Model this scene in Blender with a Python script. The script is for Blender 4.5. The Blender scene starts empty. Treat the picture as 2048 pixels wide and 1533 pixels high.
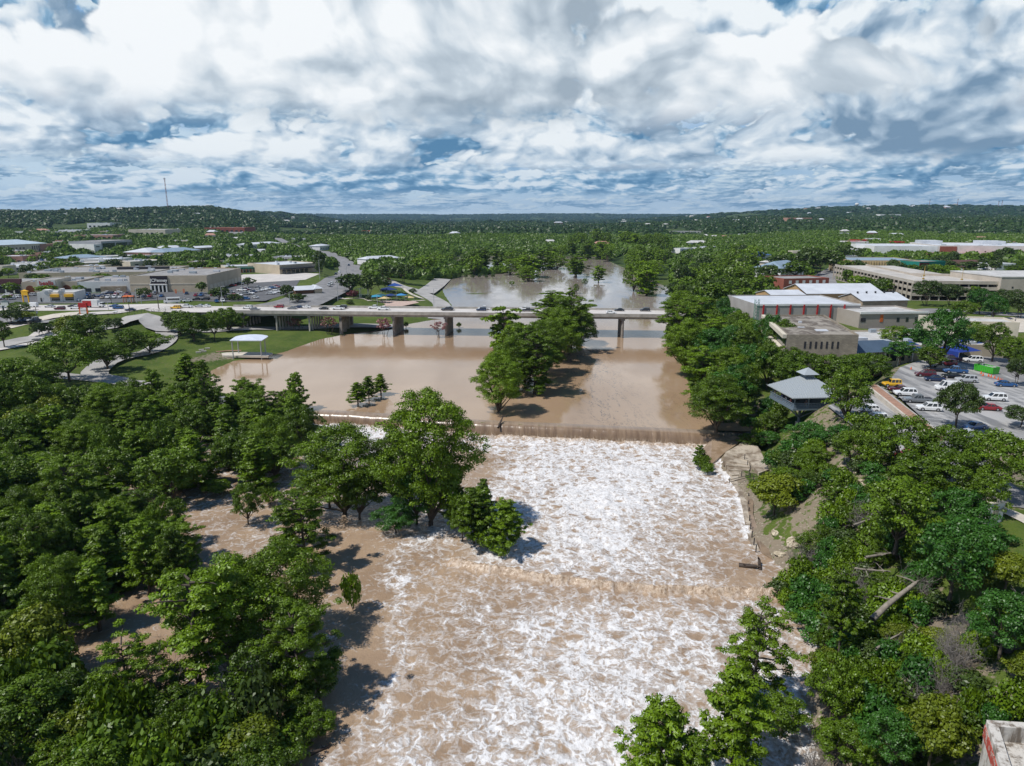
import bpy, math, random, os
import numpy as np
from mathutils import Vector
R = math.radians
scene = bpy.context.scene
rnd = random.Random(7)
NP = np.random.default_rng(11)
col = scene.collection

# ---------------------------------------------------------------- camera
CAM_Z = 52.0
PITCH = R(13.6)
FOC = 1365.0
cam_d = bpy.data.cameras.new("camera")
cam_d.sensor_width = 36.0
cam_d.lens = 36.0 * FOC / 2048.0
cam_d.clip_start = 0.5
cam_d.clip_end = 60000.0
cam = bpy.data.objects.new("camera", cam_d)
cam.location = (0, 0, CAM_Z)
cam.rotation_euler = (R(90) - PITCH, 0, 0)
col.objects.link(cam)
scene.camera = cam

# ---------------------------------------------------------------- world: sky with broken cumulus
SUN_EL = R(57)
SUN_AZ = R(-112)          # compass bearing of the sun measured from +Y towards +X
world = bpy.data.worlds.new("World")
scene.world = world
world.use_nodes = True
wt = world.node_tree
wt.nodes.clear()
W = wt.nodes.new
def wl(a, b): wt.links.new(a, b)
def _in(nd, i, v):
    if hasattr(v, 'is_output') or isinstance(v, bpy.types.NodeSocket): wt.links.new(v, nd.inputs[i])
    else: nd.inputs[i].default_value = v
def wm(op, a, b=0.0, c=0.0, clamp=False):
    n = W('ShaderNodeMath'); n.operation = op; n.use_clamp = clamp
    _in(n, 0, a); _in(n, 1, b)
    if len(n.inputs) > 2: _in(n, 2, c)
    return n.outputs[0]
def wmr(v, a, b, c=0.0, d=1.0, smooth=True):
    n = W('ShaderNodeMapRange'); n.clamp = True
    n.interpolation_type = 'SMOOTHSTEP' if smooth else 'LINEAR'
    for i, x in enumerate((v, a, b, c, d)): _in(n, i, x)
    return n.outputs[0]
def wxyz(x, y, z):
    n = W('ShaderNodeCombineXYZ'); _in(n, 0, x); _in(n, 1, y); _in(n, 2, z); return n.outputs[0]
def wmix(f, a, b):
    n = W('ShaderNodeMix'); n.data_type = 'RGBA'; _in(n, 0, f); _in(n, 6, a); _in(n, 7, b); return n.outputs[2]
def wnoise(vec, scale, detail=6.0, rough=0.55, dist=0.0):
    n = W('ShaderNodeTexNoise'); n.noise_dimensions = '3D'
    _in(n, 'Vector', vec); _in(n, 'Scale', scale); _in(n, 'Detail', detail); _in(n, 'Roughness', rough); _in(n, 'Distortion', dist)
    return n.outputs[0]
tc = W('ShaderNodeTexCoord')
sep = W('ShaderNodeSeparateXYZ'); wl(tc.outputs['Generated'], sep.inputs[0])
dx, dy, dz = sep.outputs
az = wm('ARCTAN2', dx, dy)
el = wm('ARCSINE', dz)
elc = wm('MAXIMUM', el, 0.0)
sky = W('ShaderNodeTexSky'); sky.sky_type = 'NISHITA'; sky.sun_disc = False
sky.sun_elevation = SUN_EL; sky.sun_rotation = SUN_AZ
sky.altitude = 500; sky.air_density = 1.2; sky.dust_density = 0.6; sky.ozone_density = 2.0
hsv = W('ShaderNodeHueSaturation'); hsv.inputs['Saturation'].default_value = 1.9; hsv.inputs['Value'].default_value = 0.85
wl(sky.outputs[0], hsv.inputs['Color'])
ylog = wm('MULTIPLY', wm('LOGARITHM', wm('ADD', elc, 0.055), math.e), 0.31)
def cloud(sc, seed, thr, soft, base_lit=0.6, off=0.028, rough=0.57, detail=9.0, bias=None, slant=0.0, pw=0.24, ay=1.0):
    """cover, side lighting and depth of one bank of cloud"""
    warp = W('ShaderNodeTexNoise'); warp.noise_dimensions = '2D'
    warp.inputs['Scale'].default_value = sc * 1.3; warp.inputs['Detail'].default_value = 3.0
    y = wm('MULTIPLY', ylog, ay)
    x = wm('MULTIPLY_ADD', el, slant, az)
    _in(warp, 'Vector', wxyz(x, y, 0.0))
    ws = W('ShaderNodeVectorMath'); ws.operation = 'MULTIPLY_ADD'
    wl(warp.outputs['Color'], ws.inputs[0]); ws.inputs[1].default_value = (0.30 / sc,) * 3
    _in(ws, 2, wxyz(x, y, 0.0))
    p = ws.outputs[0]
    def at(ox, oy):
        v = W('ShaderNodeVectorMath'); v.operation = 'ADD'; wl(p, v.inputs[0]); v.inputs[1].default_value = (ox / sc + seed, oy / sc + seed * 0.37, 0); return v.outputs[0]
    def dens(v, dt):
        n = W('ShaderNodeTexNoise'); n.noise_dimensions = '2D'; wl(v, n.inputs['Vector'])
        n.inputs['Scale'].default_value = sc; n.inputs['Detail'].default_value = dt; n.inputs['Roughness'].default_value = rough
        vo = W('ShaderNodeTexVoronoi'); vo.voronoi_dimensions = '2D'; vo.feature = 'F1'; wl(v, vo.inputs['Vector'])
        vo.inputs['Scale'].default_value = sc * 3.0; vo.inputs['Detail'].default_value = 2.0; vo.inputs['Roughness'].default_value = 0.55
        vo.inputs['Lacunarity'].default_value = 2.3
        return wm('MULTIPLY_ADD', wm('SUBTRACT', 0.45, vo.outputs['Distance']), pw, n.outputs[0])
    d0 = dens(at(0, 0), detail)
    d1 = dens(at(-0.05, 0.10), detail - 2)
    d2 = dens(at(-0.10, 0.42), 2.0)
    dc = d0 if bias is None else wm('ADD', d0, bias)
    mask = wmr(dc, thr, thr + soft)
    lit = wm('ADD', wm('MULTIPLY', wm('SUBTRACT', d0, d1), 3.8), wm('MULTIPLY', wm('SUBTRACT', d0, d2), 1.7))
    lit = wm('MULTIPLY_ADD', wm('SUBTRACT', dc, thr), -0.9, wm("ADD", lit, base_lit))
    return mask, wmr(lit, -0.12, 1.18, 0, 1, False), dc
# high thin veil behind everything
veil = wmr(wnoise(wxyz(az, wm('MULTIPLY', el, 3.2), 3.0), 2.4, 4.0, 0.55, 0.0), 0.36, 0.56, 0.15, 0.92)
# blue gap high over the town side, pale veil high over the park side
def blob(a0, e0, ra, re):
    u = wm('DIVIDE', wm('SUBTRACT', az, a0), ra); v = wm('DIVIDE', wm('SUBTRACT', el, e0), re)
    return wm('EXPONENT', wm('MULTIPLY', wm('ADD', wm('MULTIPLY', u, u), wm('MULTIPLY', v, v)), -1.0))
gapr = blob(0.52, 0.275, 0.24, 0.045)
gapl = blob(-0.62, 0.25, 0.14, 0.035)
gaps = gapr
veil = wm('SUBTRACT', wm('ADD', veil, wm('MULTIPLY', gapl, 0.4), clamp=True), wm('MULTIPLY', gaps, 1.0), clamp=True)
hv = wmr(el, 0.0, 0.10, 0.9, 0.0)
veil = wm('MAXIMUM', veil, hv)
blue = wmix(wmr(el, 0.25, 0.6, 0.80, 0.0), hsv.outputs[0], (0.9, 3.1, 6.6, 1))
base = wmix(veil, blue, (6.0, 7.4, 8.5, 1))
def shade(lit, dark, mid, light):
    c1 = wmix(wmr(lit, 0.0, 0.45, 0, 1, False), dark, mid)
    return wmix(wmr(lit, 0.40, 0.86, 0, 1, False), c1, light)
GAPB = wm('MULTIPLY', wm('ADD', wm('MULTIPLY', gapl, 0.8), gaps), -0.32)
m1, l1, d1 = cloud(2.1, 13.6, 0.30, 0.05, base_lit=0.60, bias=GAPB, slant=0.15)
c1 = shade(l1, (3.6, 4.4, 5.2, 1), (6.2, 7.0, 7.7, 1), (9.5, 9.8, 10.0, 1))
m2, l2, d2 = cloud(3.4, 4.7, 0.30, 0.045, base_lit=0.56, bias=GAPB)
c2 = shade(l2, (1.9, 3.0, 4.3, 1), (4.7, 5.9, 7.1, 1), (8.9, 9.4, 9.7, 1))
m3, l3, d3 = cloud(6.5, 41.9, 0.32, 0.045, base_lit=0.52, ay=1.0)
c3 = shade(l3, (0.9, 2.3, 4.0, 1), (2.8, 4.6, 6.4, 1), (7.4, 8.3, 9.0, 1))
m4, l4, d4 = cloud(13.0, 63.1, 0.36, 0.05, base_lit=0.55, ay=1.25, pw=0.15)
c4 = shade(l4, (1.5, 2.8, 4.3, 1), (3.4, 5.0, 6.6, 1), (6.6, 7.7, 8.4, 1))
out = wmix(wm('MULTIPLY', m4, wmr(el, 0.002, 0.02)), base, c4)
out = wmix(wm('MULTIPLY', m3, wmr(el, 0.022, 0.040)), out, c3)
out = wmix(wm('MULTIPLY', m2, wmr(el, 0.055, 0.085)), out, c2)
out = wmix(wm('MULTIPLY', m1, wmr(el, 0.105, 0.16)), out, c1)
# overhead, out of view, cloud is faded to darker blue to cut ambient light
high = wmr(el, 0.31, 0.45)
out = wmix(wm('MULTIPLY', high, 0.93), out, hsv.outputs[0])
below = wmix(wmr(el, -0.02, 0.0), (1.2, 1.4, 1.2, 1), out)
bg = W('ShaderNodeBackground'); bg.inputs['Strength'].default_value = 0.1
wl(below, bg.inputs['Color'])
wo = W('ShaderNodeOutputWorld'); wl(bg.outputs[0], wo.inputs[0])
world.cycles.sampling_method = 'MANUAL'
world.cycles.sample_map_resolution = 512

sun_d = bpy.data.lights.new("sun", 'SUN')
sun_d.energy = 4.8
sun_d.angle = R(0.8)
sun_d.color = (1.0, 0.965, 0.91)
sun = bpy.data.objects.new("sun", sun_d)
sdir = Vector((math.sin(SUN_AZ) * math.cos(SUN_EL), math.cos(SUN_AZ) * math.cos(SUN_EL), math.sin(SUN_EL)))
sun.rotation_euler = sdir.to_track_quat('Z', 'Y').to_euler()
sun.location = sdir * 200
col.objects.link(sun)
vs = scene.view_settings
vs.view_transform = 'Standard'; vs.look = 'None'; vs.exposure = 0.0; vs.gamma = 1.0
cy = scene.cycles
cy.max_bounces = 6; cy.diffuse_bounces = 2; cy.glossy_bounces = 2; cy.transmission_bounces = 3; cy.transparent_max_bounces = 6
cy.volume_bounces = 0; cy.caustics_reflective = False; cy.caustics_refractive = False
# ---------------------------------------------------------------- measuring and mesh helpers
_c, _s = math.cos(PITCH), math.sin(PITCH)
def G(px, py, z=0.0):
    """where the line of sight through a measured point of the survey photo meets height z"""
    v = (py - 766.5) / FOC; u = (px - 1024.0) / FOC
    d = (CAM_Z - z) / (v * _c + _s)
    return Vector((u * d, d * (_c - v * _s), z))
def G2(px, py, z=0.0):
    p = G(px, py, z); return (p.x, p.y)
def zat(py, Y):
    """height of a measured row above a known ground distance"""
    v = (py - 766.5) / FOC
    return CAM_Z - Y * math.tan(math.atan(v) + PITCH)
def pix(x, y, z):
    dz = z - CAM_Z
    d = y * _c - dz * _s; w = -(y * _s + dz * _c)
    return 1024 + FOC * x / d, 766.5 + FOC * w / d

def vnoise(x, y, seed=0):
    xi = np.floor(x).astype(np.int64); yi = np.floor(y).astype(np.int64)
    fx = x - xi; fy = y - yi
    fx = fx * fx * (3 - 2 * fx); fy = fy * fy * (3 - 2 * fy)
    def h(a, b):
        n = (a * 374761393 + b * 668265263 + seed * 1442695041) & 0xffffffff
        n = ((n ^ (n >> 13)) * 1274126177) & 0xffffffff
        return ((n ^ (n >> 16)) & 0xffff) / 65535.0
    return (h(xi, yi) * (1 - fx) + h(xi + 1, yi) * fx) * (1 - fy) + (h(xi, yi + 1) * (1 - fx) + h(xi + 1, yi + 1) * fx) * fy
def fbm(x, y, seed=0, octv=4, gain=0.5):
    x = np.asarray(x, float); y = np.asarray(y, float)
    s = np.zeros(np.broadcast(x, y).shape); a = 1.0; t = 0.0
    for i in range(octv):
        s = s + a * vnoise(x * 2 ** i, y * 2 ** i, seed + i * 17); t += a; a *= gain
    return s / t
def inside(poly, x, y):
    x = np.asarray(x, float); y = np.asarray(y, float); r = np.zeros(x.shape, bool)
    n = len(poly)
    for i in range(n):
        x0, y0 = poly[i][:2]; x1, y1 = poly[(i + 1) % n][:2]
        if y0 == y1: continue
        c = ((y0 > y) != (y1 > y)) & (x < (x1 - x0) * (y - y0) / (y1 - y0) + x0)
        r ^= c
    return r
def segdist(poly, x, y, closed=True):
    x = np.asarray(x, float); y = np.asarray(y, float); best = np.full(x.shape, 1e9)
    n = len(poly)
    for i in range(n if closed else n - 1):
        x0, y0 = poly[i][:2]; x1, y1 = poly[(i + 1) % n][:2]
        ex, ey = x1 - x0, y1 - y0; L = ex * ex + ey * ey + 1e-9
        t = np.clip(((x - x0) * ex + (y - y0) * ey) / L, 0, 1)
        best = np.minimum(best, np.hypot(x - x0 - t * ex, y - y0 - t * ey))
    return best
def sstep(a, b, x):
    t = np.clip((x - a) / (b - a), 0, 1); return t * t * (3 - 2 * t)

def mesh_np(name, v, quads=None, tris=None, attrs=None, smooth=False):
    me = bpy.data.meshes.new(name)
    v = np.asarray(v, np.float32)
    nq = 0 if quads is None else len(quads); nt = 0 if tris is None else len(tris)
    me.vertices.add(len(v)); me.vertices.foreach_set('co', v.ravel())
    loops = []
    if nq: loops.append(np.asarray(quads, np.int32).ravel())
    if nt: loops.append(np.asarray(tris, np.int32).ravel())
    lo = np.concatenate(loops)
    me.loops.add(len(lo)); me.loops.foreach_set('vertex_index', lo)
    me.polygons.add(nq + nt)
    st = np.concatenate([np.arange(nq) * 4, nq * 4 + np.arange(nt) * 3]).astype(np.int32)
    me.polygons.foreach_set('loop_start', st)
    me.polygons.foreach_set('use_smooth', np.full(nq + nt, smooth))
    me.update(calc_edges=True)
    for k, a in (attrs or {}).items():
        at = me.attributes.new(k, 'FLOAT', 'POINT'); at.data.foreach_set('value', np.asarray(a, np.float32))
    return me
def gridfaces(ny, nx):
    i = np.arange(ny - 1)[:, None] * nx + np.arange(nx - 1)[None, :]
    i = i.ravel(); return np.stack([i, i + 1, i + nx + 1, i + nx], 1)

class MB:
    """collects shapes into one mesh"""
    def __init__(s): s.v = []; s.f = []; s.m = []
    def add(s, vs, fs, mi=0):
        o = len(s.v); s.v += [tuple(p) for p in vs]; s.f += [[o + i for i in f] for f in fs]; s.m += [mi] * len(fs); return s
    def hexa(s, b, t, mi=0):
        return s.add(list(b) + list(t), [(3, 2, 1, 0), (4, 5, 6, 7), (0, 1, 5, 4), (1, 2, 6, 5), (2, 3, 7, 6), (3, 0, 4, 7)], mi)
    def box(s, c, d, rz=0.0, mi=0, taper=1.0):
        x, y, z = c; a, b, h = d[0] / 2, d[1] / 2, d[2]; ca, sa = math.cos(rz), math.sin(rz)
        P = lambda u, w, k: (x + u * ca - w * sa, y + u * sa + w * ca, k)
        B = [P(-a, -b, z), P(a, -b, z), P(a, b, z), P(-a, b, z)]
        T = [P(-a * taper, -b * taper, z + h), P(a * taper, -b * taper, z + h), P(a * taper, b * taper, z + h), P(-a * taper, b * taper, z + h)]
        return s.hexa(B, T, mi)
    def prism(s, poly, z0, z1, mi=0, top=None):
        n = len(poly); tp = top or poly
        return s.add([(p[0], p[1], z0) for p in poly] + [(p[0], p[1], z1) for p in tp],
                     [tuple(range(n))[::-1], tuple(range(n, 2 * n))] + [(i, (i + 1) % n, n + (i + 1) % n, n + i) for i in range(n)], mi)
    def tube(s, pts, rad, n=6, mi=0):
        rings = []
        for k, p in enumerate(pts):
            p = Vector(p); a = Vector(pts[max(k - 1, 0)]); b = Vector(pts[min(k + 1, len(pts) - 1)])
            d = (b - a).normalized(); u = d.orthogonal().normalized(); w = d.cross(u)
            r = rad[k] if hasattr(rad, '__len__') else rad
            rings.append([p + (u * math.cos(2 * math.pi * j / n) + w * math.sin(2 * math.pi * j / n)) * r for j in range(n)])
        vs = [q for r_ in rings for q in r_]; fs = []
        for k in range(len(pts) - 1):
            for j in range(n): fs.append((k * n + j, k * n + (j + 1) % n, (k + 1) * n + (j + 1) % n, (k + 1) * n + j))
        fs.append(tuple(range(n))[::-1]); fs.append(tuple((len(pts) - 1) * n + j for j in range(n)))
        return s.add(vs, fs, mi)
    def mesh(s, name, mats, smooth=False):
        me = bpy.data.meshes.new(name); me.from_pydata(s.v, [], s.f)
        for m in (mats if isinstance(mats, (list, tuple)) else [mats]): me.materials.append(m)
        if any(s.m): me.polygons.foreach_set('material_index', s.m)
        if smooth: me.polygons.foreach_set('use_smooth', [True] * len(s.f))
        me.update(); return me
    def build(s, name, mats, parent=None, smooth=False):
        o = bpy.data.objects.new(name, s.mesh(name, mats, smooth)); col.objects.link(o)
        if parent is not None: o.parent = parent
        return o
def obj(name, me, parent=None, mat=None):
    o = bpy.data.objects.new(name, me); col.objects.link(o)
    if mat is not None and not me.materials: me.materials.append(mat)
    if parent is not None: o.parent = parent
    return o
def tag(o, label=None, cat=None, group=None, kind=None):
    if label: o['label'] = label
    if cat: o['category'] = cat
    if group: o['group'] = group
    if kind: o['kind'] = kind
    return o
def empty(name, loc, rz=0.0):
    o = bpy.data.objects.new(name, None); o.empty_display_size = 0.5
    o.location = loc; o.rotation_euler = (0, 0, rz); col.objects.link(o); return o
def copy_thing(o):
    c = o.copy(); col.objects.link(c)
    for ch in o.children:
        d = ch.copy(); col.objects.link(d); d.parent = c
        for g in ch.children:
            e = g.copy(); col.objects.link(e); e.parent = d
    return c

# ---------------------------------------------------------------- materials
class MT:
    def __init__(s, name):
        s.m = bpy.data.materials.new(name); s.m.use_nodes = True; s.t = s.m.node_tree; s.t.nodes.clear()
        s.out = s.N('ShaderNodeOutputMaterial')
    def N(s, k, **kw):
        n = s.t.nodes.new(k)
        for a, b in kw.items(): setattr(n, a, b)
        return n
    def L(s, n, i, v):
        if isinstance(v, bpy.types.NodeSocket): s.t.links.new(v, n.inputs[i])
        elif isinstance(v, tuple) and len(v) == 3 and n.inputs[i].type == 'RGBA': n.inputs[i].default_value = v + (1,)
        else: n.inputs[i].default_value = v
        return n
    def math(s, op, a, b=0.0, c=0.0, clamp=False):
        n = s.N('ShaderNodeMath', operation=op, use_clamp=clamp); s.L(n, 0, a); s.L(n, 1, b); s.L(n, 2, c); return n.outputs[0]
    def mix(s, f, a, b, mode='MIX'):
        n = s.N('ShaderNodeMix', data_type='RGBA', blend_type=mode); s.L(n, 0, f); s.L(n, 6, a); s.L(n, 7, b); return n.outputs[2]
    def rng(s, v, a, b, c=0.0, d=1.0, smooth=True):
        n = s.N('ShaderNodeMapRange', clamp=True, interpolation_type='SMOOTHSTEP' if smooth else 'LINEAR')
        for i, x in enumerate((v, a, b, c, d)): s.L(n, i, x)
        return n.outputs[0]
    def pos(s, sc=(1, 1, 1), coord='pos', rot=(0, 0, 0)):
        if coord == 'pos': p = s.N('ShaderNodeNewGeometry').outputs['Position']
        else: p = s.N('ShaderNodeTexCoord').outputs['Object']
        m = s.N('ShaderNodeMapping'); s.L(m, 0, p); m.inputs['Scale'].default_value = sc; m.inputs['Rotation'].default_value = rot; return m.outputs[0]
    def noise(s, vec, scale, detail=4.0, rough=0.55, dist=0.0, color=False):
        n = s.N('ShaderNodeTexNoise'); s.L(n, 'Vector', vec); s.L(n, 'Scale', scale); s.L(n, 'Detail', detail); s.L(n, 'Roughness', rough); s.L(n, 'Distortion', dist)
        return n.outputs[1 if color else 0]
    def attr(s, name, out='Fac'):
        n = s.N('ShaderNodeAttribute', attribute_name=name); return n.outputs[out]
    def bump(s, h, dist=0.05, strength=1.0):
        n = s.N('ShaderNodeBump'); s.L(n, 'Height', h); n.inputs['Distance'].default_value = dist; n.inputs['Strength'].default_value = strength; return n.outputs[0]
    def bsdf(s, color, rough=0.7, metal=0.0, normal=None, spec=0.5, coat=0.0):
        n = s.N('ShaderNodeBsdfPrincipled'); s.L(n, 'Base Color', color); s.L(n, 'Roughness', rough); s.L(n, 'Metallic', metal)
        s.L(n, 'Specular IOR Level', spec)
        if coat: s.L(n, 'Coat Weight', coat); s.L(n, 'Coat Roughness', 0.05)
        if normal is not None: s.L(n, 'Normal', normal)
        return n.outputs[0]
    def done(s, sh): s.t.links.new(sh, s.out.inputs[0]); return s.m
_mats = {}
def simple(name, c, rough=0.8, var=0.12, scale=0.6, metal=0.0, coat=0.0, spec=0.4, fine=6.0):
    """a plain coloured finish with uneven weathering"""
    if name in _mats: return _mats[name]
    t = MT(name); p = t.pos()
    n = t.noise(p, scale, 4.0, 0.6); n2 = t.noise(p, fine, 2.0)
    f = t.math('ADD', t.math('MULTIPLY', n, 0.75), t.math('MULTIPLY', n2, 0.25))
    f = t.rng(f, 0.35, 0.65, 1.0 - var, 1.0 + var * 0.6, False)
    mul = t.N('ShaderNodeVectorMath', operation='SCALE'); mul.inputs[0].default_value = c; t.L(mul, 'Scale', f)
    _mats[name] = t.done(t.bsdf(mul.outputs[0], rough, metal, coat=coat, spec=spec)); return _mats[name]
def glass(name='window_glass', c=(0.02, 0.028, 0.035), rough=0.08):
    if name in _mats: return _mats[name]
    t = MT(name); _mats[name] = t.done(t.bsdf(c, rough, 0.0, spec=0.8)); return _mats[name]
# ---------------------------------------------------------------- the lie of the land
LOW = -3.2      # water below the weir
def PP(pts, z=0.0): return [G2(x, y, z) for x, y in pts]
CREST = [(-160.0, 197.0), G2(700, 827), G2(960, 845), G2(1430, 866), G2(1500, 869)]
UPPER = PP([(1500, 869), (1450, 860), (1425, 835), (1385, 800), (1372, 740), (1335, 690), (1330, 660), (1342, 635), (1345, 600), (1352, 565), (1350, 540),
            (1345, 522), (1200, 512), (1060, 508), (930, 512), (850, 520), (862, 535), (905, 541), (1010, 546), (985, 549), (930, 551), (893, 560), (884, 575), (890, 590), (905, 612),
            (893, 630), (862, 641), (800, 652), (765, 660), (700, 668), (642, 679), (604, 692), (574, 703), (532, 714), (470, 722), (436, 736), (405, 752), (380, 775)]) + [CREST[1], G2(960, 845), G2(1430, 866)]
LOWER = [CREST[1], CREST[2], CREST[3]] + PP([(1432, 905), (1452, 945), (1478, 985), (1492, 1030), (1500, 1080), (1535, 1105), (1570, 1140), (1612, 1190), (1636, 1250), (1646, 1330),
            (1606, 1400), (1612, 1460), (1640, 1533)], LOW) + [(29, 48), (27, 30), (25, -60), (23, -190), (-14, -190), (-14, 40)] + PP([(560, 1533), (545, 1470), (430, 1440), (330, 1420), (235, 1400), (130, 1330), (110, 1220), (150, 1130), (90, 1050), (60, 960), (150, 900), (300, 860), (420, 815), (560, 800)], LOW)
# land control points: photo x, photo y, height
_cp = [(1594, 868, 2.0), (1615, 850, 3.5), (1560, 860, 2.0), (1600, 880, 4.5), (1545, 1010, 0.0), (1560, 960, 1.0), (1650, 900, 9.5), (1700, 850, 11), (1640, 1000, 5), (1700, 1000, 9), (1750, 920, 11.5), (1620, 800, 7), (1540, 800, 5), (1500, 830, 1.8),
       (1700, 1120, 5), (1800, 1050, 10), (1900, 1000, 11.5), (2000, 1020, 11.5), (1950, 1120, 11.0), (2048, 1100, 11.5), (1860, 1200, 9), (1750, 1250, 4), (1950, 1300, 8), (2048, 1300, 9.5), (1850, 1400, 5), (1750, 1450, 1.5),
       (1690, 1350, 0), (2040, 1500, 6), (1900, 1500, 3), (1700, 1533, -1), (1500, 790, 4), (1440, 760, 3), (1480, 700, 5), (1420, 690, 3), (1400, 620, 4), (1460, 620, 7), (1520, 720, 8.5), (1400, 560, 5),
       (1560, 600, 9), (1640, 640, 10), (1750, 640, 11), (1450, 520, 7), (1400, 480, 9), (1600, 520, 11), (1900, 500, 12), (2040, 500, 12),
       (520, 700, 1.2), (440, 690, 1.6), (350, 700, 2.0), (300, 740, 1.5), (420, 650, 2.5), (600, 655, 1.2), (350, 655, 2.8), (250, 680, 3.0), (150, 700, 4), (50, 720, 5), (150, 780, 3), (60, 840, 3), (250, 790, 1.2), (120, 860, 1.5),
       (700, 640, 2.2), (780, 600, 4), (840, 570, 3.5), (740, 560, 6), (680, 600, 6.5), (850, 605, 2.0), (640, 570, 9), (900, 520, 4), (700, 500, 9), (800, 480, 8),
       (0, 640, 7), (100, 650, 7), (60, 620, 9.5), (200, 628, 9.5), (300, 628, 9), (380, 632, 6), (200, 660, 5), (500, 632, 3.0), (560, 640, 2.0), (560, 600, 9.6), (300, 560, 10), (100, 560, 10), (400, 580, 10), (500, 560, 10), (0, 520, 10), (300, 500, 11),
       (50, 1000, -1.5), (20, 1200, -1.0), (60, 1400, -0.5), (300, 1500, -1.5), (200, 1480, -1.2), (450, 1500, -2.2), (480, 1533, -2.0)]
_CP = np.array([(*G2(a, b, c), c) for a, b, c in _cp] + [(60, 25, 3.0), (110, 60, 12), (150, 30, 12), (60, -60, 4), (-90, 20, 0), (-60, -50, 0), (-200, 60, 3), (200, 120, 13), (260, 200, 13), (-300, 200, 6), (-420, 300, 9), (420, 400, 13),
                (-120, 130, 0.5), (0, 700, 4), (0, 900, 6), (-200, 900, 10), (200, 900, 9), (500, 800, 13), (-600, 800, 12), (-700, 1300, 14), (-100, 1400, 12), (700, 1400, 16), (0, 2200, 14), (900, 2200, 20), (-900, 2200, 20), (1500, 1500, 18), (-1500, 1500, 18)])
FLAT = []      # (polygon, height): levelled ground under lots and decks
def plateau(px_poly, z, grow=2.0): FLAT.append(([G2(a, b, z) for a, b in px_poly], z, grow)); return FLAT[-1][0]
LOT_R = plateau([(1772, 770), (1800, 735), (1835, 722), (1900, 715), (1960, 712), (2150, 735), (2250, 800), (2150, 900), (1960, 880), (1880, 868)], 12.0)
LANE_R = plateau([(1655, 812), (1765, 772), (1880, 872), (1990, 990), (2150, 1000), (2150, 1030), (1960, 1005), (1740, 880)], 11.2)
PLAZA_R = plateau([(1955, 640), (2060, 632), (2200, 640), (2200, 680), (2060, 665), (1940, 665)], 12.6)
DOWN_R = plateau([(1640, 560), (1700, 528), (2300, 490), (2500, 600), (1900, 640), (1640, 660), (1560, 610)], 12.0)
FARLOT_R = plateau([(1640, 500), (1700, 478), (2300, 470), (2500, 540), (1700, 530)], 12.0, 30)
MALL = plateau([(-500, 640), (-500, 545), (60, 535), (330, 540), (560, 528), (640, 530), (640, 590), (560, 607), (480, 611), (360, 626), (180, 622)], 10.0, 6)

APRON = [(1400, 888), (1440, 870), (1510, 866), (1515, 890), (1524, 903), (1542, 939), (1520, 946), (1508, 970), (1508, 1040), (1530, 1080), (1545, 1112), (1500, 1095), (1490, 1020), (1470, 975), (1430, 930)]
plateau(APRON, -2.0, 0.2)
def ridge(y, y0, w): return np.exp(-((y - y0) / w) ** 2)
def height(x, y):
    x = np.asarray(x, float); y = np.asarray(y, float); shp = x.shape; x = x.ravel(); y = y.ravel()
    num = np.zeros_like(x); den = np.zeros_like(x)
    sc = 1.0 / (1.0 + np.maximum(y, 0) / 250.0)
    for (cx, cy_, cz) in _CP:
        d2 = ((x - cx) ** 2 + (y - cy_) ** 2) + 9.0
        w = 1.0 / (d2 * d2)
        num += w * cz; den += w
    h = num / den
    # hills beyond the town
    far = sstep(900, 2600, y)
    az_ = x / np.maximum(y, 1)
    und = (fbm(x / 900, y / 900, 5, 4) - 0.5) * 46 * far
    az_l = np.clip((az_ + 0.98) / 0.80, 0, 1)
    hl = 68 * (1 - sstep(-0.44, -0.30, az_)) * ridge(y, 3000, 1050) * (0.80 + 0.45 * fbm(x / 700, y / 1500, 9, 4))
    hl += 56 * sstep(-0.42, -0.36, az_) * (1 - sstep(-0.335, -0.20, az_)) * ridge(y, 4300, 1000) * (0.8 + 0.3 * fbm(x / 500, y / 900, 21, 3))
    hr = 118 * sstep(0.06, 0.50, az_) * ridge(y, 5200, 1500) * (0.80 + 0.35 * fbm(x / 1400, y / 1400, 31, 4))
    hr += 36 * sstep(0.22, 0.75, az_) * ridge(y, 2900, 900) * (0.5 + 0.9 * fbm(x / 600, y / 600, 33, 4))
    hb = 92 * ridge(y, 11500, 2600) * (0.80 + 0.34 * fbm(x / 2600, y / 2600, 41, 4)) 
    h = h + und + hl + hr + hb
    h = h + (fbm(x / 14, y / 14, 3, 4) - 0.5) * 1.3 * (h > 0.8) * sstep(0.8, 4, h)
    for poly, z, grow in FLAT:
        m = inside(poly, x, y); d = np.where(m, 0, segdist(poly, x, y))
        k = 1 - sstep(0.0 + 0.5, grow + 6.0, d)
        h = h * (1 - k) + (z - 0.12) * k
    # banks and river beds
    inu = inside(UPPER, x, y); du = segdist(UPPER, x, y)
    inl = inside(LOWER, x, y); dl = segdist(LOWER, x, y)
    slope_u = np.where(x > 40, 0.45, 0.13)
    slope_l = np.where(x > 0, 0.62, 0.16)
    rough = (fbm(x / 5, y / 5, 77, 3) - 0.5) * 1.1
    lim_u = 0.0 + (du + rough) * slope_u
    lim_l = LOW + (dl + rough * 1.6) * slope_l
    out = ~inu & ~inl
    h = np.where(out & (y > 150) , np.minimum(h, np.maximum(lim_u, -0.1)), h)
    h = np.where(out & (y <= 185), np.minimum(h, np.maximum(lim_l, LOW - 0.1)), h)
    h = np.where(inu, -np.minimum(2.2, du * 0.25 + 0.05), h)
    h = np.where(inl, LOW - np.minimum(2.2, dl * 0.3 + 0.05), h)
    return h.reshape(shp)
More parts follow.
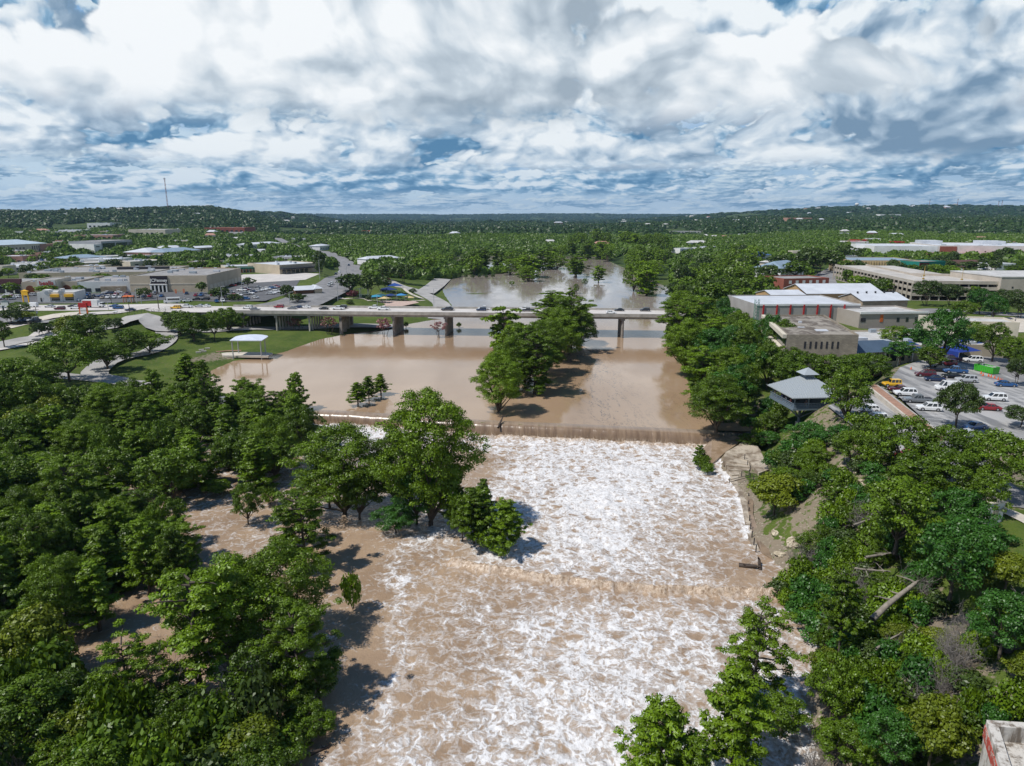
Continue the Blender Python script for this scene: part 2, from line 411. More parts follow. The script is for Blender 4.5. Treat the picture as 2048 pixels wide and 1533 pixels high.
def hit(px, py, y0=150.0, y1=16000.0):
    """first ground point seen through a measured point"""
    v = (py - 766.5) / FOC; u = (px - 1024.0) / FOC
    d = np.exp(np.linspace(math.log(y0), math.log(y1), 900)); X = u * d; Y = d * (_c - v * _s); Z = CAM_Z - d * (v * _c + _s)
    g = height(X, Y) - Z; k = np.argmax(g > 0) if (g > 0).any() else len(d) - 1
    k = max(k, 1); return Vector((X[k], Y[k], float(height(X[k:k+1], Y[k:k+1])[0])))
def hz(x, y): return float(height(np.array([x]), np.array([y]))[0])

# one ground sheet, fan shaped, fine close by and coarse at the horizon
NYg, NXg = 760, 620
tt = np.linspace(0, 1, NYg)
ys = np.concatenate([np.linspace(-180, 25, 40), 25 + 0.75 * np.arange(0, 330)])
k = NYg - len(ys); g = (17000 / ys[-1]) ** (1 / k)
ys = np.concatenate([ys, ys[-1] * g ** np.arange(1, k + 1)])
hw = 230 + 0.95 * np.maximum(ys, 0)
sx = np.linspace(-1, 1, NXg)
GXm = sx[None, :] * hw[:, None]; GYm = np.repeat(ys[:, None], NXg, 1)
GZm = height(GXm, GYm)
gv = np.stack([GXm, GYm, GZm], 2).reshape(-1, 3)
# what grows where: dirt / grass weights from the kind of place
x_, y_ = gv[:, 0], gv[:, 1]
SLOPE = PP([(1600, 880), (1650, 860), (1760, 900), (1700, 960), (1660, 1010), (1600, 1000), (1570, 940)], 7) 
dirt = 0.75 * (1 - sstep(0, 10, segdist(SLOPE, x_, y_) * ~inside(SLOPE, x_, y_))) if False else np.zeros(len(gv))
near_r = (x_ > 20) & (y_ < 185) & (y_ > -50)
dirt = np.where(near_r, 0.44 + 0.6 * (fbm(x_ / 9, y_ / 9, 51, 3) - 0.5), dirt)
GRAV = PP([(1700, 1190), (1860, 1210), (1960, 1260), (1940, 1420), (1850, 1440), (1780, 1320), (1690, 1290)], 5)
for q_ in (SLOPE, GRAV): dirt = np.where(inside(q_, x_, y_), 0.60, dirt)
dl_ = segdist(LOWER, x_, y_)
dirt = np.where(near_r & (dl_ < 2.5), 0.75, dirt)
left_wet = (x_ < 0) & (y_ < 190)
dirt = np.where(left_wet, 0.45, dirt)
LAWN = PP([(1985, 1010), (2060, 1030), (2250, 1100), (2250, 1300), (2060, 1200), (1990, 1110)], 11)
dirt = np.where(inside(LAWN, x_, y_), 0.0, dirt)
BARE_PARK = PP([(360, 722), (430, 700), (470, 705), (500, 712), (440, 722), (400, 740), (350, 750)], 1.2)
dirt = np.where(inside(BARE_PARK, x_, y_), 0.62 * sstep(0.0, 6.0, segdist(BARE_PARK, x_, y_)), dirt)
wood = sstep(480, 700, y_) * 1.0
ground_me = mesh_np("ground", gv, gridfaces(NYg, NXg), attrs={'dirt': dirt, 'wood': wood}, smooth=True)
t = MT('ground_cover'); p = t.pos()
n1 = t.noise(p, 0.07, 6, 0.68); n2 = t.noise(p, 0.9, 5, 0.65); n3 = t.noise(p, 5.0, 3, 0.7)
grass = t.mix(t.rng(n1, 0.38, 0.62), (0.055, 0.088, 0.014), (0.095, 0.128, 0.022))
grass = t.mix(t.rng(n2, 0.50, 0.72), grass, (0.135, 0.125, 0.05))
grass = t.mix(t.rng(n3, 0.35, 0.7, 0, 0.4), grass, (0.04, 0.075, 0.014))
vo = t.N('ShaderNodeTexVoronoi', feature='F1'); t.L(vo, 'Vector', p); t.L(vo, 'Scale', 1.7); t.L(vo, 'Randomness', 1.0)
rock = t.mix(t.rng(vo.outputs['Distance'], 0.05, 0.5), (0.52, 0.47, 0.38), (0.20, 0.165, 0.12))
rock = t.mix(t.rng(n2, 0.3, 0.62), rock, (0.215, 0.175, 0.125))
dm = t.math('ADD', t.attr('dirt'), t.math('MULTIPLY', t.math('SUBTRACT', n2, 0.5), 1.7))
c = t.mix(t.rng(dm, 0.42, 0.60), grass, rock)
woodc = t.mix(t.rng(t.noise(p, 0.02, 5, 0.7), 0.4, 0.6), (0.028, 0.05, 0.012), (0.06, 0.085, 0.02))
c = t.mix(t.attr('wood'), c, woodc)
hgt = t.math('ADD', t.math('MULTIPLY', n3, 0.5), t.math('MULTIPLY', vo.outputs['Distance'], t.math('MULTIPLY', t.attr('dirt'), -1.0)))
M_GROUND = t.done(t.bsdf(c, 0.95, normal=t.bump(hgt, 0.25), spec=0.15))
ground = tag(obj("ground", ground_me, mat=M_GROUND), kind='structure')

def HV(pts): return height(np.array([p[0] for p in pts]), np.array([p[1] for p in pts]))
def ribbon(name, pts, width, mat, lift=0.15, step=5.0, across=5, z=None, kerb=None):
    """a road or path laid over the ground"""
    P = [Vector(p[:2]) for p in pts]
    fine = [P[0]]
    # catmull-rom through the points
    for i in range(len(P) - 1):
        p0 = P[max(i - 1, 0)]; p1 = P[i]; p2 = P[i + 1]; p3 = P[min(i + 2, len(P) - 1)]
        n = max(2, int((p2 - p1).length / step))
        for k in range(1, n + 1):
            u = k / n
            fine.append(0.5 * ((2 * p1) + (-p0 + p2) * u + (2 * p0 - 5 * p1 + 4 * p2 - p3) * u * u + (-p0 + 3 * p1 - 3 * p2 + p3) * u ** 3))
    V = []
    for i, q in enumerate(fine):
        d = (fine[min(i + 1, len(fine) - 1)] - fine[max(i - 1, 0)]).normalized(); nrm = Vector((-d.y, d.x))
        w = width[0] + (width[1] - width[0]) * i / (len(fine) - 1) if isinstance(width, tuple) else width
        for j in range(across): V.append(q + nrm * w * (j / (across - 1) - 0.5))
    V = np.array([(a.x, a.y) for a in V])
    Z = height(V[:, 0], V[:, 1]) if z is None else np.full(len(V), z)
    Zr = Z.reshape(len(fine), across)
    if z is None: Zr = np.maximum(Zr, 0.6 * Zr.max(1, keepdims=True) + 0.4 * Zr)
    V = np.column_stack([V, Zr.ravel() + lift])
    o = obj(name, mesh_np(name, V, gridfaces(len(fine), across)), mat=mat); tag(o, kind='structure'); return o
def sheet(name, poly, z, mat, thick=0.0):
    m = MB(); m.add([(p[0], p[1], z) for p in poly], [tuple(range(len(poly)))])
    o = m.build(name, mat); tag(o, kind='structure')
    if o.data.polygons[0].normal.z < 0: o.data.flip_normals()
    return o
# ---------------------------------------------------------------- water
def crest_y(x):
    xs = [c[0] for c in CREST]; return np.interp(x, xs, [c[1] for c in CREST])
MUD = (0.270, 0.188, 0.122)
# calm flooded reach above the weir
t = MT('muddy_calm_water'); p = t.pos()
n = t.noise(p, 0.02, 4, 0.5); n2 = t.noise(t.pos((1, 0.35, 1)), 0.12, 4, 0.6)
c = t.mix(t.rng(n, 0.35, 0.65), (0.300, 0.200, 0.122), (0.355, 0.245, 0.155))
drift = t.noise(t.pos((0.16, 0.035, 1)), 1.0, 6, 0.72, 1.6)
scum = t.math('MULTIPLY', t.rng(t.math('ABSOLUTE', t.math('SUBTRACT', drift, 0.5)), 0.0, 0.028, 1.0, 0.0), t.attr('debris'))
scum = t.math('MULTIPLY', scum, t.rng(t.noise(p, 0.8, 3, 0.7), 0.42, 0.55))
c = t.mix(t.attr('sky_grey'), c, (0.285, 0.245, 0.215))  # far reach greyed in its colour to stand in for reflected sky
c = t.mix(t.math('MULTIPLY', scum, 0.85), c, (0.05, 0.04, 0.032))
b = t.math('ADD', t.math('MULTIPLY', t.noise(t.pos((1, 0.6, 1)), 0.7, 3, 0.6), t.rng(n2, 0.40, 0.60, 0.15, 1.0)), t.math('MULTIPLY', t.noise(p, 2.6, 2, 0.6), 0.25))
sh = t.N('ShaderNodeBsdfPrincipled'); t.L(sh, 'Base Color', c); t.L(sh, 'Roughness', t.rng(n2, 0.35, 0.62, 0.02, 0.12)); sh.inputs['IOR'].default_value = 1.42
t.L(sh, 'Normal', t.bump(b, 0.014))
M_CALM = t.done(sh.outputs[0])
ux = np.concatenate([np.linspace(-260, 120, 96)])
us = np.concatenate([np.linspace(2.2, 60, 30), np.linspace(66, 800, 75)])
UX, US = np.meshgrid(ux, us); UY = crest_y(UX) + US
debris = sstep(14, 24, UX) * (1 - sstep(30, 44, UX)) * (1 - sstep(250, 330, UY))
debris = np.maximum(debris, 0.35 * sstep(14, 24, UX) * (1 - sstep(60, 66, UX)) * (1 - sstep(190, 220, UY)))
o = obj("calm_water", mesh_np("calm_water", np.stack([UX, UY, 0 * UX], 2).reshape(-1, 3), gridfaces(len(us), len(ux)), attrs={'debris': debris.ravel(), 'sky_grey': (sstep(300, 420, UY) * 0.9).ravel()}, smooth=True), mat=M_CALM)
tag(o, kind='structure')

# the sheet of water that slides over the weir
cx = np.arange(-90, G2(1440, 866)[0], 0.3)
prof = [(-2.2, 0.0), (-1.2, -0.02), (-0.5, -0.07), (0.0, -0.18), (0.45, -0.42), (0.85, -0.85), (1.2, -1.45), (1.45, -2.1), (1.62, -2.8), (1.75, -3.6)]
V = []
for (o_, z_) in prof:
    wob = (fbm(cx / 1.2, cx * 0, 5, 3) - 0.5) * 0.35 * min(1, max(0, -z_)) 
    V.append(np.stack([cx, crest_y(cx) - o_ - wob, np.full(len(cx), z_) + 0.004], 1))
t = MT('falling_water')
st = t.noise(t.pos((0.8, 0.05, 0.10)), 1.0, 6, 0.65); st2 = t.noise(t.pos((4, 0.2, 0.6)), 1.0, 4, 0.7)
c = t.mix(t.rng(st, 0.35, 0.65), (0.150, 0.098, 0.060), (0.235, 0.162, 0.102))
zz = t.N('ShaderNodeSeparateXYZ'); t.L(zz, 0, t.N('ShaderNodeNewGeometry').outputs['Position'])
lip = t.rng(zz.outputs[2], -0.45, -0.05); base_ = t.rng(zz.outputs[2], -2.9, -1.6, 1, 0)
wf = t.math('MAXIMUM', t.math('MULTIPLY', lip, 0.20), t.math('MULTIPLY', base_, t.math('MULTIPLY', t.rng(st2, 0.48, 0.66), 0.6)))
c = t.mix(wf, c, (0.62, 0.52, 0.42))
M_FALL = t.done(t.bsdf(c, 0.28, normal=t.bump(st, 0.10), spec=0.5))
o = obj("weir_water", mesh_np("weir_water", np.concatenate(V), gridfaces(len(prof), len(cx))[:, ::-1], smooth=True), mat=M_FALL); tag(o, kind='structure')

# rapids below the weir
lx = np.arange(-118, 66, 0.32)
ls = np.concatenate([np.arange(1.0, 128, 0.30), np.linspace(129, 380, 30)])
LX, LS = np.meshgrid(lx, ls)
LY = crest_y(LX) - LS
_fp = [(1100, 905, .70), (1200, 1000, .92), (1300, 950, .86), (1200, 1080, .78), (1050, 950, .74), (1000, 900, .62), (1400, 1000, .62), (1440, 1060, .46), (1450, 1110, .26), (1480, 1150, .14), (1390, 1140, .5),
       (1000, 1100, .66), (1250, 1120, .62), (1100, 1120, .62), (1000, 1000, .62), (1300, 900, .66), (1400, 920, .62), (1460, 980, .55), (1490, 1040, .58), (1480, 1090, .4), (960, 1000, .5), (900, 1100, .3), (980, 1170, .32), (1130, 1190, .40), (1300, 1205, .40), (1420, 1210, .4),
       (1100, 1260, .62), (1200, 1300, .70), (1300, 1260, .66), (1400, 1260, .60), (1500, 1250, .52), (1580, 1250, .40), (1560, 1180, .28), (1620, 1300, .45), (1060, 1400, .66), (1200, 1400, .68), (1000, 1500, .66), (950, 1250, .44), (850, 1200, .30), (860, 1300, .28), (850, 1400, .28),
       (810, 1150, .30), (780, 1500, .50), (900, 1500, .40), (1400, 1400, .6), (1560, 1420, .6), (1200, 1533, .68), (730, 1130, 0), (720, 1250, .08), (740, 1330, .10), (690, 1400, .06), (650, 1480, .06), (600, 1520, .04), (700, 1180, .14), (680, 1100, 0), (640, 1250, .2),
       (430, 1030, .26), (600, 950, .32), (350, 1060, .20), (480, 1040, .22), (250, 1250, .04), (280, 1330, .05), (750, 870, .8), (690, 850, .8), (640, 880, .5), (945, 920, .06), (930, 950, .12), (600, 1180, .12), (540, 1090, .3), (560, 1190, .15), (880, 1080, .45), (1000, 1800, .55), (700, 1700, .3)]
FPw = np.array([(*G2(a, b, LOW), c) for a, b, c in _fp])
num = 0; den = 0
for a, b, c_ in FPw:
    w = 1.0 / (((LX - a) ** 2 + (LY - b) ** 2) + 2.0) ** 1.6
    num = num + w * c_; den = den + w
foam = num / den
shear = PP([(905, 1045), (862, 1075), (815, 1088), (790, 1112), (784, 1140), (800, 1175), (795, 1215), (788, 1250), (800, 1290), (812, 1320), (796, 1345), (776, 1375), (768, 1410), (740, 1440), (700, 1470), (668, 1510), (650, 1540), (600, 1620)], LOW)
wob = (fbm(LX / 4, LY / 4, 8, 3) - 0.5) * 2.0
ds = segdist(shear, LX + wob, LY + wob, closed=False)
foam = foam + (0.10 + 0.34 * fbm(LX / 3, LY / 3, 18, 3)) * np.exp(-(ds / 1.7) ** 2)
edge_r = PP([(1432, 905), (1452, 945), (1478, 985), (1492, 1030), (1500, 1080)], LOW)
foam = foam + 0.4 * np.exp(-(segdist(edge_r, LX, LY, False) / 0.9) ** 2)
wave = PP([(905, 1128), (960, 1140), (1040, 1152), (1130, 1166), (1220, 1178), (1300, 1184), (1400, 1187), (1490, 1190), (1560, 1190), (1600, 1188)], LOW)
dw = segdist(wave, LX, LY + (fbm(LX / 2.5, LX * 0, 3, 3) - 0.5) * 1.4, False)
side = LY < np.interp(LX, [q[0] for q in wave], [q[1] for q in wave])
crestb = np.exp(-(dw / 0.7) ** 2); after = np.exp(-(dw / 4.0) ** 2) * side
foam = foam * (1 - 0.5 * np.exp(-(dw / 1.5) ** 2))
silt = np.clip(1.0 * np.exp(-(dw / 1.2) ** 2) + 0.9 * np.exp(-((LS - 2.2) / 1.6) ** 2) * (LX > -45), 0, 1)
nearw = np.exp(-((LS - 2.5) / 2.2) ** 2) * (LX > -50)
turb = np.clip(foam, 0.05, 1.0)
rid = 1 - np.abs(fbm(LX / 2.6 + fbm(LX / 5, LY / 5, 2, 2) * 1.5, LY / 2.0, 61, 4) - 0.5) * 2.4
rid2 = 1 - np.abs(fbm(LX / 0.9, LY / 0.8, 71, 3) - 0.5) * 2.4
big = fbm(LX / 7, LY / 5, 91, 3) - 0.5
LZ = LOW + turb * (0.55 * (rid - 0.6) + 0.22 * (rid2 - 0.6) + 1.1 * big) + nearw * (0.4 * rid2 + 0.6 * rid - 0.2) + crestb * (1.0 + 0.35 * (rid2 - 0.4)) + after * 0.35 * (rid2 - 0.2)
LZ = np.where(LS < 1.6, np.minimum(LZ, LOW + 0.3), LZ)
lo_me = mesh_np("rapids", np.stack([LX, LY, LZ], 2).reshape(-1, 3), gridfaces(len(ls), len(lx))[:, ::-1], attrs={'foam': np.clip(foam, 0, 1).ravel(), 'silt': silt.ravel()}, smooth=True)
t = MT('muddy_rapids'); p = t.pos()
wn = t.N('ShaderNodeTexNoise'); t.L(wn, 'Vector', p); wn.inputs['Scale'].default_value = 0.35; wn.inputs['Detail'].default_value = 4
def warped(k, sc=(1, 1, 1)):
    v = t.N('ShaderNodeVectorMath', operation='MULTIPLY_ADD'); t.L(v, 0, wn.outputs['Color']); v.inputs[1].default_value = (k, k, 0); t.L(v, 2, p)
    m = t.N('ShaderNodeMapping'); t.L(m, 0, v.outputs[0]); m.inputs['Scale'].default_value = sc; return m.outputs[0]
def edges(vec, sc):
    v = t.N('ShaderNodeTexVoronoi', feature='DISTANCE_TO_EDGE', voronoi_dimensions='2D'); t.L(v, 'Vector', vec); v.inputs['Scale'].default_value = sc; return v.outputs['Distance']
wv = warped(5.0)
e1 = t.rng(edges(wv, 0.42), 0.0, 0.30, 1.0, 0.0); e2 = t.rng(edges(warped(3.0, (1, 1.3, 1)), 1.15), 0.0, 0.36, 1.0, 0.0)
fn = t.noise(wv, 0.34, 9, 0.72)
fine = t.noise(warped(2.0, (1.0, 0.7, 1)), 2.4, 5, 0.7)
f = t.math('ADD', t.math('MULTIPLY', t.math('SUBTRACT', fn, 0.5), 1.9), t.math('MULTIPLY', t.math('SUBTRACT', fine, 0.5), 0.9))
f = t.math('ADD', f, t.math('ADD', t.math('MULTIPLY', e1, 0.30), t.math('MULTIPLY', e2, 0.26)))
hv_ = t.N('ShaderNodeTexVoronoi', feature='F1', voronoi_dimensions='2D'); t.L(hv_, 'Vector', warped(3.2, (0.75, 1.0, 1))); hv_.inputs['Scale'].default_value = 0.50
hc = t.N('ShaderNodeSeparateXYZ'); t.L(hc, 0, hv_.outputs['Color'])
hole = t.math('MULTIPLY', t.rng(hv_.outputs['Distance'], 0.10, 0.42, 1.0, 0.0), t.rng(hc.outputs[0], 0.40, 0.60))
f = t.math('SUBTRACT', f, t.math('MULTIPLY', hole, 0.42))
f = t.math('ADD', f, t.math('MULTIPLY', t.attr('foam'), 1.26))
fm = t.rng(f, 0.72, 1.22)
thin = t.rng(f, 0.45, 0.95, 0.0, 0.40)
fa = t.math('MAXIMUM', fm, thin)
mudc = t.mix(t.rng(t.noise(p, 0.13, 5, 0.6), 0.35, 0.65), (0.275, 0.190, 0.122), (0.345, 0.245, 0.160))
siltc = t.mix(t.rng(fine, 0.36, 0.60), (0.24, 0.155, 0.09), (0.56, 0.45, 0.34))
c = t.mix(fa, mudc, t.mix(t.rng(fine, 0.3, 0.6), (0.46, 0.425, 0.395), (0.71, 0.695, 0.68)))
c = t.mix(t.math('MULTIPLY', t.attr('silt'), t.rng(t.noise(p, 1.3, 3, 0.6), 0.3, 0.6, 0.45, 1.0)), c, siltc)
sh = t.N('ShaderNodeBsdfPrincipled'); t.L(sh, 'Base Color', c); t.L(sh, 'Roughness', t.math('MULTIPLY_ADD', fa, 0.45, 0.16)); sh.inputs['IOR'].default_value = 1.33
hb = t.math('ADD', t.math('MULTIPLY', fa, 0.35), t.math('ADD', t.math('MULTIPLY', t.noise(t.pos((1, 0.7, 1)), 1.1, 4, 0.65), 0.9), t.math('MULTIPLY', fine, 0.5)))
t.L(sh, 'Normal', t.bump(hb, 0.16))
M_RAPID = t.done(sh.outputs[0])
o = obj("rapids_water", lo_me, mat=M_RAPID); tag(o, kind='structure')
# ---------------------------------------------------------------- roads, bridge
CONC = simple('concrete', (0.42, 0.39, 0.35), 0.85, 0.25, 0.35)
CONC_D = simple('stained_concrete', (0.27, 0.25, 0.225), 0.9, 0.4, 0.5)
ROADC = simple('worn_concrete_road', (0.50, 0.465, 0.43), 0.9, 0.16, 0.12)
ASPH = simple('asphalt', (0.105, 0.105, 0.108), 0.9, 0.25, 0.15)
ASPH_L = simple('faded_asphalt', (0.205, 0.20, 0.198), 0.92, 0.30, 0.18)
PARKR = simple('pale_park_road', (0.34, 0.325, 0.305), 0.92, 0.22, 0.12)
PATHC = simple('pale_path', (0.50, 0.45, 0.38), 0.9, 0.15, 0.5)
PAINTW = simple('road_paint', (0.72, 0.72, 0.70), 0.7, 0.15, 2)
AVOID = []
def keep_clear(poly): AVOID.append([tuple(p[:2]) for p in poly])
def keep_clear_line(pts, w):
    for a, b in zip(pts[:-1], pts[1:]):
        a = Vector(a[:2]); b = Vector(b[:2]); n = (b - a).normalized(); n = Vector((-n.y, n.x)) * w
        keep_clear([a + n, b + n, b - n, a - n])
BA = Vector((-137.0, 312.0)); BB = Vector((92.0, 296.1)); BD = (BB - BA).normalized(); BN = Vector((-BD.y, BD.x)); BL = (BB - BA).length
BW = 20.0
def B(u, w, z): q = BA + BD * u + BN * w; return (q.x, q.y, z)
def bu(x): return (x - BA.x) / BD.x
def bbox(m, u0, u1, w0, w1, z0, z1, mi=0): return m.hexa([B(u0, w0, z0), B(u1, w0, z0), B(u1, w1, z0), B(u0, w1, z0)], [B(u0, w0, z1), B(u1, w0, z1), B(u1, w1, z1), B(u0, w1, z1)], mi)
br = empty('highway_bridge', (0, 0, 0)); tag(br, 'long pale concrete highway bridge crossing the flooded river on solid piers', 'bridge')
m = MB(); bbox(m, 0, BL, 0.32, BW - 0.32, 9.62, 10.0); m.build('deck', ROADC, br)
for w in (0.0, BW - 0.30):
    m = MB(); bbox(m, 0, BL, w, w + 0.30, 9.45, 10.95)
    m.build('parapet', simple('parapet_concrete', (0.40, 0.375, 0.335), 0.85, 0.3, 0.4), br)
GIRD = simple('girder_concrete', (0.36, 0.335, 0.30), 0.85, 0.35, 0.3)
PX = [-78.9, -54.4, -30.5, -4.5, 22.0, 48.4, 74.5]; BX = [-93.5, -108.9, -124.5]
cuts = [0] + sorted(bu(x) + 0.6 for x in PX + BX) + [BL]
for a, b in zip(cuts[:-1], cuts[1:]):
    m = MB()
    for w in (0.5, 4.6, 9.2, 13.8, 18.4): bbox(m, a + 0.06, b - 0.06, w, w + 0.8, 8.55, 9.618)
    m.build('girder', GIRD, br)
for i, x in enumerate(PX):
    m = MB(); u = bu(x)
    if i == 0:
        for k in range(4): bbox(m, u, u + 1.2, 1.0 + k * 5.4, 2.6 + k * 5.4, -1.5, 7.6)
        bbox(m, u, u + 1.2, 1.0, 18.8, 6.6, 8.5)
    else:
        bbox(m, u, u + 1.2, 1.4, 18.6, -3.5, 7.75); bbox(m, u - 0.35, u + 1.55, 0.7, 19.3, 7.75, 8.55)
        n = 10; C0 = u + 0.6
        for w0 in (1.4, 18.6):
            P_ = [(C0 + 0.6 * math.cos(a), w0 + 0.6 * math.sin(a)) for a in [k * 2 * math.pi / n for k in range(n)]]
            m.add([B(a, b, -3.5) for a, b in P_] + [B(a, b, 7.74) for a, b in P_], [tuple(range(n, 2 * n))] + [(k, (k + 1) % n, n + (k + 1) % n, n + k) for k in range(n)])
    m.build('pier', CONC_D, br)
for x in BX:
    u = bu(x); m = MB(); bbox(m, u - 0.1, u + 1.3, 0.8, 19.2, 7.5, 8.54); cap = m.build('bent_cap', CONC_D, br)
    for k in range(6):
        m = MB(); c0 = B(u + 0.6, 1.6 + k * 3.35, 0); m.tube([(c0[0], c0[1], -1), (c0[0], c0[1], 7.5)], 0.45, 10); m.build('column', CONC, cap)
m = MB(); bbox(m, -6, 2.0, 0.4, BW - 0.4, 0.0, 8.5); bbox(m, -6, 0.0, -0.2, BW + 0.2, 6.0, 9.55); m.build('abutment', CONC_D, br)
m = MB()
for w in (5.2, 14.8):
    for k in range(int(BL / 12)): bbox(m, 3 + k * 12, 6 + k * 12, w - 0.07, w + 0.07, 10.0, 10.012)
for w in (9.7, 10.2, 1.6, 18.2): bbox(m, 0, BL, w - 0.06, w + 0.06, 10.0, 10.012)
m.build('lane_markings', PAINTW, br)
# --- roads
R1 = [B(0, BW / 2, 0)[:2], B(-25, BW / 2, 0)[:2], G2(330, 613, 10), G2(230, 615, 10), G2(100, 616, 10), G2(-60, 616, 10), G2(-300, 617, 10)]
ribbon('highway', R1, 22.0, ROADC, 0.10, z=9.93); keep_clear_line(R1, 13)
RDS = [('road', [G2(470, 617, 10), G2(560, 606, 10), G2(625, 592, 10), G2(672, 566, 10), G2(690, 548, 10), G2(705, 533, 10), G2(690, 520, 10), G2(655, 508, 10), G2(620, 500, 10), G2(575, 488, 11), G2(550, 478, 12)], 24, ASPH_L),
       ('road', [G2(270, 618, 10), G2(232, 632, 8.3), G2(190, 644, 6), G2(120, 662, 4.5), G2(60, 690, 4), G2(-60, 710, 4)], 9, ROADC),
       ('road', [G2(-60, 640, 8.6), G2(30, 641, 8.2), G2(100, 641, 8), G2(160, 637, 8)], 13, ASPH_L),
       ('road', [G2(-60, 675, 6), G2(10, 663, 5.6), G2(80, 652, 5.2), G2(160, 647, 5.2)], 9, PATHC),
       ('park_road', [G2(-80, 720, 4), G2(20, 693, 4), G2(90, 683, 3.8), G2(160, 672, 3.6), G2(225, 664, 3.4), G2(290, 660, 3.0), G2(330, 668, 2.6), G2(400, 668, 2.2), G2(480, 663, 1.8), G2(560, 657, 1.5), G2(660, 654, 1.6), G2(740, 652, 1.3), G2(790, 651, .8)], 10, PARKR),
       ('park_road', [G2(330, 668, 2.6), G2(335, 682, 2.2), G2(300, 705, 2), G2(230, 725, 2), G2(200, 738, 2), G2(190, 755, 2), G2(240, 768, 1.5)], 8, PARKR),
       ('park_road', [G2(105, 752, 3), G2(160, 758, 2.4), G2(225, 768, 1.6), G2(300, 772, 1)], 7, PARKR),
       ('footpath', [G2(60, 855, 2), G2(100, 828, 2), G2(140, 806, 2), G2(190, 786, 2), G2(225, 775, 1.8)], 2.6, PATHC),
       ('park_road', [G2(770, 560, 5.5), G2(800, 570, 5), G2(835, 580, 4), G2(862, 592, 3), G2(882, 606, 2), G2(884, 622, 1.2), G2(876, 636, 0.8)], (9, 11), PARKR),
       ('park_road', [G2(848, 582, 4), G2(868, 566, 4), G2(885, 552, 3.6)], 14, PARKR),
       ('footpath', [G2(640, 598, 8), G2(665, 590, 7.5), G2(690, 600, 6.5), G2(720, 598, 6), G2(740, 604, 5.5)], 2.6, PATHC),
       ('footpath', [G2(624, 600, 8), G2(640, 606, 7.5), G2(670, 602, 6.5), G2(700, 600, 6)], 2.4, PATHC),
       ('footpath', [G2(745, 600, 5.5), G2(790, 598, 5), G2(850, 596, 3.6)], 2.0, PATHC),
       ('footpath', [G2(805, 572, 5), G2(820, 584, 4.4), G2(845, 594, 3.6)], 2.4, PATHC),
       ('street', [G2(1690, 640, 12), G2(1668, 590, 12), G2(1648, 565, 12), G2(1652, 545, 12), G2(1690, 530, 12), G2(1735, 524, 12)], 15, ASPH_L),
       ('street', [G2(1730, 655, 12), G2(1850, 622, 12), G2(1960, 626, 12), G2(2200, 640, 12)], 11, ASPH_L),
       ('street', [G2(1985, 705, 12), G2(2010, 730, 12), G2(2060, 755, 12), G2(2200, 800, 12)], 10, ASPH_L),
       ('street', [G2(1885, 870, 11.2), G2(1935, 930, 11.3), G2(1985, 975, 11.4), G2(2060, 1000, 11.4), G2(2200, 1020, 11.4)], 8, ASPH_L),
       ('footpath', [G2(1955, 1000, 11.4), G2(2005, 1018, 11.4), G2(2060, 1050, 11.4), G2(2160, 1110, 11.4)], 2.4, PATHC)]
for nm, pts, w, mt in RDS:
    ribbon(nm, pts, w, mt, 0.16); keep_clear_line(pts, (w[1] if isinstance(w, tuple) else w) / 2 + 2.5)
t = MT('patched_lot_asphalt'); a_ = math.atan2(0.755, -0.66)
n = t.noise(t.pos((1, 1, 1)), 0.10, 5, 0.6); n2 = t.noise(t.pos((0.35, 0.06, 1), rot=(0, 0, 0.55)), 1.0, 4, 0.6); n3 = t.noise(t.pos(), 1.6, 4, 0.7)
c_ = t.mix(t.rng(n2, 0.42, 0.58), (0.15, 0.15, 0.152), (0.36, 0.35, 0.335)); c_ = t.mix(t.rng(n, 0.35, 0.65, 0, 0.45), c_, (0.27, 0.265, 0.255)); c_ = t.mix(t.rng(n3, 0.62, 0.74, 0, 0.5), c_, (0.09, 0.09, 0.09))
LOTM = t.done(t.bsdf(c_, 0.92))
sheet('parking_lot', LOT_R, 12.0, LOTM); keep_clear(LOT_R)
sheet('lower_lane', LANE_R, 11.2, LOTM); keep_clear(LANE_R)
sheet('plaza', PLAZA_R, 12.62, PATHC); keep_clear(PLAZA_R)
mall_lot = PP([(-500, 608), (-500, 589), (46, 589), (155, 588), (262, 584), (420, 584), (470, 572), (560, 556), (600, 560), (585, 585), (530, 602), (440, 604), (330, 600), (230, 606), (60, 608)], 10)
sheet('mall_parking_lot', mall_lot, 10.0, ASPH); keep_clear(mall_lot)
lot2 = PP([(455, 560), (470, 550), (600, 546), (640, 548), (610, 560), (470, 568)], 10)
sheet('shop_forecourt', lot2, 10.02, ROADC); keep_clear(lot2)
sheet('clinic_parking_lot', PP([(-30, 530), (-30, 515), (120, 508), (180, 508), (170, 522), (60, 530)], 10.4), 10.9, ASPH_L)
plz = PP([(735, 610), (760, 604), (830, 604), (838, 607), (800, 615), (740, 616)], 4.2)
sheet('playground_plaza', plz, 4.6, simple('pink_paving', (0.45, 0.33, 0.27), 0.9, 0.15, 0.5)); keep_clear(plz)
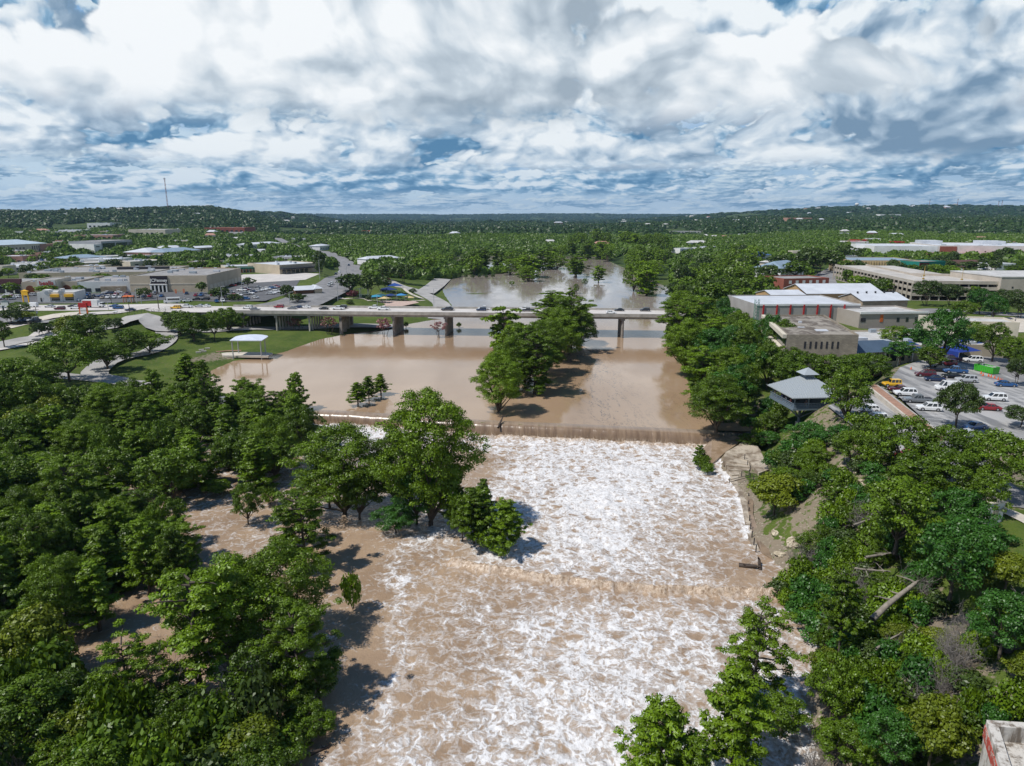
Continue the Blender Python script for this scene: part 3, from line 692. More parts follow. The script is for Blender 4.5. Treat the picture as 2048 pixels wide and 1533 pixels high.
# stripes in the town car park
m = MB()
def stripe(a, b, z, w=0.12):
    a = Vector(a); b = Vector(b); n = (b - a).normalized(); n = Vector((-n.y, n.x)) * w / 2
    m.add([(a.x + n.x, a.y + n.y, z), (b.x + n.x, b.y + n.y, z), (b.x - n.x, b.y - n.y, z), (a.x - n.x, a.y - n.y, z)], [(3, 2, 1, 0)])
e0 = Vector(G2(1762, 775, 12)); e1 = Vector(G2(1885, 868, 12)); ed = (e1 - e0).normalized(); en = Vector((-ed.y, ed.x))
if en.x < 0: en = -en
for r0 in (0.8, 19.5, 25.0):
    for k in range(15): q = e0 + ed * (1 + 2.9 * k) + en * r0; stripe(q, q + en * 5.2, 12.008)
o = m.build('parking_stripes', PAINTW); tag(o, kind='structure')
# brick walk and kerb between the upper and lower car parks
def strip(name, off, w, z, mat, h=0.15, L=None):
    m = MB(); a = e0 + en * off - ed * 2; b = e0 + en * off + ed * ((e1 - e0).length + 3)
    m.hexa([(a.x, a.y, z - 0.9), (b.x, b.y, z - 0.9), (b.x + en.x * w, b.y + en.y * w, z - 0.9), (a.x + en.x * w, a.y + en.y * w, z - 0.9)],
           [(a.x, a.y, z + h), (b.x, b.y, z + h), (b.x + en.x * w, b.y + en.y * w, z + h), (a.x + en.x * w, a.y + en.y * w, z + h)])
    o = m.build(name, mat); tag(o, kind='structure')
strip('brick_walk', -2.6, 2.0, 12.0, simple('brick_walk', (0.33, 0.19, 0.13), 0.9, 0.25, 1.0)); strip('kerb', -3.1, 0.45, 12.0, PATHC, 0.25); strip('kerb', -0.5, 0.3, 12.0, CONC)
# ---------------------------------------------------------------- buildings
def col_mat(name, c, rough=0.85, var=0.14, scale=0.15): return simple(name, c, rough, var, scale)
GL = glass()
TAN = col_mat('tan_stucco', (0.45, 0.38, 0.28)); CREAM = col_mat('cream_wall', (0.56, 0.50, 0.40)); WHT = col_mat('white_wall', (0.66, 0.66, 0.64)); WROOF = col_mat('white_roof', (0.50, 0.52, 0.55), 0.7)
GROOF = col_mat('grey_roof', (0.27, 0.26, 0.25), 0.9, 0.35, 0.2); LROOF = col_mat('light_roof', (0.46, 0.45, 0.43), 0.9, 0.3, 0.2); BROOF = col_mat('blue_grey_metal_roof', (0.22, 0.29, 0.35), 0.5)
BRICK = col_mat('red_brick', (0.24, 0.075, 0.05), 0.9); PINK = col_mat('pale_red_brick', (0.36, 0.20, 0.15), 0.9); MAROON = col_mat('maroon_roof', (0.09, 0.035, 0.04)); ACU = col_mat('machine_grey', (0.33, 0.37, 0.40), 0.6); DARKF = col_mat('dark_trim', (0.03, 0.03, 0.035))
REDP = col_mat('red_paint', (0.40, 0.02, 0.02), 0.5); GRN = col_mat('green_fascia', (0.03, 0.18, 0.12)); YEL = col_mat('yellow_awning', (0.75, 0.42, 0.03)); ORNG = col_mat('orange_paint', (0.55, 0.13, 0.03)); TEAL = col_mat('teal_panel', (0.01, 0.16, 0.13)); BLUEC = col_mat('blue_fabric', (0.01, 0.035, 0.22))
def stone_mat(name, c1, c2, sc=0.9):
    t = MT(name); p = t.pos((1, 1, 1)); b = t.N('ShaderNodeTexBrick'); 
    mp = t.N('ShaderNodeCombineXYZ'); s_ = t.N('ShaderNodeSeparateXYZ'); t.L(s_, 0, p); t.L(mp, 0, t.math('ADD', s_.outputs[0], s_.outputs[1])); t.L(mp, 1, s_.outputs[2])
    t.L(b, 'Vector', mp.outputs[0]); b.inputs['Scale'].default_value = sc; t.L(b, 'Color1', c1); t.L(b, 'Color2', c2); t.L(b, 'Mortar', tuple(x * 0.55 for x in c1)); b.inputs['Mortar Size'].default_value = 0.03; b.inputs['Row Height'].default_value = 0.3; b.inputs['Brick Width'].default_value = 0.8
    c = t.mix(t.rng(t.noise(t.pos(), 0.35, 4, .6), 0.3, 0.7, 0, 0.5), b.outputs['Color'], tuple(x * 0.6 for x in c2))
    return t.done(t.bsdf(c, 0.9))
STONE = stone_mat('limestone_courses', (0.40, 0.34, 0.26), (0.28, 0.235, 0.18)); STONE_B = stone_mat('rough_tan_stone', (0.42, 0.35, 0.25), (0.30, 0.22, 0.15), 0.6)
def frame_of(pxA, pxB, z):
    a = G(*pxA, z); b = G(*pxB, z); return a, b
class Bld:
    def __init__(s, name, label, A, Bp, z, depth, h, wall, roof=None, cat='building', parapet=0.5, group=None, skew=0.0):
        a = Vector(A[:2]) if len(A) > 2 else G(A[0], A[1], z); b = Vector(Bp[:2]) if len(Bp) > 2 else G(Bp[0], Bp[1], z)
        s.a = Vector(a[:2]); s.b = Vector(b[:2]); s.L = (s.b - s.a).length; s.u = (s.b - s.a) / s.L; s.n = Vector((-s.u.y, s.u.x))
        if s.n.y < 0: s.n = -s.n
        s.z = z; s.h = h; s.d = depth; s.skew = skew
        s.o = empty(name, (s.a.x, s.a.y, z), 0); tag(s.o, label, cat, group)
        s.wallm = wall
        m = MB(); t_ = min(0.35, depth * 0.1)
        if parapet:
            for r in ((0, s.L, 0, t_), (0, s.L, depth - t_, depth), (0, t_, t_, depth - t_), (s.L - t_, s.L, t_, depth - t_)): s.bx(m, *r, -1.5, h)
        else: s.bx(m, 0, s.L, 0, depth, -1.5, h)
        s.put(m, 'wall', wall)
        if roof is not None and parapet:
            m = MB(); s.bx(m, t_, s.L - t_, t_, depth - t_, h - parapet - 0.3, h - parapet); s.put(m, 'roof', roof)
        keep_clear([s.P(-3, -3, 0), s.P(s.L + 3, -3, 0), s.P(s.L + 3, depth + 3, 0), s.P(-3, depth + 3, 0)])
    def P(s, u, w, z): q = s.a + s.u * (u + s.skew * w) + s.n * w; return (q.x, q.y, s.z + z)
    def loc(s, p): return (p[0] - s.a.x, p[1] - s.a.y, p[2] - s.z)
    def bx(s, m, u0, u1, w0, w1, z0, z1, mi=0): return m.hexa([s.loc(s.P(*q)) for q in ((u0, w0, z0), (u1, w0, z0), (u1, w1, z0), (u0, w1, z0))], [s.loc(s.P(*q)) for q in ((u0, w0, z1), (u1, w0, z1), (u1, w1, z1), (u0, w1, z1))], mi)
    def put(s, m, name, mat, parent=None, label=None):
        o = m.build(name, mat, parent or s.o)
        if label: o['label'] = label
        return o
    def box(s, name, mat, *r, parent=None): m = MB(); s.bx(m, *r); return s.put(m, name, mat, parent)
    def windows(s, n, u0, u1, z0, z1, wfrac=0.6, mat=None, side=0, name='window'):
        L = (u1 - u0) / n
        for i in range(n):
            c = u0 + L * (i + .5); w = L * wfrac / 2
            if side == 0: s.box(name, mat or GL, c - w, c + w, -0.06, 0.10, z0, z1)
            elif side == 1: s.box(name, mat or GL, s.L - 0.10, s.L + 0.06, c - w, c + w, z0, z1)
            else: s.box(name, mat or GL, -0.06, 0.10, c - w, c + w, z0, z1)
    def units(s, n, seed=0, size=(1.5, 3.0), mat=None, top=None):
        r = random.Random(seed); z = (s.h - 0.5) if top is None else top
        for i in range(n):
            a = r.uniform(*size); b = r.uniform(*size) * 0.7; u = r.uniform(1, max(1.1, s.L - a - 1)); w = r.uniform(1, max(1.1, s.d - b - 1))
            s.box('air_conditioner', mat or (ACU if i % 2 else WROOF), u, u + a, w, w + b, z, z + r.uniform(0.8, 1.6))
    def gable(s, rise, mat, over=0.5, axis=0):
        m = MB(); L, d, h = s.L, s.d, s.h; o = over
        if axis == 0: pts = [(-o, -o, h - .1), (L + o, -o, h - .1), (L + o, d / 2, h + rise), (-o, d / 2, h + rise), (-o, d + o, h - .1), (L + o, d + o, h - .1)]
        else: pts = [(-o, -o, h - .1), (-o, d + o, h - .1), (L / 2, d + o, h + rise), (L / 2, -o, h + rise), (L + o, -o, h - .1), (L + o, d + o, h - .1)]
        V = [s.loc(s.P(*q)) for q in pts]; V2 = [(a, b, c + 0.2) for a, b, c in V]
        if axis == 0: m.add(V2 + V, [(0, 1, 2, 3), (3, 2, 5, 4), (9, 8, 7, 6), (10, 11, 8, 9), (0, 6, 7, 1), (4, 5, 11, 10), (0, 3, 9, 6), (3, 4, 10, 9), (1, 7, 8, 2), (2, 8, 11, 5)])
        else: m.add(V2 + V, [(3, 2, 1, 0), (4, 5, 2, 3), (6, 7, 8, 9), (9, 8, 11, 10), (0, 1, 7, 6), (4, 10, 11, 5), (0, 6, 9, 3), (3, 9, 10, 4), (1, 2, 8, 7), (2, 5, 11, 8)])
        s.put(m, 'roof', mat)
        m = MB()
        if axis == 0:
            for u in (0.02, L - 0.22): m.hexa([s.loc(s.P(*q)) for q in ((u, 0.1, h), (u + .2, 0.1, h), (u + .2, d - .1, h), (u, d - .1, h))], [s.loc(s.P(*q)) for q in ((u, d / 2 - .1, h + rise - .1), (u + .2, d / 2 - .1, h + rise - .1), (u + .2, d / 2 + .1, h + rise - .1), (u, d / 2 + .1, h + rise - .1))])
        else:
            for w in (0.02, d - 0.22): m.hexa([s.loc(s.P(*q)) for q in ((0.1, w, h), (L - .1, w, h), (L - .1, w + .2, h), (0.1, w + .2, h))], [s.loc(s.P(*q)) for q in ((L / 2 - .1, w, h + rise - .1), (L / 2 + .1, w, h + rise - .1), (L / 2 + .1, w + .2, h + rise - .1), (L / 2 - .1, w + .2, h + rise - .1))])
        s.put(m, 'gable_wall', s.wallm)
    def hip(s, rise, mat, over=0.6):
        m = MB(); L, d, h = s.L, s.d, s.h; o = over; k = min(L, d) / 2
        if L >= d: rg_ = [(k, d / 2), (L - k, d / 2)]
        else: rg_ = [(L / 2, k), (L / 2, d - k)]
        V = [s.loc(s.P(*q)) for q in ((-o, -o, h), (L + o, -o, h), (L + o, d + o, h), (-o, d + o, h))] + [s.loc(s.P(a, b, h + rise)) for a, b in rg_]
        F = [(0, 1, 5, 4), (1, 2, 5), (2, 3, 4, 5), (3, 0, 4), (3, 2, 1, 0)] if L >= d else [(0, 1, 4), (1, 2, 5, 4), (2, 3, 5), (3, 0, 4, 5), (3, 2, 1, 0)]
        m.add(V, F); s.put(m, 'roof', mat)
    def text(s, txt, u, z, size, mat, w=-0.2, name='lettering', parent=None, ext=0.05, squeeze=1.0):
        cu = bpy.data.curves.new('lettering', 'FONT'); cu.body = txt; cu.size = size; cu.extrude = ext; cu.align_x = 'CENTER'; cu.offset = 0.02 * size
        to = bpy.data.objects.new('lettering_tmp', cu); col.objects.link(to)
        dg = bpy.context.evaluated_depsgraph_get(); me = bpy.data.meshes.new_from_object(to.evaluated_get(dg)); bpy.data.objects.remove(to); me.materials.clear(); me.materials.append(mat)
        o = obj(name, me, parent or s.o); o.location = s.loc(s.P(u, w, z)); o.rotation_euler = (R(90), 0, math.atan2(s.u.y, s.u.x)); o.scale = (squeeze, 1, 1); return o
def arch(s, uc, w, h, mat, name='arch_opening', z0=0.0):
    m = MB(); n = 8; pts = [(uc - w / 2, z0), (uc + w / 2, z0)] + [(uc + w / 2 * math.cos(a), z0 + h - w / 2 + w / 2 * math.sin(a)) for a in [math.pi * k / n for k in range(n + 1)]]
    k = len(pts); V = [s.loc(s.P(a, -0.05, b)) for a, b in pts] + [s.loc(s.P(a, 0.1, b)) for a, b in pts]
    m.add(V, [tuple(range(k)), tuple(range(2 * k - 1, k - 1, -1))] + [(i, (i + 1) % k, k + (i + 1) % k, k + i) for i in range(k)]); s.put(m, name, mat)

# ---- left: the shopping strip
b = Bld('shop_building', 'white arcade shop with three dark arches and maroon mansard roof', (-60, 588), (45, 587), 10, 34, 5.6, WHT, GROOF)
for k in range(7): arch(b, b.L - 2.2 - k * 4.4, 3.6, 4.0, DARKF)
b.box('mansard', MAROON, 0, b.L, -0.5, 1.5, 5.0, 8.2)
b = Bld('shop_building', 'tan mall building with brown arched doorways beside the red lettered store', (46, 588), (157, 586), 10, 40, 6.6, TAN, GROOF)
for k in (0.14, 0.80): arch(b, b.L * k, 4.4, 4.6, col_mat('brown_doors', (0.16, 0.05, 0.02)), 'arched_doorway')
b.units(9, 3)
b = Bld('department_store', 'tan clothing store with red awning and red bealls lettering on pale panel', (75, 589.5), (118, 588.6), 10, 20, 8.2, CREAM, GROOF, 'store')
b.box('sign_panel', WHT, 1.0, b.L - 1, -0.25, -0.003, 4.9, 8.0); b.text('bealls', b.L * .5, 5.3, 3.1, REDP, -0.34, ext=0.06, squeeze=1.05); b.box('awning', REDP, b.L * .38, b.L - 0.8, -1.6, -0.01, 3.2, 4.6); b.box('door', GL, b.L * .45, b.L * .9, -0.08, 0.02, 0, 3.0)
b = Bld('shop_building', 'low white shop block joining the mall to the department store', (152, 586), (262, 584), 10, 40, 6.2, WHT, GROOF); b.units(8, 5); b.box('brick_facade', STONE_B, b.L * .46, b.L * .93, -0.6, -0.01, 0, 3.4); b.windows(3, 4, 20, 0.3, 2.4)
b = Bld('department_store', 'long beige department store with dark rectangular JCPenney sign over pillared entrance', (262, 584.5), (416, 583.5), 10, 62, 9.4, TAN, GROOF, 'store')
b.box('sign_panel', col_mat('black_sign', (0.018, 0.012, 0.02)), b.L * .27, b.L * .49, -0.5, -0.01, 4.6, 9.2); b.text('JCPenney', b.L * .38, 5.9, 2.5, WHT, -0.62); b.box('entrance', GL, b.L * .28, b.L * .485, -0.3, -0.01, 0, 3.6)
for k in range(5): b.box('column', WHT, b.L * (.275 + .05 * k), b.L * (.275 + .05 * k) + 0.7, -2.0, -1.2, 0, 4.1)
b.box('entrance_canopy', WHT, b.L * .27, b.L * .49, -2.1, -0.52, 4.1, 4.6); b.box('cornice', CREAM, 0, b.L * .268, -0.12, -0.01, 4.3, 4.9); b.box('cornice', CREAM, b.L * .492, b.L, -0.12, -0.01, 4.3, 4.9); b.units(7, 8, (2, 5))
b.windows(9, 3, 60, 0.4, 3.6, .75, CREAM, 1, 'side_panel')
b = Bld('mall_building', 'sprawling flat grey roofed mall hall behind the bealls store', (40, 566), (330, 562), 10, 60, 6.4, TAN, GROOF); b.units(30, 9, (1.5, 4)); b.box('roof_monitor', DARKF, b.L * .55, b.L * .93, 30, 34, 6, 7.6)
b = Bld('restaurant', 'white flat fast food restaurant with two yellow awnings', (76, 605), (152, 603.5), 10, 13, 5.0, WHT, LROOF)
b.box('tower', WHT, 3, 6, -0.3, 4, 0, 6.2); b.box('tower', WHT, b.L * .60, b.L * .66, -0.35, 4, 0, 6.6)
for k in (.27, .62):
    m = MB(); n = 12; c_ = b.L * k; ring = [b.loc(b.P(c_ + 1.0 * math.cos(a * math.tau / n), -0.42, 4.7 + 1.0 * math.sin(a * math.tau / n))) for a in range(n)] + [b.loc(b.P(c_ + 1.0 * math.cos(a * math.tau / n), -0.3, 4.7 + 1.0 * math.sin(a * math.tau / n))) for a in range(n)]
    m.add(ring, [tuple(range(n)), tuple(range(2 * n - 1, n - 1, -1))] + [(i, (i + 1) % n, n + (i + 1) % n, n + i) for i in range(n)]); b.put(m, 'round_emblem', ACU)
for k in (.37, .73): b.box('awning', YEL, b.L * k, b.L * k + 4.0, -1.2, -0.01, 2.5, 3.9); b.box('window', GL, b.L * k, b.L * k + 4.0, -0.08, 0.0, 0.6, 2.4)
b.windows(3, 1, b.L * .3, 0.3, 2.2, .5)
b = Bld('shop_row', 'long low shop row with green fascia and white roof by the arterial road', (452, 547), (556, 543), 10, 22, 5.2, CREAM, WROOF); b.box('fascia', GRN, 0, b.L, -1.6, -0.01, 2.9, 3.9); b.units(9, 12, (1.2, 2)); b.windows(16, 1, b.L - 1, 0.2, 2.6, .7)
for k in range(12): b.box('column', ORNG, b.L * (k + .5) / 12, b.L * (k + .5) / 12 + .4, -1.5, -1.1, 0, 2.9)
b = Bld('supermarket', 'white roofed shop building with dark curved canopy beside the green fascia row', (560, 549), (640, 543), 10, 42, 7.0, TAN, WROOF); b.box('canopy', DARKF, 0, b.L * .8, -4.5, -0.01, 3.6, 4.6); b.windows(6, 2, b.L * .7, .2, 3, .8); b.units(4, 14)
b = Bld('picnic_shelter', 'low brown park pavilion with pale metal roof below the arterial road', (592, 592), (628, 590), 9.2, 9, 3.0, col_mat('brown_timber', (0.12, 0.06, 0.035)), None, 'shelter', 0); b.gable(1.8, WROOF, 1.0)
b = Bld('park_house', 'small park house with white roof beside the brown pavilion', (630, 590), (645, 589), 9.2, 10, 3.4, TAN, None, 'building', 0); b.hip(1.8, WROOF)
# middle distance left
b = Bld('office_building', 'grey office block with dark ribbon glazing and white side wall', (205, 506), (266, 501), 11, 40, 13.5, col_mat('office_grey', (0.36, 0.37, 0.38)), GROOF); b.windows(2, 1, b.L * .86, 4.8, 11.0, .92); b.windows(4, b.L * .86, b.L - .5, 2, 11, .6); b.box('entrance_canopy', WHT, b.L * .45, b.L, -9, -.01, 3.6, 4.4)
b2 = Bld('office_wing', 'white stone wing standing on the west side of the grey office', (190, 507), (205, 506.2), 11, 40, 10.5, WHT, LROOF); b2.windows(1, 2, 8, 7, 8, .8)
b = Bld('clinic', 'long tan clinic with small square windows and pale metal roof', (-60, 515), (96, 506), 10.5, 40, 11.5, CREAM, None); b.hip(5, col_mat('pale_blue_roof', (.42, .5, .55), .5)); b.windows(13, 8, b.L * .70, 5.5, 8, .5); b.windows(4, b.L * .78, b.L * .9, 2, 9, .6); b.box('brick_wing', PINK, b.L * .9, b.L + 8, -.6, 12, 0, 10.5); b.box('brick_front', BRICK, b.L * .0, b.L * .36, -1.2, -.02, 0, 4.5)
for A_, B_, z, d, h, w_, r_, rise, lab in [((130, 531), (218, 527), 10, 26, 6, TAN, BROOF, 2.6, 'blue roofed low shop between the clinic lot and the mall'), ((300, 517), (345, 513), 11, 30, 6, PINK, WROOF, 4, 'brick school hall with steep pale roof'), ((330, 517), (402, 511), 11, 24, 6, CREAM, BROOF, 3.4, 'long school wing with blue grey roof'), ((322, 505), (372, 503), 11, 16, 5, WHT, WROOF, 2.5, 'white roofed hall behind the school'),
                                          ((500, 497), (562, 493), 11, 22, 5, WHT, WROOF, 2.2, 'long white roofed house beside the far bend of the road'), ((455, 486), (500, 484), 12, 24, 6, TAN, LROOF, 2.4, 'tan roofed block among far trees'), ((732, 527), (800, 523), 9, 14, 3.8, WHT, WROOF, 2.4, 'white roofed house in trees above the playground'), ((752, 537), (790, 536), 8, 7, 3, CREAM, WROOF, 1.0, 'long pale shed by the park lawn'), ((640, 500), (660, 498), 10, 16, 5, WHT, WROOF, 2, 'small white house near the bend'), ((378, 505), (440, 501), 11, 18, 4.5, TAN, WROOF, 2, 'pale hall among bright trees'), ((700, 500), (712, 499), 9, 16, 5, WHT, WROOF, 2, 'white cottage at the edge of the woods')]:
    q = Bld('house' if h < 5.5 else 'hall', lab, A_, B_, z, d, h, w_, None, 'building', 0); q.hip(rise, r_); q.windows(max(3, int(q.L / 6)), 1, q.L - 1, 1, 2.6, .4)
for A_, B_, z, d, h, w_, r_, lab in [((135, 541), (262, 536), 10, 30, 5.5, TAN, LROOF, 'long tan flat roofed store behind the mall'), ((262, 538), (330, 534), 10, 26, 6, CREAM, LROOF, 'cream flat roofed shop with dark doorway'), ((158, 524), (330, 519), 10.5, 30, 4.5, LROOF, LROOF, 'low pale roofed market hall'), ((410, 468), (488, 465), 22, 60, 13, BRICK, PINK, 'long red brick hospital below the hills'), ((258, 474), (330, 469), 24, 60, 14, CREAM, WROOF, 'cream hospital block on rising ground'), ((175, 458), (220, 456), 44, 60, 14, WHT, BROOF, 'white institution high on the hill flank'), ((118, 470), (160, 468), 26, 40, 10, WHT, WROOF, 'white blocks under the scarred hill'), ((150, 479), (225, 476), 16, 40, 8, PINK, WROOF, 'brick and white low complex in trees'), ((60, 470), (130, 468), 24, 50, 6, WROOF, WROOF, 'pale flat roofs among hillside trees'),
                                    ((705, 470), (738, 469), 16, 40, 11, ORNG, ORNG, 'orange brown hall far beyond the trees'), ((738, 472), (752, 471.5), 16, 30, 8, WHT, WROOF, 'white hall beside the orange brown one'), ((754, 472), (768, 471), 16, 26, 6, WHT, WROOF, 'small white annex beyond the trees')]:
    nx_ = int(A_[0])
    if A_[1] < 500:
        ha = hit(*A_); A_, B_ = (ha.x, ha.y, 0), (ha.x + (B_[0] - A_[0]) * ha.y / FOC, ha.y, 0); z = ha.z - 1
    q = Bld('commercial_building', lab, A_, B_, z, d, h, w_, r_); q.windows(max(4, min(14, int(q.L / 9))), 2, q.L - 2, h * .3, h * .6, .5); q.units(4, nx_, (2, 4))

# ---- right: town blocks
b = Bld('stone_library', 'limestone building with seven slot windows and weathered brown flat roof', (77.8, 190.5, 0), (97.8, 190.2, 0), 10, 41, 10.0, STONE, None, 'building', 0.35, None, 0.19)
t = MT('stained_gravel_roof'); n = t.noise(t.pos((1, .6, 1)), 0.22, 6, .7, .5); M_SR = t.done(t.bsdf(t.mix(t.rng(n, .42, .58), (0.105, 0.085, 0.066), (0.27, 0.24, 0.20)), .95))
b.box('roof', M_SR, .3, b.L - .3, .3, 40.7, 9.3, 9.6)
b.windows(7, b.L * .22, b.L * .76, 6.0, 8.0, .36, DARKF)
for z_ in (0.6, 4.9): b.box('balcony_glazing', GL, -0.12, 0.02, 2.0, 39, z_ + 1.0, z_ + 4.0)
for z_ in (0.4, 4.6, 8.9): b.box('balcony_band', CREAM, -1.3, -0.13, 0.1, 40.9, z_, z_ + 1.1)
b.box('roof_vent', WROOF, 8, 9, 24, 25, 9.6, 10.2); b.box('roof_vent', WROOF, 10, 13.5, 8, 11, 9.6, 9.8); b.box('roof_vent', WROOF, 6, 8, 15, 16, 9.6, 9.75); b.box('roof_vent', WROOF, 2.0, 3, 34, 35, 9.6, 10.4)
b = Bld('visitor_hall', 'low hall with dark blue metal roof and white posts beside the limestone building', (98.5, 193, 0), (116, 196, 0), 11, 10, 3.6, CREAM, None, 'building', 0); b.hip(2.2, col_mat('slate_blue_roof', (0.06, 0.09, 0.13), .5), 2.0); b.windows(6, 1, b.L - 1, .4, 3.0, .8)
for k in range(5): b.box('post', WHT, k * b.L / 4 - .15, k * b.L / 4 + .15, -1.7, -1.4, -1, 3.55)
b = Bld('theatre', 'long grey metal hall with red pilasters and white roof above the river trees', (1510, 652), (1716, 651), 10.5, 34, 8.4, col_mat('grey_metal_wall', (0.33, 0.31, 0.29)), None, 'building', 0.4); b.box('roof', WROOF, .35, b.L - .35, .35, 33.6, 7.6, 8.0)
for k in range(7): b.box('pilaster', REDP, b.L * (.06 + .13 * k), b.L * (.06 + .13 * k) + .5, -.4, -.01, .4, 8.3)
b.box('white_fascia', WHT, 0, b.L, -.2, -.012, 7.9, 8.6); b.windows(3, .4, 1.2, 1, 1.2, .5)
c_ = G(1507, 664, 9.0); r_s = empty('lattice_tower', (c_.x, c_.y, 9.0)); tag(r_s, 'slim dark green lattice tower standing against the grey theatre', 'tower'); m = MB()
for u in (0, 1.4):
    for w in (0, 1.4): m.box((u, w, 0), (.12, .12, 12.5))
for k in range(10): m.box((.7, 0, k * 1.25), (1.5, .1, .1)); m.tube([(0, 0, k * 1.25), (1.4, 0, k * 1.25 + 1.25)], .05, 4); m.tube([(0, 0, k * 1.25), (0, 1.4, k * 1.25 + 1.25)], .05, 4)
m.build('lattice', GRN, r_s)
b = Bld('flat_annex', 'long tan annex with white roof edge between theatre and cedar tree', (1716, 661), (1852, 659), 11, 20, 6.6, col_mat('tan_grey', (.33, .29, .25)), LROOF); b.box('roof_edge', WHT, 0, b.L, -.4, -.01, 6.1, 6.9); b.box('doorway', ORNG, b.L * .30, b.L * .345, -.1, .1, 3.0, 5.8); b.box('doorway', DARKF, b.L * .02, b.L * .09, -.1, .1, 3.2, 4.6); b.windows(3, b.L * .5, b.L * .9, 3, 4.6, .3)
b = Bld('service_roof', 'broad flat roof crowded with air conditioning units behind the limestone building', (104, 197, 0), (146, 199, 0), 11, 28, 4.6, TAN, LROOF); b.units(22, 21, (1.2, 3.4))
b = Bld('stone_warehouse', 'rough tan stone warehouse with plain white roof', (1722, 632), (1812, 630), 12, 16, 6.2, STONE_B, None, 'building', 0); b.gable(2.4, WROOF, .4); b.windows(5, 2, b.L - 2, 1.5, 3.4, .16)
for k in range(5): b.box('chimney', DARKF, b.L * (.1 + .2 * k), b.L * (.1 + .2 * k) + .5, 7, 7.6, 7, 9.4)
b = Bld('warehouse', 'wide warehouse with pale blue white metal roof and tan gable', (1612, 612), (1762, 611), 12, 24, 5.6, col_mat('ochre_wall', (.42, .27, .13)), None, 'building', 0); b.gable(3.4, WROOF, .6)
b = Bld('warehouse', 'small ochre store with white roof west of the wide warehouse', (1546, 616), (1612, 615), 12, 18, 5.0, col_mat('ochre_wall', (.42, .27, .13)), None, 'building', 0); b.gable(2.0, WROOF, .4); b.windows(4, 1, b.L - 1, 1, 2.6, .4)
b = Bld('brick_building', 'red brick two storey building with pale lintels', (1566, 582), (1656, 580), 12, 20, 6.8, BRICK, GROOF); b.windows(6, 2, b.L - 1, 3.8, 5.6, .4, WHT); b.windows(6, 2, b.L - 1, .8, 2.6, .4, WHT)
b = Bld('house', 'two storey white house with grey metal hip roof', (1560, 560), (1606, 553), 11.5, 18, 7.5, WHT, None, 'house', 0); b.hip(4, BROOF, 1.0); b.windows(6, 1, b.L - 1, 4, 6.2, .5); b.windows(6, 1, b.L - 1, .8, 3, .5)
b = Bld('house', 'long cream house behind the grey roofed white house', (1545, 540), (1590, 538), 11.5, 14, 5.5, CREAM, None, 'house', 0); b.hip(2.6, LROOF, .8); b.windows(6, 1, b.L - 1, 1, 3, .5)
b = Bld('house', 'blue roofed house half hidden by dark oaks', (1508, 525), (1540, 523), 11.5, 16, 6, WHT, None, 'house', 0); b.hip(3.4, col_mat('blue_roof', (.05, .11, .24)), .8); b.windows(4, 1, b.L - 1, 1, 3, .5)

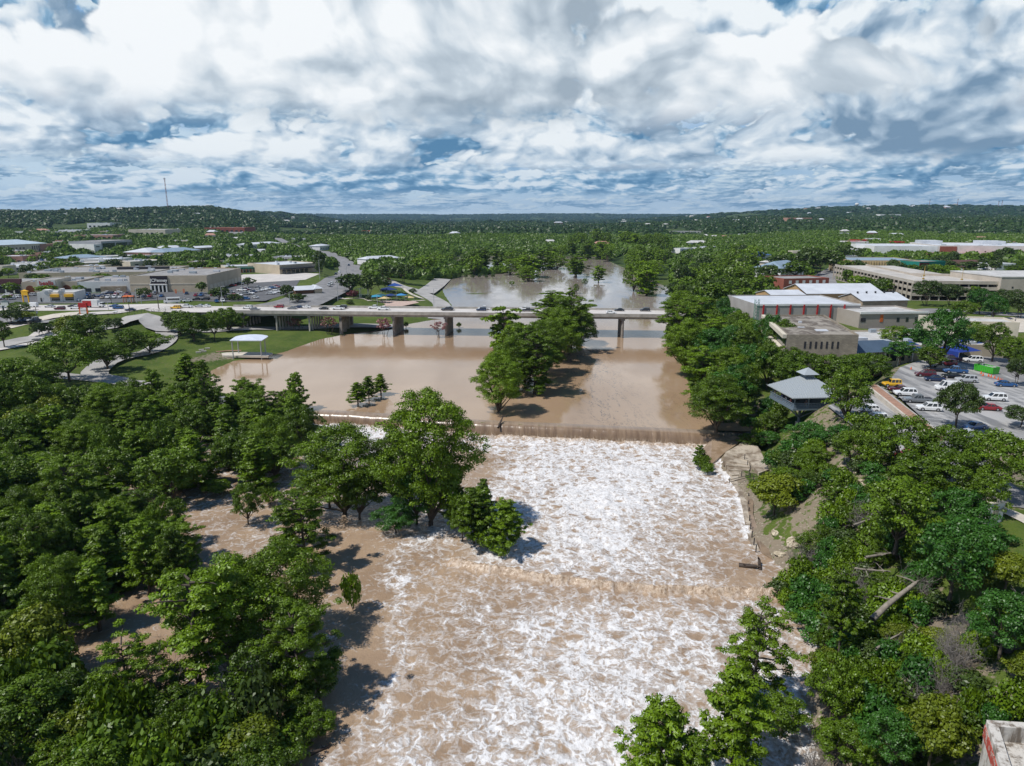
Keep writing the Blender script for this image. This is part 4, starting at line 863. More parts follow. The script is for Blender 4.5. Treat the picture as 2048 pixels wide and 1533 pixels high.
# parking garage
def garage():
    z0 = 12.0
    A_ = Vector(G2(1667, 558, z0)); C_ = Vector(G2(1822, 601, z0)); D_ = Vector(G2(1990, 603, z0))
    root = empty('parking_garage', (C_.x, C_.y, z0)); tag(root, 'three level beige concrete parking garage with open decks', 'garage')
    L_ = lambda p, z: (p.x - C_.x, p.y - C_.y, z)
    back = (D_ - C_) ; depthv = (A_ - C_)
    E_ = A_ + back * 0.95
    GC = col_mat('garage_concrete', (0.42, 0.37, 0.31), .9, .2, .2); GT = col_mat('garage_top_deck', (0.44, 0.41, 0.37), .9, .25, .12)
    for i, z in enumerate((0.0, 3.0, 6.1, 9.0)):
        m = MB(); q = [A_, C_, D_, E_]
        m.prism([L_(p, 0)[:2] for p in q], z - .35, z, 0); m.build('floor_slab', GT if i == 3 else GC, root)
        if i == 0: continue
        for a, b_, n_ in ((C_, A_, 'spandrel'), (C_, D_, 'spandrel')):
            d = (b_ - a).normalized(); n = Vector((-d.y, d.x)); n = n if n.y < 0 else -n
            m = MB(); P_ = [a + n * .32, b_ + n * .32, b_ + n * .02, a + n * .02]
            m.hexa([L_(p, z - .8) for p in P_], [L_(p, z + .75) for p in P_]); m.build(n_, GC, root)
    for a, b_, k in ((C_, A_, 22), (C_, D_, 9)):
        d = (b_ - a).normalized(); n = Vector((-d.y, d.x)); n = n if n.y < 0 else -n
        for i in range(k + 1):
            c_ = a + (b_ - a) * (i / k); m = MB(); m.box(L_(c_ - n * .35, -.6), (.55, .55, 9.0), math.atan2(d.y, d.x)); m.build('column', GC, root)
    m = MB(); a = A_ + back * .10; b_ = C_ + back * .12
    m = MB(); P_ = [A_ + back * .5, C_ + back * .42 + depthv * .25, C_ + back * .43 + depthv * .25, A_ + back * .51]; m.hexa([L_(p, 9) for p in P_], [L_(p, 10.0) for p in P_]); m.build('ramp_wall', GC, root)
    P_ = [C_ + back * .45 + depthv * .35, D_ + depthv * .30, D_ + depthv * .32, C_ + back * .45 + depthv * .37]; m = MB(); m.hexa([L_(p, 9) for p in P_], [L_(p, 10.1) for p in P_]); m.build('ramp_wall', GC, root)
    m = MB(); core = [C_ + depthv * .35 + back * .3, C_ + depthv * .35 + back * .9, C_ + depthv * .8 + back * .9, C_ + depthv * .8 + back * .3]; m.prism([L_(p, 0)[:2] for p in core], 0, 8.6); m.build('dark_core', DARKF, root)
    for f, g in ((.3, .14), (.75, .12), (.52, .3)):
        p = C_ + back * f + depthv * g; m = MB(); m.tube([L_(p, 9), L_(p, 15)], .09, 6); m.box(L_(p, 9), (.8, .8, .7)); pl = m.build('lamp_post', col_mat('pole_base_yellow', (.35, .24, .06)), root); m = MB(); m.box(L_(p, 16), (1.6, .4, .25)); m.build('lamp_head', DARKF, pl)
    keep_clear([A_, C_, D_, E_])
    # blank tower at the east end
    m = MB(); n = Vector((0, 1)); t0 = D_ + Vector((0, -2)); t1 = t0 + Vector((46, 0)); P_ = [t0, t1, t1 + Vector((0, 40)), t0 + Vector((0, 40))]
    tr = empty('blank_block', (t0.x, t0.y, z0)); tag(tr, 'windowless pale concrete block at the end of the parking garage', 'building'); m.prism([(p.x - t0.x, p.y - t0.y) for p in P_], -1, 11.8); m.build('wall', GC, tr); m = MB(); m.box((23, 20, 11.8), (46.4, 40.4, .4)); m.build('coping', LROOF, tr)
    m = MB(); m.box((6, -.05, 6.6), (.8, .12, .8)); m.build('vent', DARKF, tr); m = MB(); m.box((14, -.05, 6.6), (.8, .12, .8)); m.build('vent', DARKF, tr); keep_clear(P_)
garage()
# behind the garage
b = Bld('corrugated_hall', 'long hall with corrugated tan front and blue grey roof behind the garage', (1700, 545), (1838, 546), 12, 46, 9, col_mat('corrugated_tan', (.40, .31, .19)), None, 'building', .3); b.box('roof', BROOF, .35, b.L - .35, .35, 45.6, 8, 8.6)
for k in range(26): b.box('rib', col_mat('rib_tan', (.52, .38, .20)), b.L * k / 26, b.L * k / 26 + 1.0, -.5, -.01, 0, 8.4)
b = Bld('green_shop', 'dark red and teal panelled shop with round white emblem', (1836, 549), (1888, 547), 12, 20, 9, TEAL, GROOF); b.box('red_bay', col_mat('dark_red_bay', (.13, .015, .015)), 0, b.L * .36, -.4, -.01, 0, 8); m = MB(); c_ = b.loc(b.P(b.L * .76, -.3, 5.4)); m.tube([(c_[0], c_[1], c_[2]), (c_[0], c_[1] + .25, c_[2])], 1.3, 14); b.put(m, 'emblem', WHT)
b = Bld('supermarket', 'huge white supermarket with flat white roof and red entrance bays', (1872, 517), (2120, 520), 12, 90, 13, col_mat('store_white', (.64, .60, .56)), WROOF, 'store'); b.box('red_bay', BRICK, b.L * .02, b.L * .16, -.6, -.01, 5, 12); b.box('red_canopy', REDP, b.L * .04, b.L * .75, -9, -.61, 3.6, 4.8); b.box('skylight', WROOF, b.L * .02, b.L * .2, 55, 80, 12.4, 16); b.box('skylight', WROOF, b.L * .55, b.L * .75, 55, 80, 12.4, 16); b.units(10, 4, (3, 6)); b.windows(10, b.L * .3, b.L * .95, 6.5, 7.6, .2, DARKF)
b = Bld('supermarket_wing', 'tall white west wing of the supermarket with red stripes', (1814, 511), (1872, 518), 12, 60, 12.5, WHT, WROOF, 'store'); b.windows(3, 4, b.L * .3, 3, 10.5, .4, REDP); b.windows(4, b.L * .4, b.L - 2, 7, 8, .4)
for A_, B_, d, h, w_, r_, lab in [((1700, 499), (1736, 499), 30, 10, WHT, REDP, 'white shop with red gable sign far past the garage'), ((1712, 493), (1742, 493), 24, 9, REDP, REDP, 'red fascia shop in the far retail park'), ((1742, 490), (1768, 490), 30, 9, WHT, WROOF, 'white far retail box'), ((1790, 497), (1808, 497), 16, 9, REDP, WROOF, 'small red shop near the supermarket'), ((1690, 515), (1800, 512), 20, 5, LROOF, WROOF, 'long white roofed store before the retail park'), ((1664, 522), (1720, 521), 16, 4.5, WHT, WROOF, 'low white roof store under dark oaks'),
                                    ((1990, 541), (2030, 540), 16, 5, WHT, BROOF, 'blue windowed low shop in front of the supermarket'), ((1900, 535), (1980, 534), 14, 5, PINK, MAROON, 'maroon roofed shop row before the supermarket'), ((1455, 478), (1510, 476), 24, 7, WHT, WROOF, 'white hall in bright trees beyond the river bend'), ((1530, 483), (1545, 482), 18, 5, WHT, WROOF, 'small white house in bright trees'), ((1335, 467), (1400, 465), 24, 6, LROOF, LROOF, 'long grey roofed hall on the wooded plain'), ((1258, 474), (1290, 473), 20, 6, WHT, WROOF, 'white roofed farm hall on the wooded plain'),
                                    ((1360, 505), (1385, 504), 14, 4.5, WHT, WROOF, 'narrow white roof among riverside trees'), ((1405, 503), (1432, 500), 14, 4.5, WHT, WROOF, 'white roofed shed among riverside trees'), ((1575, 445), (1622, 444), 40, 16, PINK, CREAM, 'pink school with low tower on far slope'), ((1760, 436), (1800, 435), 40, 10, WHT, WROOF, 'white houses block on the east ridge flank')]:
    if A_[1] < 480:
        ha = hit(*A_); hb = Vector((ha.x + (B_[0] - A_[0]) * ha.y / FOC, ha.y, 0)); z_ = ha.z - 1; A_, B_ = (ha.x, ha.y, 0), hb; d = d * 1.0; h = h * (1.6 if ha.y > 2500 else 1)
    else: z_ = 12
    q = Bld('far_building', lab, A_, B_, z_, d, h, w_, r_); q.windows(max(3, min(10, int(q.L / 7))), 2, q.L - 2, h * .3, h * .6, .5)
b = Bld('school_building', 'cream building corner with dark lettering reading SCH at the frame edge', (139.5, 226, 0), (165, 220, 0), 12, 12, 7, CREAM, LROOF); b.text('SCH', 3.0, 4.6, 1.5, DARKF, -.1, squeeze=1.0); b.box('canopy', CREAM, -6, 22, -6, -.02, 3.0, 3.6); b.box('brick_pier', PINK, -4, -2.6, -5, -3.6, -.5, 3.0); b.box('door', GL, 2, 12, -.1, 0, 0, 2.8)
# ruined mill block in the near corner
def mill():
    z1 = 14.0; a = Vector(G2(1973, 1440, z1)); a2 = Vector(G2(2048, 1690, z1)); b_ = Vector(G2(2110, 1449, z1))
    root = empty('ruined_block', (a.x, a.y, 0)); tag(root, 'weathered white concrete tower block with crumbling parapet and rusty red band', 'building')
    d1 = (a2 - a); d1 = d1.normalized() * 14; d2 = (b_ - a).normalized() * 14; th = 0.75
    q = lambda u, w, z: ((d1 * u / 14 + d2 * w / 14).x, (d1 * u / 14 + d2 * w / 14).y, z)
    t = MT('stained_white_concrete'); s_ = t.noise(t.pos((1.2, 1.2, .15)), .9, 6, .7); n = t.noise(t.pos(), 2.2, 5, .7)
    c = t.mix(t.rng(s_, .45, .62), (.50, .47, .42), (.16, .13, .10)); c = t.mix(t.rng(n, .6, .72), c, (.30, .16, .10)); MW = t.done(t.bsdf(c, .95, normal=t.bump(n, .05)))
    t = MT('rusty_red_band'); n = t.noise(t.pos(), 1.6, 5, .75); MRb = t.done(t.bsdf(t.mix(t.rng(n, .52, .62), (.36, .045, .025), (.46, .40, .34)), .9))
    for r in ((0, 14, 0, th), (0, 14, 14 - th, 14), (0, th, th, 14 - th), (14 - th, 14, th, 14 - th)):
        m = MB(); m.hexa([q(r[0], r[2], 11.6), q(r[1], r[2], 11.6), q(r[1], r[3], 11.6), q(r[0], r[3], 11.6)], [q(r[0], r[2], z1), q(r[1], r[2], z1), q(r[1], r[3], z1), q(r[0], r[3], z1)]); m.build('parapet', MW, root)
    m = MB(); m.hexa([q(.05, .05, -2), q(13.95, .05, -2), q(13.95, 13.95, -2), q(.05, 13.95, -2)], [q(.05, .05, 12.7), q(13.95, .05, 12.7), q(13.95, 13.95, 12.7), q(.05, 13.95, 12.7)]); m.build('wall', MW, root)
    m = MB(); m.hexa([q(-.06, -.06, 12.5), q(14, -.06, 12.5), q(14, .04, 12.5), q(-.06, .04, 12.5)], [q(-.06, -.06, 13.5), q(14, -.06, 13.5), q(14, .04, 13.5), q(-.06, .04, 13.5)]); m.build('red_band', MRb, root)
    m = MB(); m.hexa([q(-.06, .041, 12.2), q(.04, .041, 12.2), q(.04, 14, 12.2), q(-.06, 14, 12.2)], [q(-.06, .041, 13.0), q(.04, .041, 13.0), q(.04, 14, 13.0), q(-.06, 14, 13.0)]); m.build('red_band', MRb, root)
    for k in range(5):
        m = MB(); m.hexa([q(1.5 + k * 2.6, -.1, 8.2), q(2.8 + k * 2.6, -.1, 8.2), q(2.8 + k * 2.6, .04, 8.2), q(1.5 + k * 2.6, .04, 8.2)], [q(1.5 + k * 2.6, -.1, 11), q(2.8 + k * 2.6, -.1, 11), q(2.8 + k * 2.6, .04, 11), q(1.5 + k * 2.6, .04, 11)]); m.build('boarded_window', simple('rust_stained_board', (.22, .15, .10), .9, .5, 1.2), root)
mill()

# observation pavilion on stilts
def lookout():
    c = G(1612, 780, 12.8); c = Vector((c.x, c.y)); z = 10.0; hs = 5.6; rot = R(5)
    root = empty('lookout_pavilion', (c.x, c.y, 0), rot); tag(root, 'grey metal roofed lookout pavilion with cupola standing on stilts above the bank', 'pavilion')
    MR = MT('standing_seam_roof'); sx_ = MR.N('ShaderNodeSeparateXYZ'); MR.L(sx_, 0, MR.N('ShaderNodeTexCoord').outputs['Object'])
    seam = MR.attr('dummy'); roofm = MR.done(MR.bsdf((0.40, 0.43, 0.44), .38, .25, spec=.5)); DK = simple('blue_grey_steel', (0.13, 0.17, 0.20), .5); 
    e = hs + .8; m = MB(); m.add([(-e, -e, 12.6), (e, -e, 12.6), (e, e, 12.6), (-e, e, 12.6), (-1.25, -1.25, 15.9), (1.25, -1.25, 15.9), (1.25, 1.25, 15.9), (-1.25, 1.25, 15.9), (-e, -e, 12.4), (e, -e, 12.4), (e, e, 12.4), (-e, e, 12.4)],
        [(0, 1, 5, 4), (1, 2, 6, 5), (2, 3, 7, 6), (3, 0, 4, 7), (4, 5, 6, 7), (8, 9, 1, 0), (9, 10, 2, 1), (10, 11, 3, 2), (11, 8, 0, 3), (11, 10, 9, 8)]); rf = m.build('roof', roofm, root)
    m = MB()
    for sgn in range(4):
        ca, sa = math.cos(sgn * math.pi / 2), math.sin(sgn * math.pi / 2)
        for k in range(-11, 12):
            x = k * .6; y1 = -max(1.25, abs(x)) ; f = (e + y1) / (e - 1.25); z1 = 12.6 + 3.3 * f
            P_ = [(x - .03, -e, 12.62), (x + .03, -e, 12.62), (x + .03, y1, z1 + .02), (x - .03, y1, z1 + .02)]; T_ = [(a, b_, zz + .08) for a, b_, zz in P_]
            rr = lambda p: (p[0] * ca - p[1] * sa, p[0] * sa + p[1] * ca, p[2]); m.hexa([rr(p) for p in P_], [rr(p) for p in T_])
    m.build('standing_seams', roofm, rf)
    m = MB(); m.box((0, 0, 15.9), (2.2, 2.2, .9)); cu = m.build('cupola', DK, root)
    m = MB(); m.add([(-1.9, -1.9, 16.8), (1.9, -1.9, 16.8), (1.9, 1.9, 16.8), (-1.9, 1.9, 16.8), (0, 0, 18.2)], [(0, 1, 4), (1, 2, 4), (2, 3, 4), (3, 0, 4), (3, 2, 1, 0)]); m.build('cupola_roof', roofm, cu)
    m = MB(); m.box((0, 0, 9.5), (2 * hs + .6, 2 * hs + .6, .5)); m.build('deck', DK, root)
    for x in (-hs + .3, -2, 2, hs - .3):
        for y in (-hs + .3, hs - .3): m = MB(); m.box((x, y, 10), (.22, .22, 2.6)); m.build('post', DK, root)
    for sgn in range(4):
        m = MB(); a = sgn * math.pi / 2; ca, sa = math.cos(a), math.sin(a)
        rr = lambda x, y: (x * ca - y * sa, x * sa + y * ca)
        for zz in (10.25, 10.6, 11.05): 
            p = rr(0, -hs - .15); m.box((p[0], p[1], zz), (2 * hs + .3, .06, .06), a)
        for k in range(31): p = rr(-hs - .1 + k * (2 * hs + .2) / 30, -hs - .15); m.box((p[0], p[1], 10), (.05, .05, 1.08), a)
        m.build('railing', simple('rail_blue_grey', (.20, .26, .32), .5), root)
    m = MB(); m.box((-1.0, 0, 1.6), (1.3, 1.8, 3.4), 0, 0, .7); m.build('footing', CONC, root)
    m = MB(); m.tube([(-1.0, 0, 4.6), (-1.0, 0, 9.5)], .32, 8)
    for x, y in ((-4.5, -3), (3.5, -3), (3.5, 3), (-4.5, 3)): m.tube([(-1, 0, 6), (x, y, 9.5)], .16, 6)
    m.build('stilt', DK, root)
    m = MB(); m.box((-0.2, 3.5, 10.0), (6, 4, 2.3)); m.build('dark_screen', simple('deck_shade_panel', (.05, .055, .06), .8), root)
    keep_clear([(c.x - 9, c.y - 9), (c.x + 9, c.y - 9), (c.x + 9, c.y + 9), (c.x - 9, c.y + 9)]); return root, c
LOOK, LOOKC = lookout()
# ---------------------------------------------------------------- vehicles
def paint(name, c, metal=0.0):
    n = 'paint_' + name
    if n in _mats: return _mats[n]
    t = MT(n); nn = t.noise(t.pos(), 2.0, 3); _mats[n] = t.done(t.bsdf(t.mix(t.rng(nn, .3, .7, 0, .25), c, tuple(x * .75 for x in c)), .30, metal, coat=.6, spec=.5)); return _mats[n]
PC_ = {'white': (.72, .72, .71), 'silver': (.42, .43, .44), 'grey': (.16, .17, .18), 'black': (.012, .012, .014), 'dark blue': (.012, .025, .07), 'blue': (.02, .08, .22), 'red': (.26, .012, .015), 'maroon': (.09, .008, .014), 'yellow': (.70, .40, .02), 'tan': (.34, .28, .20), 'dark green': (.02, .05, .03)}
TYRE = simple('tyre', (.018, .018, .018), .9); RIM = simple('rim', (.35, .35, .36), .35); LAMP = simple('lamp_glass', (.7, .7, .66), .2); TAIL = simple('tail_lamp', (.35, .01, .01), .3); CG = glass('car_glass', (.012, .016, .02), .05)
SPEC = {  # length, width, height, hood len, belt, clearance, cabin (start,end at belt), roof (start,end), bed start
 'sedan': (4.7, 1.80, 1.45, .92, .26, (-.95, 1.75), (-.25, 1.0), None), 'hatchback': (4.2, 1.78, 1.52, .95, .26, (-.95, 1.95), (-.25, 1.55), None),
 'suv': (4.8, 1.95, 1.78, 1.08, .32, (-1.05, 2.25), (-.40, 2.0), None), 'pickup': (5.8, 2.0, 1.85, 1.12, .38, (-1.25, 1.05), (-.55, .85), 1.15),
 'van': (5.7, 2.0, 2.35, 1.25, .34, (-1.9, 2.7), (-1.15, 2.65), None), 'jeep': (4.2, 1.85, 1.85, 1.1, .42, (-.6, 1.9), (-.40, 1.85), None)}
def car_shapes(ty):
    L, Wd, H, belt, cl, cab, rf, bed = SPEC[ty]; h = L / 2; w = Wd / 2
    body = MB(); st = [(-h, cl + .12, belt * .72, w * .84), (-h + .25, cl, belt * .86, w * .95), (cab[0] - .05, cl, belt * .97, w), (cab[1], cl, belt, w), (h - .22, cl, belt * (.98 if ty != 'sedan' else .93), w * .97), (h, cl + .12, belt * .84, w * .88)]
    if bed: st = st[:3] + [(bed, cl, belt, w), (h - .1, cl, belt, w), (h, cl + .1, belt * .97, w * .96)]
    V = []
    for x, a, b, ww in st: V += [(x, -ww, a), (x, ww, a), (x, ww * 1.0, (a + b) * .56), (x, ww * .90, b), (x, -ww * .90, b), (x, -ww, (a + b) * .56)]
    F = [tuple(range(6))[::-1], tuple(range(6 * (len(st) - 1), 6 * len(st)))]
    for i in range(len(st) - 1):
        for j in range(6): F.append((i * 6 + j, i * 6 + (j + 1) % 6, (i + 1) * 6 + (j + 1) % 6, (i + 1) * 6 + j))
    body.add(V, F)
    gl = MB(); gw = w * .87; rw = w * .74
    gb = [(cab[0], -gw, belt - .02), (cab[1], -gw, belt - .02), (cab[1], gw, belt - .02), (cab[0], gw, belt - .02)]; gt = [(rf[0], -rw, H - .07), (rf[1], -rw, H - .07), (rf[1], rw, H - .07), (rf[0], rw, H - .07)]
    gl.hexa(gb, gt)
    top = MB(); top.hexa([(rf[0] - .05, -rw - .03, H - .075), (rf[1] + .05, -rw - .03, H - .075), (rf[1] + .05, rw + .03, H - .075), (rf[0] - .05, rw + .03, H - .075)], [(rf[0] + .05, -rw + .06, H), (rf[1] - .05, -rw + .06, H), (rf[1] - .05, rw - .06, H), (rf[0] + .05, rw - .06, H)])
    for sd in (-1, 1):   # pillars
        for f in ((0, .06), (.36, .42), (.70, .76), (.97, 1.03)):
            P_ = []
            for zz, (a, b), ww in ((belt - .02, cab, gw), (H - .06, rf, rw)):
                x0 = a + (b - a) * f[0]; x1 = a + (b - a) * f[1]; q = [(x0, sd * (ww + .012), zz), (x1, sd * (ww + .012), zz), (x1, sd * (ww - .08), zz), (x0, sd * (ww - .08), zz)]; P_.append(q if sd < 0 else [q[3], q[2], q[1], q[0]])
            top.hexa(*P_)
    if ty == 'van':
        top.hexa([(-.7, -w * .965, belt), (2.75, -w * .965, belt), (2.75, w * .965, belt), (-.7, w * .965, belt)], [(-.7, -w * .86, H - .05), (2.7, -w * .86, H - .05), (2.7, w * .86, H - .05), (-.7, w * .86, H - .05)])
    bedm = None
    if bed: bedm = MB(); bedm.hexa([(bed + .1, -w * .8, belt - .08), (h - .15, -w * .8, belt - .08), (h - .15, w * .8, belt - .08), (bed + .1, w * .8, belt - .08)], [(bed + .1, -w * .8, belt + .006), (h - .15, -w * .8, belt + .006), (h - .15, w * .8, belt + .006), (bed + .1, w * .8, belt + .006)])
    r = .34 if ty in ('sedan', 'hatchback') else .40
    wh = [(sx * L * .31, sd * (w - .10), r) for sx in (-1, 1) for sd in (-1, 1)]
    return body, gl, top, bedm, wh, r, h, w, belt, H
def wheel(m, x, y, r, wd=.24, mi=0): m.tube([(x, y - wd / 2, r), (x, y + wd / 2, r)], r, 12, mi)
def setpaint(o, mat, slot=0): o.material_slots[slot].link = 'OBJECT'; o.material_slots[slot].material = mat
CARP = {}
def full_car(ty):
    body, gl, top, bedm, wh, r, h, w, belt, H = car_shapes(ty); root = empty('parked_car', (0, 0, 0))
    body.build('body', PAINTW, root); gl.build('windows', CG, root).name = 'glazing'; top.build('cabin_roof', PAINTW, root)
    if bedm: bedm.build('load_bed', DARKF, root)
    for x, y, z in wh:
        m = MB(); wheel(m, x, y, r); t_ = m.build('wheel', TYRE, root); m = MB(); wheel(m, x, y + (.03 if y > 0 else -.03), r, .22); m.v = [(x + (a - x) * .55, b, z + (c - z) * .55) for a, b, c in m.v]; m.build('rim', RIM, t_)
    for sd in (-1, 1):
        m = MB(); m.box((-h + .10, sd * w * .68, belt * .62), (.16, .34, .15)); m.build('headlight', LAMP, root); m = MB(); m.box((h - .06, sd * w * .74, belt * .66), (.12, .22, .2)); m.build('tail_light', TAIL, root)
    return root
def lite_car(ty):
    body, gl, top, bedm, wh, r, h, w, belt, H = car_shapes(ty); m = MB()
    for s_, k in ((body, 0), (top, 0), (gl, 1)): m.add(s_.v, s_.f, k)
    if bedm: m.add(bedm.v, bedm.f, 1)
    for x, y, z in wh: wheel(m, x, y, r, .24, 2)
    return m.mesh('far_car', [PAINTW, CG, TYRE])
FULL = {}; LITE = {k: lite_car(k) for k in SPEC}
CARS = []
NOUN = {'sedan': 'sedan', 'hatchback': 'hatchback', 'suv': 'SUV', 'pickup': 'pickup truck', 'van': 'van', 'jeep': 'off-road car'}
def car(ty, colr, x, y, z, rz, zone, full=False, label=None):
    if full:
        if ty not in FULL: o = FULL[ty] = full_car(ty)
        else: o = copy_thing(FULL[ty])
        for ch in o.children:
            if ch.name.startswith(('body', 'cabin_roof')): setpaint(ch, paint(colr, PC_[colr]))
    else:
        o = obj('parked_car', LITE[ty]); setpaint(o, paint(colr, PC_[colr]))
    o.name = {'pickup': 'pickup_truck', 'van': 'van', 'suv': 'suv'}.get(ty, 'car'); o.location = (x, y, z); o.rotation_euler = (0, 0, rz)
    CARS.append([o, ty, colr, zone, x, y, label]); return o
def car_px(ty, colr, px, py, z, rz, zone, full=False, label=None): p = G(px, py, z); return car(ty, colr, p.x, p.y, z, rz, zone, full, label)
ba = math.atan2(BD.y, BD.x)
lanes = {0: 3.0, 1: 7.4, 2: 12.4, 3: 16.6}
for ty, c_, px, py in [('sedan', 'white', 420, 613), ('sedan', 'silver', 407, 613), ('suv', 'white', 499, 617), ('sedan', 'grey', 514, 620), ('suv', 'red', 564, 614.5), ('sedan', 'grey', 583, 619.5), ('sedan', 'dark blue', 595, 617.5), ('sedan', 'white', 617, 615), ('sedan', 'black', 648, 619.5), ('pickup', 'white', 677, 619.5), ('suv', 'black', 691, 614.8),
                       ('pickup', 'white', 748, 618.5), ('pickup', 'white', 765, 621.5), ('pickup', 'black', 895, 621.5), ('sedan', 'black', 902, 616.2), ('suv', 'dark blue', 962, 623.2), ('pickup', 'white', 970, 618), ('pickup', 'white', 1050, 618.6), ('pickup', 'black', 1056, 623.8), ('sedan', 'white', 1221, 626.8), ('sedan', 'black', 1238, 622.2), ('suv', 'black', 1290, 623.6)]:
    p = G(px, py, 10.0); near = ((Vector((p.x, p.y)) - BA).dot(BN)); w = min(lanes.values(), key=lambda q: abs(q - near)); u = (Vector((p.x, p.y)) - BA).dot(BD); q = B(u, w, 10.015)
    car(ty, c_, q[0], q[1], q[2], ba + (math.pi if rnd.random() < .0 or w < 10 else 0), 'bridge', True)
# junction and highway, mall lots
for ty, c_, px, py, z, a in [('suv', 'yellow', 352, 618, 9.95, 0), ('pickup', 'white', 373, 616, 9.95, 0), ('sedan', 'dark blue', 261, 622, 9.95, .2), ('sedan', 'silver', 367, 602.5, 10.02, .5), ('sedan', 'white', 375, 604, 10.02, .5), ('sedan', 'black', 393, 600.5, 10.02, .5), ('suv', 'black', 411, 600.5, 10.02, .4), ('sedan', 'silver', 100, 615.5, 9.95, 0), ('suv', 'maroon', 120, 620, 9.95, 0),
                           ('sedan', 'black', 146, 614.5, 9.95, 0), ('pickup', 'white', 153, 618.5, 9.95, 0), ('sedan', 'blue', 229, 614.5, 9.95, .1), ('suv', 'blue', 237, 618.5, 9.95, .1), ('sedan', 'silver', 2, 617, 9.95, 0), ('van', 'white', 64, 615, 9.95, 0), ('pickup', 'white', 231, 631.5, 8.55, .35), ('suv', 'silver', 40, 644, 8.35, 1.2), ('suv', 'dark blue', 50, 643.5, 8.35, 1.2), ('suv', 'silver', 66, 642.5, 8.35, 1.2), ('sedan', 'black', 71, 643.5, 8.3, 1.2), ('suv', 'black', 70, 686.5, 4.3, .1),
                           ('sedan', 'white', 88, 686, 4.25, .1), ('suv', 'white', 5, 634, 8.9, 0)]: car_px(ty, c_, px, py, z, a, 'highway')
for ty, c_, px, py, z, a in [('sedan', 'white', 16, 591, 10.02, 0), ('sedan', 'red', 22, 595, 10.02, 0), ('suv', 'white', 32, 596, 10.02, .1), ('suv', 'silver', 64, 592, 10.02, .2), ('pickup', 'tan', 48, 594, 10.02, 0), ('sedan', 'white', 151, 603, 10.02, 0), ('suv', 'maroon', 168, 590.5, 10.02, 0), ('pickup', 'white', 155, 590, 10.02, 1.5), ('sedan', 'black', 184, 594.5, 10.02, 0), ('sedan', 'blue', 203, 594, 10.02, .5),
                           ('sedan', 'white', 213, 587, 10.02, .2), ('suv', 'dark blue', 219, 588.5, 10.02, .2), ('sedan', 'white', 236, 586.5, 10.02, .2), ('sedan', 'white', 332, 583, 10.02, .1), ('sedan', 'maroon', 379, 578.8, 10.02, 0), ('sedan', 'silver', 272, 583, 10.02, 0), ('sedan', 'silver', 307, 587, 10.02, 0)]: car_px(ty, c_, px, py, z, a, 'mall')
rc = random.Random(17); CW = ['white', 'white', 'silver', 'silver', 'grey', 'black', 'dark blue', 'blue', 'red', 'maroon', 'white', 'tan']; TW = ['sedan', 'suv', 'pickup', 'suv', 'sedan', 'hatchback']
def lot_rows(a, b, z, n, zone, gap=.35, ang=None, step=2.9):
    a = Vector(G2(*a, z)); b = Vector(G2(*b, z)); d = (b - a).normalized(); L = (b - a).length; k = int(L / step); rz = math.atan2(d.y, d.x) + (math.pi / 2 if ang is None else ang)
    for i in range(k):
        if rc.random() < gap: continue
        q = a + d * (i + .5) * step; car(rc.choice(TW), rc.choice(CW), q.x, q.y, z + .03, rz, zone)
for a, b, g in [((452, 596), (505, 588), .35), ((505, 586), (560, 574), .4), ((470, 585), (520, 576), .6), ((455, 575), (500, 566), .6), ((415, 606), (470, 603), .4), ((470, 602), (520, 596), .4), ((345, 590), (400, 588), .8), ((440, 590), (470, 585), .6), ((175, 598), (330, 594), .45), ((170, 592), (320, 589), .5), ((330, 594), (440, 592), .5), ((-40, 600), (40, 599), .4), ((530, 592), (575, 580), .5)]: lot_rows(a, b, 10.02, 0, 'mall', g)
for a, b, g in [((-20, 527), (150, 519), .3), ((-10, 523), (160, 516), .3), ((10, 519), (165, 513), .3)]: lot_rows(a, b, 10.95, 0, 'clinic', .45, step=4.2)
for a, b in [((655, 562), (700, 531)), ((640, 585), (676, 560)), ((620, 505), (660, 511)), ((560, 606), (620, 594))]: lot_rows(a, b, 10.28, 0, 'arterial', .72, 0, 11)
for a, b in [((1700, 505), (1800, 503)), ((1720, 500), (1800, 499)), ((1750, 508), (1812, 507)), ((1900, 541), (1990, 540)), ((1990, 548), (2048, 547)), ((1890, 545), (1935, 544))]: lot_rows(a, b, 12.02, 0, 'retail_park', .45, step=3.4)
